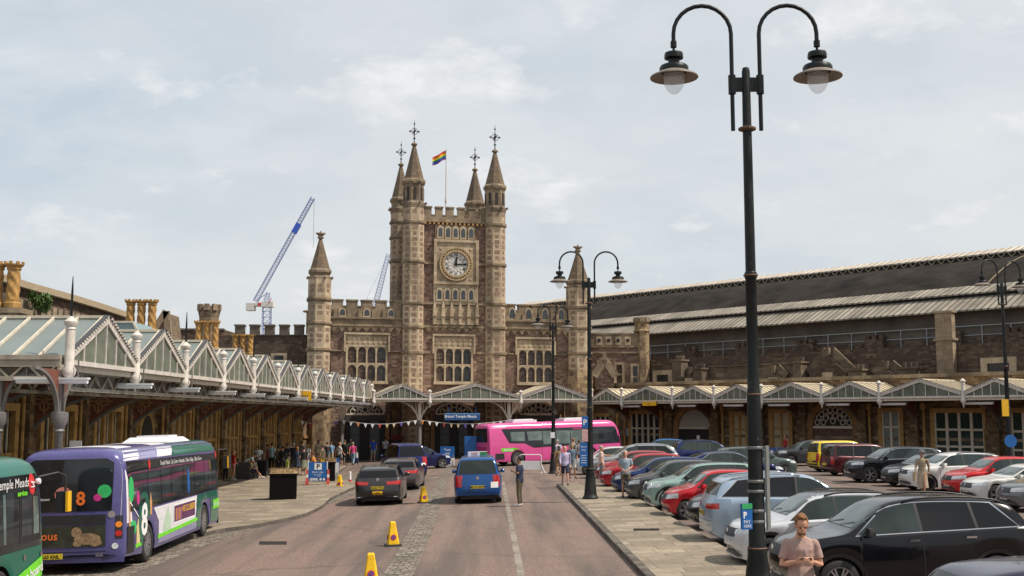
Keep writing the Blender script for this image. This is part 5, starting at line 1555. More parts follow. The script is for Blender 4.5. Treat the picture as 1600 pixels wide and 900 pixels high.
    if roofcol:
        q = MB(); wr = W/2-.05-tum*H*(1-fb)-.02
        sk.top(q, [(XS(rft)+.05,-wr+.04),(XS(rft)+.05,wr-.04),(XS(rrt),wr-.04),(XS(rrt),-wr+.04)], .004)
        q.build('roof_panel', paint(*roofcol), root, True)
    # side glass
    topz = lambda s: B(s) + (T(s)-B(s))*.85
    lo = lambda s: B(s) + .035
    def sglass(sa, sb, shift_a=0.0, shift_b=0.0, grow=0.0):
        n_ = 10; bottom = []; top = []
        for i in range(n_+1):
            s = sa + (sb-sa)*i/n_; bottom.append((XS(s), lo(s)-grow))
            st_ = sa+shift_a + (sb+shift_b-sa-shift_a)*i/n_
            top.append((XS(st_), max(topz(st_)+grow, lo(s)+.012)))
        return bottom + top[::-1]
    gA = cow + .02*L; gB = {'hatch':.885,'suv':.90,'estate':.92,'fast':.86,'mpv':.93,'van':.95}[style]*L
    if style == 'fast': gB = .83*L
    endsh = -.09*L if style in ('hatch','suv','estate') else (-.02*L if style != 'fast' else -.10*L)
    pil = [doors[1]*L] + ([doors[2]*L] if doors[2]*L < gB-.25 else [])
    cuts = [gA] + pil + [gB]
    shA = (rft-cow)*.78
    if chrome:
        q = MB()
        for sg in (-1, 1): sk.side(q, sglass(gA-.03, gB+.03, shA, endsh, .02), sg, .004)
        q.build('window_surround', CHR, root, True)
    for sg in (-1, 1):
        q = MB(); sk.side(q, sglass(gA, gB, shA, endsh, .004), sg, .0065); q.build('window_frame', BPL, root, True)
        for i in range(len(cuts)-1):
            q = MB(); a = cuts[i]+(.0 if i == 0 else .028); b = cuts[i+1]-(.0 if i == len(cuts)-2 else .028)
            sk.side(q, sglass(a, b, shA if i == 0 else -.03*i, endsh if i == len(cuts)-2 else -.03*(i+1)), sg, .009)
            q.build('side_window', TGL if (tint and i > 0) else CGL, root, True)
    # windscreens
    wc, wf = hw(cow)-.10, hw(rft)-.05-tum*(T(rft)-B(rft))-.06
    q = MB(); sk.front(q, [(-wc, T(cow)+.03),(wc, T(cow)+.03),(wf+.02, T(rft)-.03),(-wf-.02, T(rft)-.03)], .008, step=.12)
    ws = q.build('windscreen', WSG, root, True)
    q = MB()
    for dy in (-.55, .05):
        sk.front(q, [(dy, T(cow)+.035),(dy+.02, T(cow)+.03),(dy+.52, T(cow)+.10),(dy+.50,T(cow)+.115)], .018)
    q.build('wiper', BPL, ws)
    wr1, wr2 = hw(rrt)-.05-tum*(T(rrt)-B(rrt))-.07, hw(rbt)-.13
    zt_, zb_ = T(rrt)-.035, max(T(rbt)-.06, B(rbt)+.02)
    if style in ('mpv','van'): zb_ = H*.63 if style == 'mpv' else H*.6; wr2 = hw(rbt)-.14
    if style == 'fast': zt_ = T(.78*L); zb_ = T(.9*L); wr1 = wr2 = W*.33
    q = MB(); sk.rear(q, [(-wr2, zb_),(wr2, zb_),(wr1, zt_),(-wr1, zt_)], .008, step=.12)
    rw = q.build('rear_window', TGL if tint else CGL, root, True)
    # lamps
    hl = fo*.62
    for sg in (-1, 1):
        q = MB(); zl = T(.05*L)-.03
        hgt = .15 if style != 'mpv' else .24
        hgt = .13 if style in ('suv','fast','estate') else hgt
        sk.corner(q, (XS(.03*L), sg*W*.24), (XS(.115*L), sg*hw(.115*L)), zl-hgt-.02, zl-.02, 1, sg, .008, slant=.06, taper=.02)
        q.build('headlight', HLG, root, True)
        q = MB()
        if style in ('mpv','van'):
            sk.corner(q, (XS(L-.01), sg*(W*.36)), (XS(L-.13), sg*hw(L-.13)), H*.36, H*(.60 if style == 'mpv' else .58), -1, sg, .009, slant=.0)
        elif style == 'suv': sk.corner(q, (XS(L-.01), sg*W*.25), (XS(L-.30), sg*hw(L-.30)), H*.53, H*.53+.17, -1, sg, .009, slant=.05, taper=.03)
        else: sk.corner(q, (XS(L-.01), sg*W*.22), (XS(L-.28), sg*hw(L-.28)), H*.52, H*.52+.14, -1, sg, .009, slant=.02, taper=.015)
        q.build('taillight', TLG, root, True)
        # mirror
        s = doors[0]*L+.16; q = MB(); yy = hw(s); zc = B(s)+.09; x0 = XS(s)
        q.add([(x0+.06,sg*(yy-.06),zc-.07),(x0+.06,sg*(yy+.15),zc-.075),(x0+.05,sg*(yy+.16),zc+.06),(x0+.05,sg*(yy-.0),zc+.07),
               (x0-.05,sg*(yy-.04),zc-.06),(x0-.06,sg*(yy+.14),zc-.06),(x0-.06,sg*(yy+.15),zc+.05),(x0-.05,sg*(yy+.0),zc+.06),
               (x0+.11,sg*(yy+.05),zc-.03),(x0+.11,sg*(yy+.11),zc-.03),(x0+.11,sg*(yy+.10),zc+.03),(x0+.11,sg*(yy+.05),zc+.03)],
              [(4,5,6,7),(0,1,5,4),(1,2,6,5),(2,3,7,6),(3,0,4,7),(8,9,10,11),(0,8,9,1)[::-1],(1,9,10,2)[::-1],(2,10,11,3)[::-1],(3,11,8,0)[::-1]])
        q.build('mirror', pm if not clad else BPL, root, True)
        for dd in (doors[1]*L-.16, doors[2]*L-.14):
            q = MB(); zh = B(dd)-.10; yy = hw(dd)+.012
            q.box(XS(dd)-.09, XS(dd)+.09, sg*yy-.014, sg*yy+.014, zh-.016, zh+.016)
            q.build('door_handle', CHR if chrome else pm, root)
    # nose
    q = MB(); gw = W*(.24 if grille == 'small' else .30); zg_ = T(.05*L)-.05
    sk.front(q, [(-gw*.8, zg_-.17),(gw*.8, zg_-.17),(gw, zg_),(-gw, zg_)], .007)
    gr_ = q.build('grille', BPL, root, True)
    q = MB(); sk.front(q, [(-W*.33, cl+.1),(W*.33, cl+.1),(W*.36, cl+.1+H*.085),(-W*.36, cl+.1+H*.085)], .007); q.build('air_intake', BPL, root, True)
    q = MB(); q.lathe([(.055,0),(.05,.012)], 14, (0,0,0), axis='x')
    h_, nn_, _, _ = sk.bvh.ray_cast(Vector((9, 0, zg_-.07)), Vector((-1,0,0)), 20)
    if h_ is not None: link('badge', q.mesh('badge', CHR), gr_, (h_.x+.008, 0, zg_-.07))
    def plate_at(fx, zc, mt, txt, wd=.26):
        h0, _, _, _ = sk.bvh.ray_cast(Vector((fx*9, 0, zc)), Vector((-fx,0,0)), 20)
        if h0 is None: return
        xx = h0.x + fx*.012; q = MB()
        q.box(xx-.008, xx+.008, -wd, wd, zc-.057, zc+.057)
        p = q.build('number_plate', mt, root)
        if txt:
            q = MB(); q.text(txt, .115, (xx+fx*.010, 0, zc-.04), (0,fx,0), (0,0,1), bold=.003); q.build('plate_lettering', BLACKP, p)
    plate_at(1, cl+.26 if style != 'suv' else cl+.30, PLW, plate)
    zr_ = H*.46 if style in ('estate','suv','hatch') else H*.36
    if style == 'fast': zr_ = H*.40
    plate_at(-1, zr_, PLY, plate)
    if rails:
        for sg in (-1, 1):
            q = MB(); pr = None; ww = hw(rft)-.05-tum*H*(1-fb)+.02
            pts = []
            for i in range(9):
                s = rft+.08*L + (rrt-rft-.08*L)*i/8; pts.append((XS(s), sg*ww, B(s)+(T(s)-B(s))*.93+.045*math.sin(math.pi*min(1,max(0,(i+.001)/8)))**.4))
            q.tube(pts, .02, 6); q.build('roof_rail', CHR if rails == 'chrome' else BPL, root, True)
    for a in (A1, A2):
        for sg in (-1, 1): add_wheel(root, XS(a), sg*(W/2-rimw/2-.012), r, rimw, spokes, darkrim)
    if spare:
        add_wheel(root, -L/2-.1, 0, .3, .18)
    if extra: extra(root, sk, dict(L=L, W=W, H=H, XS=XS, T=T, B=B, hw=hw))
    on_slope(root, x, y, rz, dz)
    return root
GR = 'cars parked in the forecourt'
PI = math.pi
# --- vehicles on the carriageway, facing away
def facing(deg): return PI/2 + R(deg)
def rear_extra(root, sk, d):
    q = MB(); sk.rear(q, [(-.19,.42),(.19,.42),(.19,.56),(-.19,.56)], .012); q.build('taxi_plate', YELS, root)
    q = MB(); q.text('HPV', .12, (-d['L']/2-.03, 0, .45), (0,-1,0), (0,0,1)); q.build('taxi_plate_lettering', BLACKP, root)
    q = MB(); sk.rear(q, [(-d['W']*.42,.33),(d['W']*.42,.33),(d['W']*.42,.355),(-d['W']*.42,.355)], .012); q.build('bumper_trim', CHR, root)
    q = MB(); h_, _, _, _ = sk.bvh.ray_cast(Vector((-9,0,.98)), Vector((1,0,0)), 20); q.lathe([(.07,0),(.06,-.012)], 14, (h_.x-.006,0,.98), axis='x'); q.build('badge', CHR, root)
car('parked_car', 'dark grey estate car with yellow number plates queued behind a darker car', 'car', -4.35, 46.3, facing(1), ('graphite_paint', (.045,.042,.042), .5, .3), 4.75, 1.83, 1.5, 'estate', tint=True, rails=True, plate='GU67 FTO', extra=rear_extra, group='cars and taxis on the carriageway')
car('parked_car', 'brown grey hatchback squeezed between the grey estate and dark blue taxi van', 'car', -4.15, 54.8, facing(-2), ('brown_grey_paint', (.09,.075,.078), .5, .3), 4.3, 1.8, 1.47, 'hatch', tint=True, plate='WR19 KXD', group='cars and taxis on the carriageway')
def bvan(root, sk, d):
    q = MB(); sk.rear(q, [(-.75,.62),(-.5,.62),(-.5,.84),(-.75,.84)], .012); q.build('taxi_plate', SIGNW, root)
car('taxi_van', 'dark blue taxi van parked at an angle before the station entrance', 'taxi', -4.95, 65.0, facing(18), ('dark_blue_paint', (.014,.018,.12), .3, .3), 4.75, 1.85, 1.95, 'mpv', tint=True, plate='VN66 AXC', extra=bvan, r=.34, group='cars and taxis on the carriageway')
car('parked_car', 'small dark blue car mostly hidden behind the dark blue taxi van', 'car', -4.6, 75, facing(-75), ('navy_blue_paint', (.012,.018,.09), .3, .3), 4.2, 1.75, 1.5, 'hatch', group='cars and taxis on the carriageway')
def taxi_sign(root, sk, d):
    o = MB(); z = d['H']; o.box(-.45, -.25, -.38, .38, z-.02, z+.13); s_ = o.build('taxi_sign', SIGNW, root)
    o = MB(); o.box(-.455,-.449,-.38,-.1,z,z+.115); o.build('sign_panel', plain('green_sign_panel', (.02,.25,.06), .4), s_)
    o = MB(); o.text('TAXI', .11, (-.456, .13, z+.02), (0,-1,0), (0,0,1), bold=.004); o.build('sign_lettering', REDS, s_)
    q = MB(); sk.rear(q, [(-.78,.60),(-.5,.60),(-.5,.82),(-.78,.82)], .014); q.build('taxi_plate', SIGNW, root)
    q = MB(); sk.rear(q, [(-.5,.30),(.5,.30),(.5,.33),(-.5,.33)], .012); q.build('bumper_trim', CHR, root)
    q = MB(); h_, _, _, _ = sk.bvh.ray_cast(Vector((-9,0,.98)), Vector((1,0,0)), 20); q.lathe([(.08,0),(.07,-.012)], 5, (h_.x-.006,0,.98), axis='x'); q.build('badge', CHR, root)
car('taxi', 'bright blue taxi with roof sign driving away on the carriageway', 'taxi', -.43, 45.6, facing(0), ('bright_blue_paint', (.010,.075,.26), .2, .25), 4.4, 1.84, 1.8, 'mpv', plate='MX10 EXW', extra=taxi_sign, r=.32, group='cars and taxis on the carriageway')

# --- the row along the pavement, noses (or tails) to the left
def prow(Y, nose, label, col, rz=PI, **k):
    L = k.get('L', 4.2)
    return car('parked_car', label, 'car', nose + L/2*math.cos(rz-PI if abs(rz) > 1 else rz), Y, rz, col, group=GR, **k)
prow(13.9, 5.25, 'dark purple blue saloon at the bottom right corner, only its roof showing', ('midnight_paint', (.022,.02,.05), .5, .25), rz=0, L=4.3, W=1.8, H=1.40, style='hatch', tint=True, plate='WX12 LGP')
prow(20.3, 5.0, 'large black family car with chrome window surround behind the man with a phone', ('black_paint', (.006,.006,.008), .3, .2), L=4.6, wb=2.73, ovh=.53, W=1.82, H=1.72, style='suv', tint=True, chrome=True, clad=True, rails=True, r=.36, plate='WF67 UYL', spokes=6)
prow(24.3, 5.05, 'pale silver compact car with black roof next to the large black car', ('pale_silver_paint', (.60,.61,.64), .3, .3), L=4.15, W=1.78, H=1.54, style='suv', roofcol=('black_roof_paint', (.012,.012,.014), .3, .25), clad=True, r=.34, plate='WR23 ZPD', rails=True, darkrim=True)
prow(28.6, 5.35, 'light blue people carrier reversed in with white roof rails and tinted windows', ('light_blue_paint', (.33,.42,.53), .4, .3), rz=0, L=4.75, W=1.85, H=1.72, style='estate', tint=True, rails='chrome', chrome=True, r=.34, plate='WV20 HXT')
prow(32.3, 5.6, 'small black hatchback between the red car and the light blue people carrier', ('soft_black_paint', (.018,.02,.022), .4, .28), L=3.9, W=1.72, H=1.47, style='hatch', plate='WP60 NFA', r=.3)
prow(35.6, 5.4, 'small bright red city car with round headlights', ('bright_red_paint', (.45,.012,.02), .1, .25), L=3.5, W=1.64, H=1.47, style='hatch', plate='WN18 ODJ', r=.29, grille='small')
def mini_extra(root, sk, d):
    for sg in (-1, 1):
        q = MB(); D = Vector((-.9,-sg*.43,0)).normalized(); h_, n_, _, _ = sk.bvh.ray_cast(Vector((d['XS'](.12), sg*.58, .80)) - D*3, D, 8)
        if h_ is not None:
            q.lathe([(.13,0),(.12,.03),(.04,.04)], 18, (0,0,0), axis='z'); o = link('round_headlight', q.mesh('round_headlight', HLG, True, 40), root, h_ + n_*.004)
            o.rotation_euler = (n_ if n_.dot(D) < 0 else -n_).to_track_quat('Z','Y').to_euler()
prow(39.2, 5.3, 'mint green compact car with black wheel arches and black roof', ('mint_green_paint', (.27,.40,.37), .2, .3), L=4.25, W=1.82, H=1.55, style='suv', roofcol=('black_roof_paint', (.012,.012,.014), .3, .25), clad=True, darkrim=True, r=.34, plate='WU21 GKC', extra=mini_extra)
prow(42.8, 5.1, 'mid grey hatchback with silver wheels beside the man in patterned shirt', ('mid_grey_paint', (.10,.105,.11), .4, .28), L=4.0, W=1.75, H=1.5, style='hatch', plate='WK19 HSV', r=.33)
prow(46.6, 5.0, 'deep blue hatchback parked between the grey and red hatchbacks', ('deep_blue_paint', (.010,.028,.12), .3, .28), L=4.3, W=1.8, H=1.47, style='hatch', plate='WD17 PEV')
prow(50.3, 4.85, 'red hatchback parked just beyond the deep blue hatchback', ('crimson_paint', (.38,.015,.025), .2, .28), L=4.1, W=1.75, H=1.5, style='hatch', plate='WA15 RZC')
prow(54.2, 5.0, 'dull red hatchback parked second beyond the deep blue hatchback', ('dull_red_paint', (.33,.04,.045), .2, .35), L=4.0, W=1.73, H=1.5, style='hatch', plate='WG14 BXN')
prow(58.6, 5.1, 'silver people carrier with long roof near the end of the row', ('silver_paint', (.42,.43,.43), .6, .3), L=4.8, W=1.85, H=1.68, style='estate', tint=True, rails='chrome', r=.34, chrome=True)
prow(62.4, 4.6, 'white hatchback at the far end of the row near the pink bus', ('cool_white_paint', (.55,.55,.54), .1, .3), L=4.1, W=1.75, H=1.48, style='hatch')
# second row behind, noses to the right
car('parked_car', 'dark blue saloon facing right in the second row', 'car', 10.9, 51.0, 0, ('royal_navy_paint', (.010,.015,.075), .3, .25), 4.8, 1.85, 1.5, 'fast', tint=False, group=GR, chrome=True)
car('parked_car', 'grey green car facing right showing only its windscreen beside the tall lamp post', 'car', 13.1, 56.0, 0, ('grey_green_paint', (.10,.13,.12), .4, .3), 4.3, 1.8, 1.56, 'suv', group=GR)
car('parked_car', 'navy car with pale roof box edge behind the dark blue saloon', 'car', 12.2, 62.5, 0, ('inky_navy_paint', (.012,.02,.10), .3, .3), 4.5, 1.8, 1.75, 'estate', group=GR, rails=True)
car('parked_car', 'bright blue car partly hidden behind the front of the pink bus', 'car', 11.6, 76, PI, ('sky_blue_car_paint', (.02,.12,.35), .3, .3), 4.0, 1.75, 1.55, 'hatch', group=GR)
# far right rows
def frow(px, py, nose, label, col, rz=PI, **k):
    return None
def fr(Y, nose, label, col, ang=0, **k):
    L = k.get('L', 4.3)
    return car('parked_car', label, 'car', nose + L/2*math.cos(ang), Y, PI+ang, col, group=GR, **k)
fr(36.6, 16.6, 'mid grey sports hatchback at the right edge of the photo', ('steel_grey_paint', (.15,.16,.17), .5, .3), L=4.4, W=1.83, H=1.48, style='hatch', r=.34)
fr(40.2, 16.9, 'white saloon nose between the red car and the grey sports hatchback', ('bright_white_paint', (.6,.6,.58), .0, .3), L=4.5, W=1.82, H=1.36, style='fast', r=.33)
fr(43.4, 17.5, 'bright red family car with slim headlights right of the white car', ('flame_red_paint', (.5,.012,.015), .1, .25), L=4.4, W=1.8, H=1.52, style='hatch', r=.34)
fr(46.6, 17.0, 'white family car with black grille behind the woman in patterned dress', ('clean_white_paint', (.65,.65,.64), .0, .28), L=4.4, W=1.82, H=1.58, style='suv', r=.34, rails=True, darkrim=True)
fr(49.4, 17.2, 'low black hatchback between the white family car and large dark car', ('low_black_paint', (.012,.013,.015), .3, .25), L=4.3, W=1.8, H=1.45, style='hatch')
fr(52.6, 16.6, 'large dark slate car with chrome window line and silver wheels', ('slate_black_paint', (.02,.022,.028), .4, .22), L=4.75, W=1.93, H=1.66, style='suv', chrome=True, r=.38, rimw=.25)
car('parked_car', 'dark red and black estate seen from behind beside the yellow van', 'car', 19.5, 58.6, R(8), ('maroon_paint', (.07,.012,.016), .3, .3), 4.4, 1.8, 1.65, 'mpv', tint=True, group=GR)
def yvan(root, sk, d):
    q = MB(); sk.rear(q, [(-d['W']*.47,.2),(d['W']*.47,.2),(d['W']*.47,.62),(-d['W']*.47,.62)], .012); q.build('bumper', BPL, root)
car('parked_van', 'bright yellow small van with red tail lights between the grey car and dark estate', 'van', 19.7, 62.5, R(8), ('bright_yellow_paint', (.72,.50,.01), .0, .3), 4.0, 1.7, 1.72, 'mpv', group=GR, extra=yvan)
car('parked_car', 'dark grey compact car left of the yellow van, parked side on', 'car', 19.9, 70, PI, ('dark_grey_paint', (.055,.058,.064), .4, .3), 4.4, 1.83, 1.6, 'suv', group=GR, darkrim=False, clad=True)
car('parked_car', 'dark car with white mirror at the far right beneath the fourth lamp post', 'car', 27.0, 50.5, PI, ('charcoal_blue_paint', (.03,.035,.042), .4, .3), 4.3, 1.8, 1.5, 'suv', group=GR)
# ------------------------------------------------------------------ buses
def bus(label, x, y, rz, L, wb, ro, cols, windows, extra, rake=.25, H=2.86, W=2.44, group='single deck buses'):
    """single decker: body of curved panels; cols = (body, roof, ...) ; origin at the middle, forward = +x"""
    root = empty('bus', (0,0,0), 0, label, 'bus', group)
    r = .47; cl = .27; A1 = L-ro-wb; A2 = L-ro; RA = r+.07
    prof = chaikin([(0,.42),(.01,1.0),(.03+rake*.15,1.6),(.06+rake*.6,2.3),(.14+rake,H-.18),(.35+rake,H-.03),(.8+rake,H),(L-.7,H),(L-.22,H-.04),(L-.07,H-.14),(L-.025,H-.35),(L-.012,1.0),(L,.45)], 1)
    T = lambda s: lerpf(prof, s)
    def bot(s):
        b = cl + .06*max(0, 1-s/.6) + .10*max(0, 1-(L-s)/1.6)
        for a in (A1, A2):
            dx = abs(s-a)
            if dx < RA: b = max(b, r + math.sqrt(max(0, RA*RA-dx*dx)))
        return b
    xs = {round(i/60*L,4) for i in range(61)} | {round(v,4) for v in (.01,.03,.06,.1,.16,.22,.3,.4,.5)} | {round(L-v,4) for v in (.005,.015,.03,.06,.1,.16,.22,.3)}
    for a in (A1, A2):
        for t in range(13): xs.add(round(a-RA*math.cos(math.pi*t/12),4))
        xs.add(round(a-RA-.006,4)); xs.add(round(a+RA+.006,4))
    xs = sorted(xs); xs = [v for i, v in enumerate(xs) if i == 0 or v-xs[i-1] > .003]
    rows = []; w = W/2
    for s in xs:
        t = T(s); b_ = bot(s); k = t/H; sx = L/2-s
        fr = max(0, 1-s/.9); rr_ = max(0, 1-(L-s)/.45)
        pts = [(w-.4,b_),(w-.03,b_),(w,b_+.12),(w,max(b_+.2,.85*k)),(w,max(b_+.25,1.2*k)),(w-.01,1.6*k if b_<1.1 else 1.6*k),(w-.03,2.1*k),(w-.06,(H-.42)*k),(w-.10,(H-.26)*k),(w-.17,(H-.14)*k),(w-.30,(H-.055)*k),(w-.55,(H-.015)*k),(0,t)]
        row = []
        for yy, z_ in pts:
            q = (yy/w)**4; z_ = min(z_, t)
            row.append((sx - fr*fr*q*.42 + rr_*rr_*q*.16, yy, z_))
        rows.append(row)
    m = MB(); vs = []; n = len(rows[0]); N_ = 2*n-1; fs = []; ms = []
    for row in rows: vs += row + [(a,-b,c) for a, b, c in row[-2::-1]]
    for i in range(len(rows)-1):
        for j in range(N_-1): fs.append((i*N_+j, i*N_+j+1, (i+1)*N_+j+1, (i+1)*N_+j)); ms.append(1 if j in (0,N_-2) else 0)
    fs += [tuple(range(N_-1,-1,-1)), tuple(range((len(rows)-1)*N_, len(rows)*N_))]; ms += [0, 0]
    m.add(vs, fs); m.m = ms
    sk = Skin(m)
    XS = lambda s: L/2-s
    m.box(XS(L-.3), XS(.4), -w+.42, w-.42, cl+.02, cl+.4, 1)
    for a in (A1, A2): m.box(XS(a)-RA, XS(a)+RA, -w+.40, w-.40, r, r+RA+.02, 1)
    for sg in (-1, 1):      # panel joints
        for s in (L*.2, L*.34, L*.48, L*.62, L*.76):
            sk.side(m, [(XS(s)-.008,cl+.04),(XS(s)+.008,cl+.04),(XS(s)+.008,1.1),(XS(s)-.008,1.1)], sg, .003, 1, .3)
    m.build('body', [cols[0], BPL], root, True, 40)
    for a in (A1, A2):
        for sg in (-1, 1): add_wheel(root, XS(a), sg*(w-.16), r, .27, 8, False)
    def panel(name, kind, out, mt, off=.006, sg=-1, step=.2, parent=root):
        q = MB()
        if kind == 'side': sk.side(q, out, sg, off, step=step)
        elif kind == 'rear': sk.rear(q, out, off, step=step)
        elif kind == 'front': sk.front(q, out, off, step=step)
        else: sk.top(q, out, off, step=step)
        return q.build(name, mt, parent, True)
    def P(*ps): return [(XS(L-a), b) for a, b in ps]      # measured from the rear along the side
    extra(root, sk, panel, P, XS, w, L, H)
    on_slope(root, x, y, rz)
    return root
def circ(cx_, cy_, rx_, ry_, n=20): return [(cx_+rx_*math.cos(2*math.pi*i/n), cy_+ry_*math.sin(2*math.pi*i/n)) for i in range(n)]
BG = glassmat('bus_window_glass', (.022,.026,.03)); BG2 = glassmat('bus_pane_glass', (.035,.045,.05)); BGL = glassmat('bus_light_pane', (.16,.21,.2))
LIME = plain('lime_green_panel', (.16,.62,.03), .4, var=.15); WPAN = plain('white_bus_panel', (.68,.68,.72), .35, var=.05)
PURP = paint('purple_bus_paint', (.095,.09,.25), .1, .3); PURPL = paint('light_purple_bus_paint', (.30,.29,.50), .1, .3)
BGREEN = paint('green_bus_paint', (.003,.125,.085), .1, .3); PINK = paint('pink_bus_paint', (.62,.085,.28), .0, .3); PINKL = paint('pale_pink_bus_paint', (.76,.30,.50), .0, .3)
def purple(root, sk, panel, P, XS, w, L, H):
    def txt(s, size, O, X_, mt, name='lettering', bold=0, Z_=(0,0,1), parent=root, align='CENTER'):
        q = MB(); q.text(s, size, O, X_, Z_, bold=bold, align=align); return q.build(name, mt, parent)
    yS = -w-.012
    # right side, measured from the rear
    panel('roof_panel', 'side', P((.25,H-.34),(1.4,H-.34),(1.7,H-.13),(.5,H-.13)), WPAN)
    panel('roof_panel', 'side', P((1.4,H-.34),(3.0,H-.34),(3.3,H-.13),(1.7,H-.13)), PURPL)
    panel('roof_panel', 'side', P((3.0,H-.34),(4.4,H-.34),(4.8,H-.13),(3.3,H-.13)), WPAN)
    panel('roof_panel', 'side', P((4.4,H-.36),(L-.25,H-.36),(L-.4,H-.13),(4.8,H-.13)), BGREEN, .008)
    panel('roof_panel', 'top', [(XS(L-.6),-w+.2),(XS(L-1.8),-w+.2),(XS(L-2.2),w-.3),(XS(L-1.0),w-.3)], WPAN)
    panel('roof_panel', 'top', [(XS(L-3.4),-w+.2),(XS(L-4.85),-w+.2),(XS(L-5.2),w-.3),(XS(L-3.8),w-.3)], WPAN)
    panel('roof_panel', 'top', [(XS(L-4.9),-w+.2),(XS(.7),-w+.2),(XS(.7),w-.3),(XS(L-5.3),w-.3)], BGREEN, .008)
    panel('side_panel', 'side', P((2.9,.95),(6.85,.95),(6.95,1.28),(2.5,1.28)), WPAN)
    panel('side_panel', 'side', P((2.95,.55),(6.7,.55),(6.9,.96),(2.95,.96)), WPAN)
    panel('side_panel', 'side', P((2.95,.36),(6.9,.36),(6.9,.57),(2.95,.49)), PURPL, .006)
    panel('side_panel', 'side', P((.12,1.1),(.7,1.1),(.4,2.15),(.15,2.5)), WPAN, .008)
    panel('side_panel', 'side', P((6.95,.36),(7.5,.36),(7.5,1.28),(6.95,1.28)), BGREEN, .008)
    panel('side_panel', 'side', P((8.65,.36),(L-.25,.38),(L-.2,1.28),(7.5,1.28),(7.5,1.1),(8.65,1.1)), BGREEN, .009)
    panel('skirt_stripe', 'side', P((2.85,.48),(6.95,.56),(6.95,.66),(2.85,.58)), LIME, .012)
    panel('skirt_stripe', 'side', P((.95,.46),(1.6,.48),(1.6,.57),(.95,.55)), LIME, .012)
    win = panel('window_band', 'side', P((.42,1.34),(L-.35,1.30),(L-.42,2.42),(.42,2.5)), BG, .010)
    for a, b in ((.7,1.9),(2.0,3.1),(3.2,4.1),(4.2,5.4),(5.5,6.6),(6.7,7.8),(7.9,8.9),(9.0,L-.55)):
        panel('pane', 'side', P((a,1.40),(b,1.40),(b,2.22),(a,2.24)), BG2, .014, parent=win)
    panel('route_strip', 'side', P((2.3,2.27),(L-.6,2.22),(L-.6,2.42),(2.3,2.46)), BPL, .016, parent=win)
    txt('Temple Meads  City Centre  Hotwells  Clifton Village  Clifton Down', .16, (XS(L-5.3), yS-.008+.03, 2.29), (1,0,-.008), SIGNW, parent=win)
    for a in (2.2, 9.5): panel('red_roundel', 'side', P(*[(a+u, 2.37+v) for u, v in circ(0,0,.09,.12,12)]), REDS, .018, parent=win)
    # figure 8 roundel
    panel('roundel', 'side', P(*circ(1.65, 1.10, .46, .68, 28)), BGREEN, .014)
    txt('8', 1.05, (XS(L-1.65), yS-.006, .72), (1,0,0), SIGNW, 'route_number', .03)
    # balloons and bridge scene
    panel('artwork', 'side', P(*circ(.62, 1.85, .20, .30, 18)), plain('balloon_green', (.03,.42,.12), .5), .016)
    panel('artwork', 'side', P(*circ(1.15, 1.62, .12, .17, 18)), plain('balloon_magenta', (.5,.03,.22), .5), .016)
    panel('artwork', 'side', P((.40,.9),(.54,.9),(.50,1.7),(.44,1.7)), plain('bridge_tower_tan', (.5,.28,.12), .6), .013)
    panel('artwork', 'side', P((.5,1.55),(1.2,1.15),(1.2,1.18),(.5,1.6)), SIGNW, .013)
    panel('artwork', 'side', P(*circ(.75, .95, .26, .18, 14)), plain('balloon_green', (.03,.42,.12), .5), .012)
    panel('artwork', 'side', P((1.02,.55),(1.3,.55),(1.3,1.0),(1.15,1.15),(1.02,.95)), plain('house_cream', (.6,.5,.25), .6), .012)
    panel('artwork', 'side', P((2.12,.95),(2.3,.95),(2.3,1.45),(2.21,1.7),(2.12,1.45)), plain('bridge_tower_tan', (.5,.28,.12), .6), .0165)
    panel('artwork', 'side', P((3.3,.62),(4.1,.62),(4.1,.9),(3.8,1.2),(3.5,.95)), plain('skyline_sage', (.42,.55,.42), .6), .012)
    panel('engine_grille', 'side', P((.3,.42),(.85,.40),(.85,1.0),(.3,1.02)), BPL, .014)
    # advert on the white panel
    ad = panel('advert', 'side', P((4.35,.70),(6.75,.70),(6.75,1.22),(4.35,1.22)), SIGNW, .012)
    panel('advert_picture', 'side', P((4.42,.75),(6.68,.75),(6.68,1.17),(4.42,1.17)), plain('advert_plum', (.10,.03,.09), .5, var=.3), .016, parent=ad)
    for k in range(4): panel('advert_bottle', 'side', P((4.55+.16*k,.78),(4.64+.16*k,.78),(4.64+.16*k,1.1),(4.55+.16*k,1.1)), (plain('advert_amber', (.55,.25,.05), .5), plain('advert_rose', (.55,.2,.25), .5))[k % 2], .019, parent=ad)
    txt('WE CLUBBERS', .23, (XS(L-5.95), yS-.008, .95), (1,0,0), plain('advert_gold', (.75,.42,.05), .5), parent=ad, bold=.004)
    panel('operator_panel', 'side', P((8.95,.72),(9.75,.74),(9.8,1.02),(8.95,1.0)), LIME, .016)
    txt('first bus', .2, (XS(L-9.35), yS-.01, .81), (1,0,0), SIGNW)
    panel('blue_sticker', 'side', P(*circ(5.95,1.75,.13,.36,16)), SIGNB, .022)
    # rear
    rwn = panel('rear_window', 'rear', [(-w+.28,1.42),(w-.28,1.42),(w-.24,2.50),(w-.4,2.60),(-w+.4,2.60),(-w+.24,2.50)], BG, .010)
    panel('artwork', 'rear', circ(.14,1.80,.19,.18,18)[::-1], plain('balloon_coral', (.62,.20,.16), .6), .014, parent=rwn)
    panel('artwork', 'rear', [(.10,1.56),(.18,1.56),(.24,1.68),(.04,1.68)], plain('balloon_coral', (.62,.20,.16), .6), .013, parent=rwn)
    panel('artwork', 'rear', circ(-.78,1.86,.15,.15,18)[::-1], plain('balloon_green', (.03,.42,.12), .5), .014, parent=rwn)
    panel('artwork', 'rear', circ(-.63,1.72,.09,.085,14)[::-1], plain('balloon_magenta', (.5,.03,.22), .5), .015, parent=rwn)
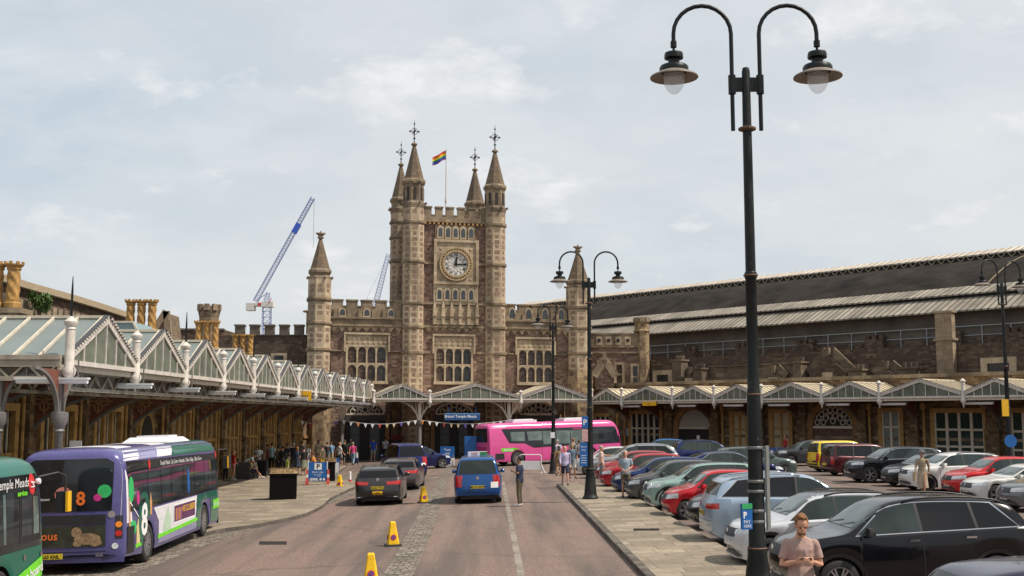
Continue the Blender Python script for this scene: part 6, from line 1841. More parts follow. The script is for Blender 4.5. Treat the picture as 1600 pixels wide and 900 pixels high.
    txt('8', .42, (-L/2-.03, -.27, 1.57), (0,-1,0), plain('route_orange', (.75,.16,.02), .5), 'route_number', .012, parent=rwn)
    txt('mid-town', .1, (-L/2-.03, .62, 1.68), (0,-1,0), SIGNW, parent=rwn)
    panel('rear_vent', 'rear', [(-w+.4,1.12),(w-.4,1.12),(w-.4,1.34),(-w+.4,1.34)], BPL, .010)
    adr = panel('rear_advert', 'rear', [(-.82,.62),(w-.25,.62),(w-.25,1.10),(-.82,1.10)], plain('advert_dark_green', (.03,.032,.02), .5, var=.4), .012)
    txt('curious', .26, (-L/2-.03, .62, .80), (0,-1,0), plain('route_orange', (.75,.16,.02), .5), parent=adr, bold=.004)
    for u, v, a, b in ((-.42,.80,.30,.13),(-.18,.95,.12,.12),(-.60,.72,.14,.09),(-.2,.70,.1,.07)): panel('animal_picture', 'rear', circ(u,v,a,b,14)[::-1], plain('animal_fur_tan', (.26,.17,.09), .8, var=.5, scale=14), .016, parent=adr)
    for sg in (-1, 1):
        panel('lamp_cluster', 'rear', [(sg*(w-.20),.78),(sg*(w-.05),.78),(sg*(w-.05),1.30),(sg*(w-.20),1.30)][::1 if sg > 0 else 1], BPL, .010)
        for k, mt in enumerate((TLG, AMB)):
            panel('rear_lamp', 'rear', circ(sg*(w-.13), .90+.2*k, .07,.07,12), mt, .016)
        panel('reflector', 'rear', circ(sg*(w-.2), .62, .07,.07,12), HLG, .014)
        panel('fog_lamp', 'rear', [(sg*(w-.62),.40),(sg*(w-.46),.40),(sg*(w-.46),.48),(sg*(w-.62),.48)], HLG, .014)
    panel('bumper_gap', 'rear', [(-w+.35,.36),(w-.35,.36),(w-.4,.52),(-w+.4,.52)], BPL, .010)
    q = MB(); q.box(-L/2-.035, -L/2-.012, .12, .70, .37, .49); pl = q.build('number_plate', PLY, root)
    txt('SK63 KNL', .105, (-L/2-.038, .41, .39), (0,-1,0), BLACKP, 'plate_lettering', .003, parent=pl)
    panel('badge', 'rear', circ(-w+.28,1.33,.08,.08,14), CHR, .012)
    # roof pod
    q = MB(); q.add([(1.0,-.7,H-.02),(3.1,-.7,H-.02),(3.1,.7,H-.02),(1.0,.7,H-.02),(1.3,-.55,H+.13),(2.9,-.55,H+.11),(2.9,.55,H+.11),(1.3,.55,H+.13)], [(0,3,2,1),(4,5,6,7),(0,1,5,4),(1,2,6,5),(2,3,7,6),(3,0,4,7)])
    q.box(1.6,2.6,-.45,.45,H+.12,H+.17); q.build('roof_unit', WPAN, root)
    q = MB(); q.box(L/2-.3,L/2+.1,-w-.28,-w-.1,1.9,2.3); q.tube([(L/2-.35,-w+.05,2.5),(L/2-.05,-w-.18,2.5),(L/2-.05,-w-.18,2.3)],.02,6); q.build('mirror', BPL, root)
    q = MB(); q.box(L/2-.32,L/2-.302,-w-.285,-w-.24,1.92,2.28); q.build('mirror_edge', YELS, root)
bus('purple and green bus with a white figure 8 roundel, seen from behind', -9.62, 31.2, PI/2+R(1.0), 10.2, 5.9, 2.1, (PURP,), None, purple)
def green(root, sk, panel, P, XS, w, L, H):
    yS = -w-.012
    win = panel('window_band', 'side', P((.4,1.2),(L-.12,1.2),(L-.2,2.0),(L-.55,2.50),(.4,2.5)), BG, .010)
    for a, b in ((.7,2.2),(2.3,3.8),(3.9,5.4),(5.5,7.0),(7.1,8.3)): panel('pane', 'side', P((a,1.35),(b,1.35),(b,2.22),(a,2.22)), BG2, .014, parent=win)
    d = panel('cab_window', 'side', P((8.5,1.30),(9.45,1.30),(9.42,2.18),(8.55,2.2)), BPL, .014)
    panel('cab_pane', 'side', P((8.6,1.42),(9.05,1.42),(9.05,2.1),(8.62,2.12)), BG2, .018, parent=d)
    panel('cab_pane', 'side', P((9.12,1.42),(9.36,1.42),(9.34,2.08),(9.12,2.1)), BGL, .018, parent=d)
    panel('door_edge', 'side', P((7.85,1.35),(7.95,1.35),(7.95,2.2),(7.85,2.2)), BGL, .018)
    q = MB(); q.text('Temple Meads', .235, (XS(L-8.95), yS+.035, 2.29), (1,0,0), (0,0,1), align='RIGHT'); q.build('lettering', SIGNW, win)
    q = MB(); q.text('services', .13, (XS(L-8.85), yS+.02, 2.14), (1,0,0), (0,0,1), align='RIGHT', bold=.006); q.build('lettering', LIME, win)
    rd = panel('red_roundel', 'side', P(*circ(9.10,2.32,.14,.19,16)), REDS, .018, parent=win)
    q = MB()
    for dz_ in (-.05, .03): q.box(XS(L-9.02), XS(L-9.18), yS+.018, yS+.03, 2.31+dz_, 2.33+dz_)
    q.bar((XS(L-9.04), yS+.022, 2.37), (XS(L-9.16), yS+.022, 2.27), .02, .012, up=(0,1,0)); q.build('roundel_mark', SIGNW, rd)
    lp = panel('operator_panel', 'side', P((8.2,.40),(9.45,.62),(9.72,.66),(9.68,.95),(9.5,.98),(8.3,.72)), LIME, .014)
    q = MB(); q.text('hop on board', .24, (XS(L-8.9), yS-.01, .62), (1,0,.16), (-.16,0,1), bold=.004); q.build('lettering', SIGNW, lp)
    for a, z in ((8.75,1.04),(9.5,1.02)): panel('badge', 'side', P(*circ(a,z,.055,.055,12)), CHR, .012)
    panel('side_marker', 'side', P(*circ(8.1,.72,.05,.03,10)), AMB, .012)
    panel('roof_trim', 'side', P((9.55,H-.42),(9.59,H-.42),(9.45,H-.12),(9.41,H-.12)), WPAN, .010)
    wsn = panel('windscreen', 'front', [(-w+.1,1.0),(w-.1,1.0),(w-.2,2.45),(-w+.2,2.45)], BG, .010)
    q = MB(); q.box(L/2-.05,L/2+.20,-w-.30,-w-.08,1.72,2.12); q.tube([(L/2-.4,-w+.12,2.42),(L/2+.0,-w-.1,2.48),(L/2+.12,-w-.2,2.4),(L/2+.12,-w-.2,2.12)],.022,6); mr = q.build('mirror', BPL, root)
    q = MB(); q.box(L/2-.07,L/2+.12,-w-.318,-w-.302,1.74,2.12); q.box(L/2-.07,L/2-.051,-w-.30,-w-.275,1.74,2.12); q.build('mirror_edge', YELS, mr)
    q = MB(); q.lathe([(.05,-.03),(.06,0),(.05,.04)], 10, (L/2-.75,-w-.03,2.36), axis='y'); q.build('side_camera', WPAN, root)
bus('green bus entering from the left edge with Temple Meads lettering above its windows', -9.5, 16.85, PI/2, 10.0, 5.6, 2.2, (BGREEN,), None, green)
def pinkbus(root, sk, panel, P, XS, w, L, H):
    yS = -w-.012
    panel('side_panel', 'side', P((0.1,H-.36),(1.3,H-.36),(1.6,H-.12),(.2,H-.12)), PINKL)
    win = panel('window_band', 'side', P((1.05,2.44),(L-.15,2.38),(L-.08,1.25),(3.4,1.15),(2.75,1.45),(1.6,1.5)), BG, .010)
    for a, b, c in ((1.75,2.75,1.62),(3.0,4.05,1.62),(4.15,5.1,1.35),(5.2,6.2,1.35),(6.3,7.3,1.35),(7.4,8.4,1.35)): panel('pane', 'side', P((a,c),(b,c),(b,2.22),(a-.06,2.22)), BGL if a not in (7.4,) else BG2, .014, parent=win)
    panel('cab_window', 'side', P((8.9,1.45),(9.7,1.45),(9.6,2.2),(8.9,2.2)), BG2, .014, parent=win)
    q = MB(); q.text('metrobus', .17, (XS(L-6.8), yS+.03, 2.27), (1,0,0), (0,0,1), bold=.004); q.build('lettering', PINK, win)
    lp = panel('operator_panel', 'side', P((.95,1.18),(2.0,1.18),(2.35,1.10),(2.1,.95),(1.05,.95)), LIME, .012)
    q = MB(); q.text('first bus', .2, (XS(L-1.5), yS-.008, 1.0), (1,0,0), (0,0,1), bold=.004); q.build('lettering', SIGNW, lp)
    q = MB(); q.text('first', .2, (XS(L-5.0), yS-.008, .8), (1,0,0), (0,0,1), bold=.004); q.build('lettering', PINKL, root)
    panel('engine_grille', 'side', P((.55,.45),(1.2,.45),(1.2,.85),(.55,.85)), BPL, .012)
    panel('rear_window', 'rear', [(-w+.2,1.6),(w-.2,1.6),(w-.25,2.5),(-w+.25,2.5)], BG, .010)
    panel('engine_grille', 'rear', [(-w+.3,.9),(w-.3,.9),(w-.3,1.3),(-w+.3,1.3)], plain('deep_pink_grille', (.4,.03,.15), .5), .010)
    panel('windscreen', 'front', [(-w+.12,1.0),(w-.12,1.0),(w-.2,2.4),(-w+.2,2.4)], BG, .010)
    for a in (-2.2, 1.7):
        q = MB(); q.box(a-.9,a+.9,-.6,.6,H-.03,H+.14); q.box(a-.7,a+.7,-.45,.45,H+.14,H+.2); q.build('roof_unit', WPAN, root)
    q = MB(); q.box(L/2-.1,L/2+.12,-w-.3,-w-.1,1.7,2.2); q.build('mirror', BPL, root)
    q = MB(); q.box(L/2-.9,L/2-.6,-w+.1,-w+.3,1.5,1.95); q.build('high_visibility_jacket', YELS, root)
bus('bright pink bus crossing in front of the station entrance', 4.2, 77.6, R(25), 10.6, 5.6, 2.2, (PINK,), None, pinkbus, rake=.55)
# ------------------------------------------------------------------ street furniture
def lamp_post(x, y, rot, label, h=8.3, base=0.12):
    o = empty('street_lamp', (x, y, gz(x)+base), rot, label, 'street lamp', 'double headed black street lamps')
    m = MB()
    m.lathe([(.30,-.02),(.30,.06),(.25,.12),(.235,.2),(.185,.75),(.145,1.05),(.15,1.1),(.13,1.16),(.115,2.2),(.104,3.4),(.104,3.46),(.094,3.5),(.084,5.2),(.096,5.22),(.096,5.3),(.080,5.32),(.072,h-1.0),(.07,h-.98),(.07,h-.9),(.065,h+.0),(.05,h+.06),(.0,h+.08)], 16)
    child(m, 'pole', CHIP, o, True, 35)
    m = MB()
    for z in (1.13, 3.43, 5.26): m.lathe([(.14 if z < 2 else .11,z-.015),(.152 if z < 2 else .116,z),(.14 if z < 2 else .11,z+.015)], 16, cap=False)
    m.lathe([(.09,h-.96),(.14,h-.94),(.14,h-.91),(.09,h-.89)], 12)
    child(m, 'collar', plain('rusty_collar_iron', (.10,.055,.03), .7, var=.4), o)
    m = MB(); m.box(-.24,.24,-.03,.03,h-.32,h-.10)
    for sx in (-1,1): m.lathe([(.06,h-.36),(.06,h-.06)], 10, (sx*.22,0,0))
    child(m, 'crossbar', BLACKP, o)
    for sx in (-1, 1):
        m = MB(); pts = [(sx*.22,0,h-.95),(sx*.22,0,h+.62)]
        for k in range(1, 13):
            t = math.pi*k/12; pts.append((sx*(.22+.455-.455*math.cos(t)), 0, h+.62+.46*math.sin(t)))
        pts.append((sx*1.13,0,h+.40))
        m.tube(pts, .033, 10); m.tube([(sx*1.13,0,h+.40),(sx*1.13,0,h+.5)], .05, 10)
        arm = child(m, 'arm', BLACKP, o, True, 50)
        c_ = (sx*1.13, 0, h-.02)
        m = MB(); m.lathe([(.02,.42),(.02,.34),(.14,.33),(.15,.29),(.15,.24),(.09,.22),(.09,.16),(.21,.12),(.23,.09),(.23,.03),(.20,.02)], 20, c_)
        ln = child(m, 'lantern', BLACKP, o, True, 40)
        m = MB(); m.lathe([(.20,.035),(.375,-.055),(.38,-.075),(.20,.01)], 24, c_, cap=False); child(m, 'lamp_shade', plain('stained_shade_enamel', (.19,.16,.13), .5, var=.3), ln, True, 40)
        m = MB(); m.lathe([(.165,.01),(.17,-.08),(.155,-.19),(.11,-.28),(.05,-.33),(.0,-.34)], 20, c_); 
        if 'lamp_bowl' not in MATS:
            mt, t, b = new_mat('lamp_bowl'); b.inputs['Base Color'].default_value = (.85,.88,.9,1); b.inputs['Roughness'].default_value = .12
            b.inputs['Alpha'].default_value = .28; MATS['lamp_bowl'] = mt
        child(m, 'glass_bowl', MATS['lamp_bowl'], ln, True)
    return o
L1 = lamp_post(4.03, 17.1, R(-2), 'tall black double street lamp in the foreground between pavement and parked cars', 8.5)
L2 = lamp_post(3.82, 42.9, 0, 'black double street lamp on the pavement beside the man in patterned shirt', 8.35)
L3 = lamp_post(3.62, 64.0, R(38), 'black double street lamp standing in front of the pink bus', 8.45, 0)
L4 = lamp_post(23.2, 50.0, R(20), 'black double street lamp at the far right among parked cars', 9.0, 0)
def on_post(base, name, label, cat, dx, dy, z0, w, h, mat, rz=0, th=.02):
    o = empty(name, base.location + Vector((dx, dy, z0)), rz, label, cat)
    m = MB(); m.box(-w/2, w/2, -th, th, 0, h); child(m, 'panel', mat, o); return o
o = on_post(L1, 'parking_sign', 'small blue and green parking notice fixed low on the nearest lamp post', 'sign', -.19, -.16, 1.42, .19, .38, SIGNB, R(25))
m = MB(); m.box(-.094,.094,-.026,-.021,.30,.379); child(m, 'header', plain('green_sign_header', (.03,.3,.1), .4), o)
m = MB(); m.text('P', .13, (-.045,-.027,.17), (1,0,0), (0,0,1), bold=.004); m.text('PAY', .07, (-.01,-.027,.09), (1,0,0), (0,0,1)); m.text('HERE', .06, (.0,-.027,.03), (1,0,0), (0,0,1)); child(m, 'lettering', SIGNW, o)
o = on_post(L1, 'sign_board', 'grey back of a tall sign board strapped to the nearest lamp post', 'sign', .19, .05, 1.4, .30, 1.25, plain('grey_sign_back', (.17,.18,.17), .5, var=.15), R(68), .015)
for k, z in enumerate((1.5, 1.66, 1.95, 2.1, 2.6)):
    m = MB(); r_ = .125; m.lathe([(r_,0),(r_+.006,.01),(r_+.006,.035),(r_,.045)], 16, (-.19,-.05,z-1.4)); q = m
    for v in q.v: pass
    b = child(q, 'strap', plain('steel_strap', (.16,.16,.16), .5, metal=.3), o); b.rotation_euler = (0,0,-R(68)); b.location = (0,0,0)
m = MB(); 
o = on_post(L2, 'direction_sign', 'small blue pointed sign high on the pavement lamp post beside the bus', 'sign', -.20, -.12, 2.65, .24, .45, SIGNB)
m = MB(); m.text('P', .3, (0,-.024,.12), (1,0,0), (0,0,1), bold=.005); child(m, 'lettering', SIGNW, o)
o = on_post(L2, 'notice_sign', 'pale pink notice between two blue signs on the pavement lamp post', 'sign', -.20, -.12, 2.15, .22, .46, plain('pink_notice', (.55,.33,.33), .5, var=.3, scale=14))
o = on_post(L2, 'information_sign', 'tall blue information sign, lowest on the pavement lamp post', 'sign', -.26, -.12, 1.22, .30, .88, SIGNB)
m = MB(); m.text('Short', .10, (0,-.024,.70), (1,0,0), (0,0,1)); m.text('Stay', .10, (0,-.024,.58), (1,0,0), (0,0,1)); 
for k in range(4): m.box(-.1,.1,-.024,-.021,.12+.09*k,.14+.09*k)
child(m, 'lettering', SIGNW, o)
o = on_post(L3, 'notice_sign', 'small white paper notice on the lamp post in front of the pink bus', 'sign', -.05, -.18, 2.0, .24, .32, SIGNW)
o = on_post(L4, 'round_sign', 'blue round sign on the lamp post at the far right', 'sign', -.05, -.2, 1.9, .1, .1, SIGNB)
m = MB(); m.lathe([(.28,-.01),(.28,.01)], 20, (0,-.03,.05), axis='y'); child(m, 'disc', SIGNB, o)
o = on_post(L4, 'yellow_sign', 'yellow sign above the blue round sign at the far right', 'sign', -.2, -.2, 3.05, .3, .75, YELS)

CONEY = plain('yellow_cone_plastic', (.80,.48,.005), .45, var=.1)
def cone(px, py, rz, label):
    p = ground(px, py); o = empty('traffic_cone', (0,0,0), 0, label, 'traffic cone', 'yellow no waiting cones on the carriageway')
    def fr_(z, a): return [(-a,-a,z),(a,-a,z),(a,a,z),(-a,a,z)]
    m = MB(); v = fr_(0,.21)+fr_(.05,.20); m.add(v, [(3,2,1,0),(4,5,6,7),(0,1,5,4),(1,2,6,5),(2,3,7,6),(3,0,4,7)]); child(m, 'base', BPL, o)
    m = MB(); rings = [(.05,.155),(.12,.15),(.5,.085),(.60,.075),(.63,.055)]; v = []
    for z, a in rings:
        c = a*.75; v += [(-c,-a,z),(c,-a,z),(a,-c,z),(a,c,z),(c,a,z),(-c,a,z),(-a,c,z),(-a,-c,z)]
    n = len(rings); m.add(v, [(i*8+j, i*8+(j+1)%8, (i+1)*8+(j+1)%8, (i+1)*8+j) for i in range(n-1) for j in range(8)] + [tuple(range((n-1)*8, n*8))]); child(m, 'body', CONEY, o)
    for q in range(4):
        t = q*PI/2; nx_, ny_ = math.sin(t), -math.cos(t); tilt = .065/.38
        m = MB(); mm = MB(); C = Vector((nx_*.138, ny_*.138, .23)); u = Vector((-ny_, nx_, 0)); up = Vector((-nx_*tilt, -ny_*tilt, 1)).normalized(); nn = Vector((nx_, ny_, tilt)).normalized()
        def disc(mb, r_, off):
            mb.poly([C + nn*off + u*(r_*math.cos(2*PI*i/18)) + up*(r_*math.sin(2*PI*i/18)) for i in range(18)])
        disc(m, .075, .006); d_ = child(m, 'sign_disc', REDS, o); disc(mm, .054, .009); child(mm, 'sign_centre', plain('sign_centre_blue', (.02,.05,.3), .4), d_)
        mm = MB(); mm.bar(C+nn*.012-u*.038+up*.038, C+nn*.012+u*.038-up*.038, .016, .003, up=nn); child(mm, 'sign_bar', REDS, d_)
    on_slope(o, p.x, p.y, rz, .004); return o
cone(614, 853, R(12), 'yellow cone beside the cobbled strip, second from the camera')
cone(580, 914, R(5), 'yellow cone cut off by the bottom edge, nearest the camera')
cone(662, 786, R(20), 'yellow cone beside the bright blue taxi, third from the camera')
cone(531, 763, R(-10), 'yellow cone by the left pavement near the parking board')
p = ground(547, 756)
o = empty('bollard', (p.x,p.y,gz(p.x)), 0, 'small white and red bollard beside the yellow cone on the left', 'bollard')
m = MB(); m.lathe([(.2,0),(.2,.04),(.05,.06)], 10); child(m, 'base', BPL, o)
m = MB(); m.lathe([(.07,.04),(.05,.6),(.03,.64),(0,.65)], 10); s_ = child(m, 'post', SIGNW, o); m = MB(); m.lathe([(.078,.12),(.074,.22)], 10); child(m, 'red_band', REDS, s_)
STRAW = plain('dry_straw', (.30,.20,.10), .95, var=.45, scale=9, bump=1.0)
def planter(px0, px1, py, hgt, label, rz=R(8)):
    p = ground((px0+px1)/2, py, .12); s_ = p.y/FPX; w = (px1-px0)*s_*.9
    o = empty('planter', (p.x, p.y+w/2, gz(p.x)+.12), rz, label, 'planter', 'black box planters on the left pavement')
    m = MB(); m.box(-w/2,w/2,-w*.45,w*.45,.0,hgt); m.box(-w/2-.03,w/2+.03,-w*.45-.03,w*.45+.03,hgt-.06,hgt-.002); child(m, 'box', plain('black_planter_paint', (.005,.004,.004), .6, spec=.12, var=.2), o)
    m = MB(); rnd = random.Random(2)
    n = 12; vs = []
    for i in range(n+1):
        for j in range(n+1):
            e = min(i, j, n-i, n-j)
            vs.append((-w/2-.02+(w+.04)*i/n, -w*.47+w*.94*j/n, hgt+(.02 if e == 0 else .06+.07*rnd.random()+.05*min(e,3)/3)))
    m.add(vs, [(i*(n+1)+j, (i+1)*(n+1)+j, (i+1)*(n+1)+j+1, i*(n+1)+j+1) for i in range(n) for j in range(n)])
    for k in range(260):
        a, b = rnd.uniform(-w/2,w/2), rnd.uniform(-w*.45,w*.45); t = rnd.uniform(0,6.28); l = rnd.uniform(.05,.12)
        m.bar((a,b,hgt+.08),(a+math.cos(t)*l,b+math.sin(t)*l,hgt+.12+rnd.uniform(0,.12)),.012,.008)
    child(m, 'dry_planting', STRAW, o)
planter(416, 461, 781, 1.05, 'black box planter topped with dry straw, nearest on the left pavement')
planter(507, 523, 752, 1.0, 'black box planter with straw top behind the blue parking board')
p = ground(496, 757, .12)
o = empty('parking_board', (p.x, p.y, gz(p.x)+.12), R(6), 'blue parking board with white P in a red and white stand', 'sign')
m = MB(); m.box(-.46,.46,-.04,.04,.18,1.12); child(m, 'panel', SIGNB, o)
m = MB(); m.box(-.16,.20,-.047,-.041,.74,1.06); wp = child(m, 'white_square', SIGNW, o)
m = MB(); m.text('P', .34, (.02,-.05,.79), (1,0,0), (0,0,1), bold=.01); child(m, 'lettering', BLACKP, wp)
m = MB(); m.text('Short stay', .14, (0,-.045,.58), (1,0,0), (0,0,1)); m.text('car park', .12, (0,-.045,.46), (1,0,0), (0,0,1)); m.bar((-.02,-.045,.38),(.16,-.045,.38),.05,.01); m.text('GWR', .17, (-.18,-.045,.2), (1,0,0), (0,0,1), bold=.01); m.lathe([(.06,0),(.06,.004)],12,(.15,-.046,.26),axis='y'); m.lathe([(.06,0),(.06,.004)],12,(.32,-.046,.26),axis='y'); child(m, 'lettering', SIGNW, o)
m = MB(); m.box(-.6,-.44,-.3,.3,0,.2); m.box(.44,.6,-.3,.3,0,.2); m.box(-.58,-.48,-.06,.06,.2,.75); m.box(.48,.58,-.06,.06,.2,.75); child(m, 'stand', plain('faded_red_plastic', (.55,.09,.07), .5), o)
m = MB(); m.box(-.585,-.475,-.065,.065,.35,.5); m.box(.475,.585,-.065,.065,.35,.5); m.box(-.5,-.46,-.05,.05,.75,1.15); m.box(.46,.5,-.05,.05,.75,1.15); child(m, 'white_band', SIGNW, o)
def board(px, py, w, h, mat, label, name='sign_board', txt=None, rz=0, legs=True, e=0.0, z0=.12):
    p = ground(px, py, e); o = empty(name, (p.x, p.y, gz(p.x)+e), rz, label, 'sign')
    m = MB(); m.box(-w/2,w/2,-.03,.03,z0,z0+h); child(m, 'panel', mat, o)
    m = MB()
    for sx in (-1,1): m.bar((sx*w*.4,-.04,z0+.2),(sx*w*.4,-.28,0),.05); m.bar((sx*w*.4,.04,z0+.2),(sx*w*.4,.28,0),.05)
    child(m, 'legs', GREYP, o)
    if txt:
        m = MB(); 
        for k, (t_, s_) in enumerate(txt): m.text(t_, s_, (0,-.036,z0+h*.6-k*h*.32), (1,0,0), (0,0,1), bold=.003)
        child(m, 'lettering', SIGNW if mat is not SIGNW else BLACKP, o)
    return o
board(524, 738, .5, .8, SIGNB, 'small blue board behind the black planters on the left', txt=[('P', .3)])
board(524, 746, .35, .75, SIGNW, 'white folding board behind the blue parking board')
b_ = board(699, 727, 1.0, .75, SIGNB, 'blue direction board on white base near the entrance steps', z0=.55, txt=[('Taxis', .22), ('only', .2)])
m = MB(); m.box(-.5,.5,-.2,.2,.0,.5); child(m, 'white_base', SIGNW, b_)
board(735, 729, .8, 1.9, SIGNB, 'tall blue board beside the rear of the pink bus')
p = ground(829, 740)
o = empty('barrier', (p.x, p.y, gz(p.x)), R(-8), 'white pedestrian barrier standing in the road near the pink bus', 'barrier')
m = MB(); pts = [(-.62,0,0),(-.62,0,1.0),(-.55,0,1.07),(.55,0,1.07),(.62,0,1.0),(.62,0,0)]; m.tube(pts, .025, 8); m.tube([(-.62,0,.25),(.62,0,.25)],.02,8); child(m, 'frame', SIGNW, o)
m = MB(); m.box(-.58,.58,-.012,.012,.28,.72); child(m, 'panel', SIGNW, o)
m = MB()
for sx in (-1,1): m.bar((sx*.62,-.3,.02),(sx*.62,.3,.02),.05)
m.bar((.62,0,.5),(.85,-.1,.0),.04); child(m, 'foot', SIGNW, o)
# blue hoarding far right
for k, px in enumerate((1206, 1222, 1238)):
    p = at(px, 716, 76)
    o = empty('barrier', (p.x, 76, .27), R(-2), ['left', 'middle', 'right'][k] + ' blue cloth barrier panel beside the dark grey compact car', 'barrier', 'blue barrier panels by the right range')
    m = MB(); m.box(-.34,.34,-.02,.02,.35,.95); child(m, 'panel', plain('dark_blue_cloth', (.01,.04,.16), .7), o)
    m = MB()
    for q in range(4): t = q*PI/4; m.bar((-.14*math.cos(t),-.024,.65-.14*math.sin(t)),(.14*math.cos(t),-.024,.65+.14*math.sin(t)),.022,.006,up=(0,1,0))
    child(m, 'emblem', SIGNW, o)
    m = MB(); m.bar((-.34,0,0),(-.34,0,1.0),.05); m.bar((.34,0,0),(.34,0,1.0),.05); child(m, 'post', GREYP, o)
p = at(1222, 722, 74)
o = empty('low_wall', (p.x, 74, .1), R(-2), 'low pale wall in front of the blue barrier panels', 'wall'); m = MB(); m.box(-2.2,2.2,-.2,.2,0,.55); m.box(-2.25,2.25,-.25,.25,.55,.62); child(m, 'wall', plain('pale_concrete', (.36,.34,.3), .85, bump=.3), o)
p = at(1233, 722, 72); o = empty('post', (p.x, 72, .27), 0, 'small red and white post in front of the low pale wall', 'bollard'); m = MB(); m.lathe([(.06,0),(.06,.7),(.03,.75)],8); child(m,'shaft',SIGNW,o); m = MB(); m.lathe([(.065,.2),(.065,.4)],8); child(m,'red_band',REDS,o)
# bunting between the canopy columns
bt = FC.root('bunting', 'string of small triangular bunting flags hung across the station entrances', 'bunting')
m = MB(); fl_pts = []
spans = [(FC.x(468), FC.x(533)), (FC.x(533), FC.x(656)), (FC.x(656), FC.x(800))]
zb0 = FC.z(656, 600, .3)
for a, b in spans:
    pr = None
    for i in range(17):
        t = i/16; q = Vector((a+(b-a)*t, .3, zb0-.32*math.sin(math.pi*t)))
        if pr: m.bar(pr, q, .025)
        pr = q
    n = max(5, int((b-a)/.55))
    for i in range(n): t = (i+.5)/n; fl_pts.append(Vector((a+(b-a)*t, .3, zb0-.32*math.sin(math.pi*t))))
child(m, 'string', SIGNW, bt)
bc = [SIGNW, plain('bunting_orange', (.6,.22,.05), .8), SIGNW, plain('bunting_violet', (.12,.08,.35), .8), plain('bunting_cream', (.6,.5,.3), .8), plain('bunting_red', (.5,.06,.05), .8)]
for i, q in enumerate(fl_pts):
    m = MB(); m.ext([(q.x-.14,.295,q.z),(q.x+.14,.295,q.z),(q.x+.02*(i%3-1),.29,q.z-.34)], (0,.008,0)); child(m, 'flag', bc[(i*5+i//3) % 6], bt)
# station name sign
a, b = FC.x(695, .2), FC.x(750, .2); z1, z0 = FC.z(645.5, 720, .2), FC.z(656.5, 720, .2)
sg_ = empty('name_sign', FC.O + FC.u*a + FC.n*.2 + Vector((0,0,z0)), FC.a, 'long blue station name sign hung below the middle canopy bay', 'sign')
m = MB(); m.box(0,b-a,-.05,.05,0,z1-z0); m.box(.3,.35,-.02,.02,z1-z0,z1-z0+.5); m.box(b-a-.35,b-a-.3,-.02,.02,z1-z0,z1-z0+.5); child(m, 'panel', plain('station_blue', (.012,.07,.22), .4), sg_)
m = MB(); m.text('Bristol Temple Meads', .29, ((b-a)*.45,-.056,.2), (1,0,0), (0,0,1), bold=.003); child(m, 'lettering', SIGNW, sg_)
m = MB(); m.box(0,b-a,-.054,-.051,z1-z0-.08,z1-z0-.03); child(m, 'stripe', plain('sign_pale_blue', (.15,.35,.6), .4), sg_)
# white notice on the near left column
o = empty('notice_sign', FL.O + FL.u*(lposts[0]+.3) + FL.n*-.05 + Vector((0,0,2.2)), 0, 'small white notice by the near canopy column above the purple bus', 'sign')
m = MB(); m.box(0,.3,-.02,.02,0,.5); child(m, 'panel', plain('grey_white_notice', (.3,.3,.28), .5), o)
m = MB(); m.box(.06,.24,-.024,-.021,.24,.32); child(m, 'lettering', BLACKP, o)
# luggage
def suitcase(px, py, h, w, mat, label, rz=0, e=.12):
    p = ground(px, py, e); o = empty('suitcase', (p.x,p.y,gz(p.x)+e), rz, label, 'suitcase')
    m = MB(); r_ = .04
    m.add([(-w/2+r_,-.14,.06),(w/2-r_,-.14,.06),(w/2,-.14,.06+r_),(w/2,-.14,h-r_),(w/2-r_,-.14,h),(-w/2+r_,-.14,h),(-w/2,-.14,h-r_),(-w/2,-.14,.06+r_)] + [(x_,.14,z_) for x_, z_ in ((-w/2+r_,.06),(w/2-r_,.06),(w/2,.06+r_),(w/2,h-r_),(w/2-r_,h),(-w/2+r_,h),(-w/2,h-r_),(-w/2,.06+r_))],
          [tuple(range(8)), tuple(range(15,7,-1))] + [(i,(i+8),(i+1)%8+8,(i+1)%8) for i in range(8)])
    for k in range(-2,3): m.box(k*w/6-.01,k*w/6+.01,-.148,-.14,.12,h-.08)
    child(m, 'shell', mat, o)
    m = MB(); m.tube([(-.09,0,h),(-.09,0,h+.3),(.09,0,h+.3),(.09,0,h)],.012,6); child(m, 'handle', GREYP, o)
    for sx in (-1,1): m = MB(); m.lathe([(.03,-.02),(.03,.02)],8,(sx*w*.38,0,.03),axis='y'); child(m, 'wheel', TYRE, o)
SC = plain('black_luggage', (.02,.02,.022), .5)
suitcase(379, 749, .95, .75, SC, 'large black suitcase beside the woman in pink shorts', R(10)); suitcase(410, 745, .95, .6, SC, 'tall black suitcase right of the seated people', R(-15)); suitcase(390, 748, .7, .55, SC, 'smaller black suitcase between the seated people', R(30))
suitcase(556, 725, .5, .38, plain('navy_luggage', (.02,.03,.09), .5), 'small navy suitcase beside the woman in pink top', 0, 0)
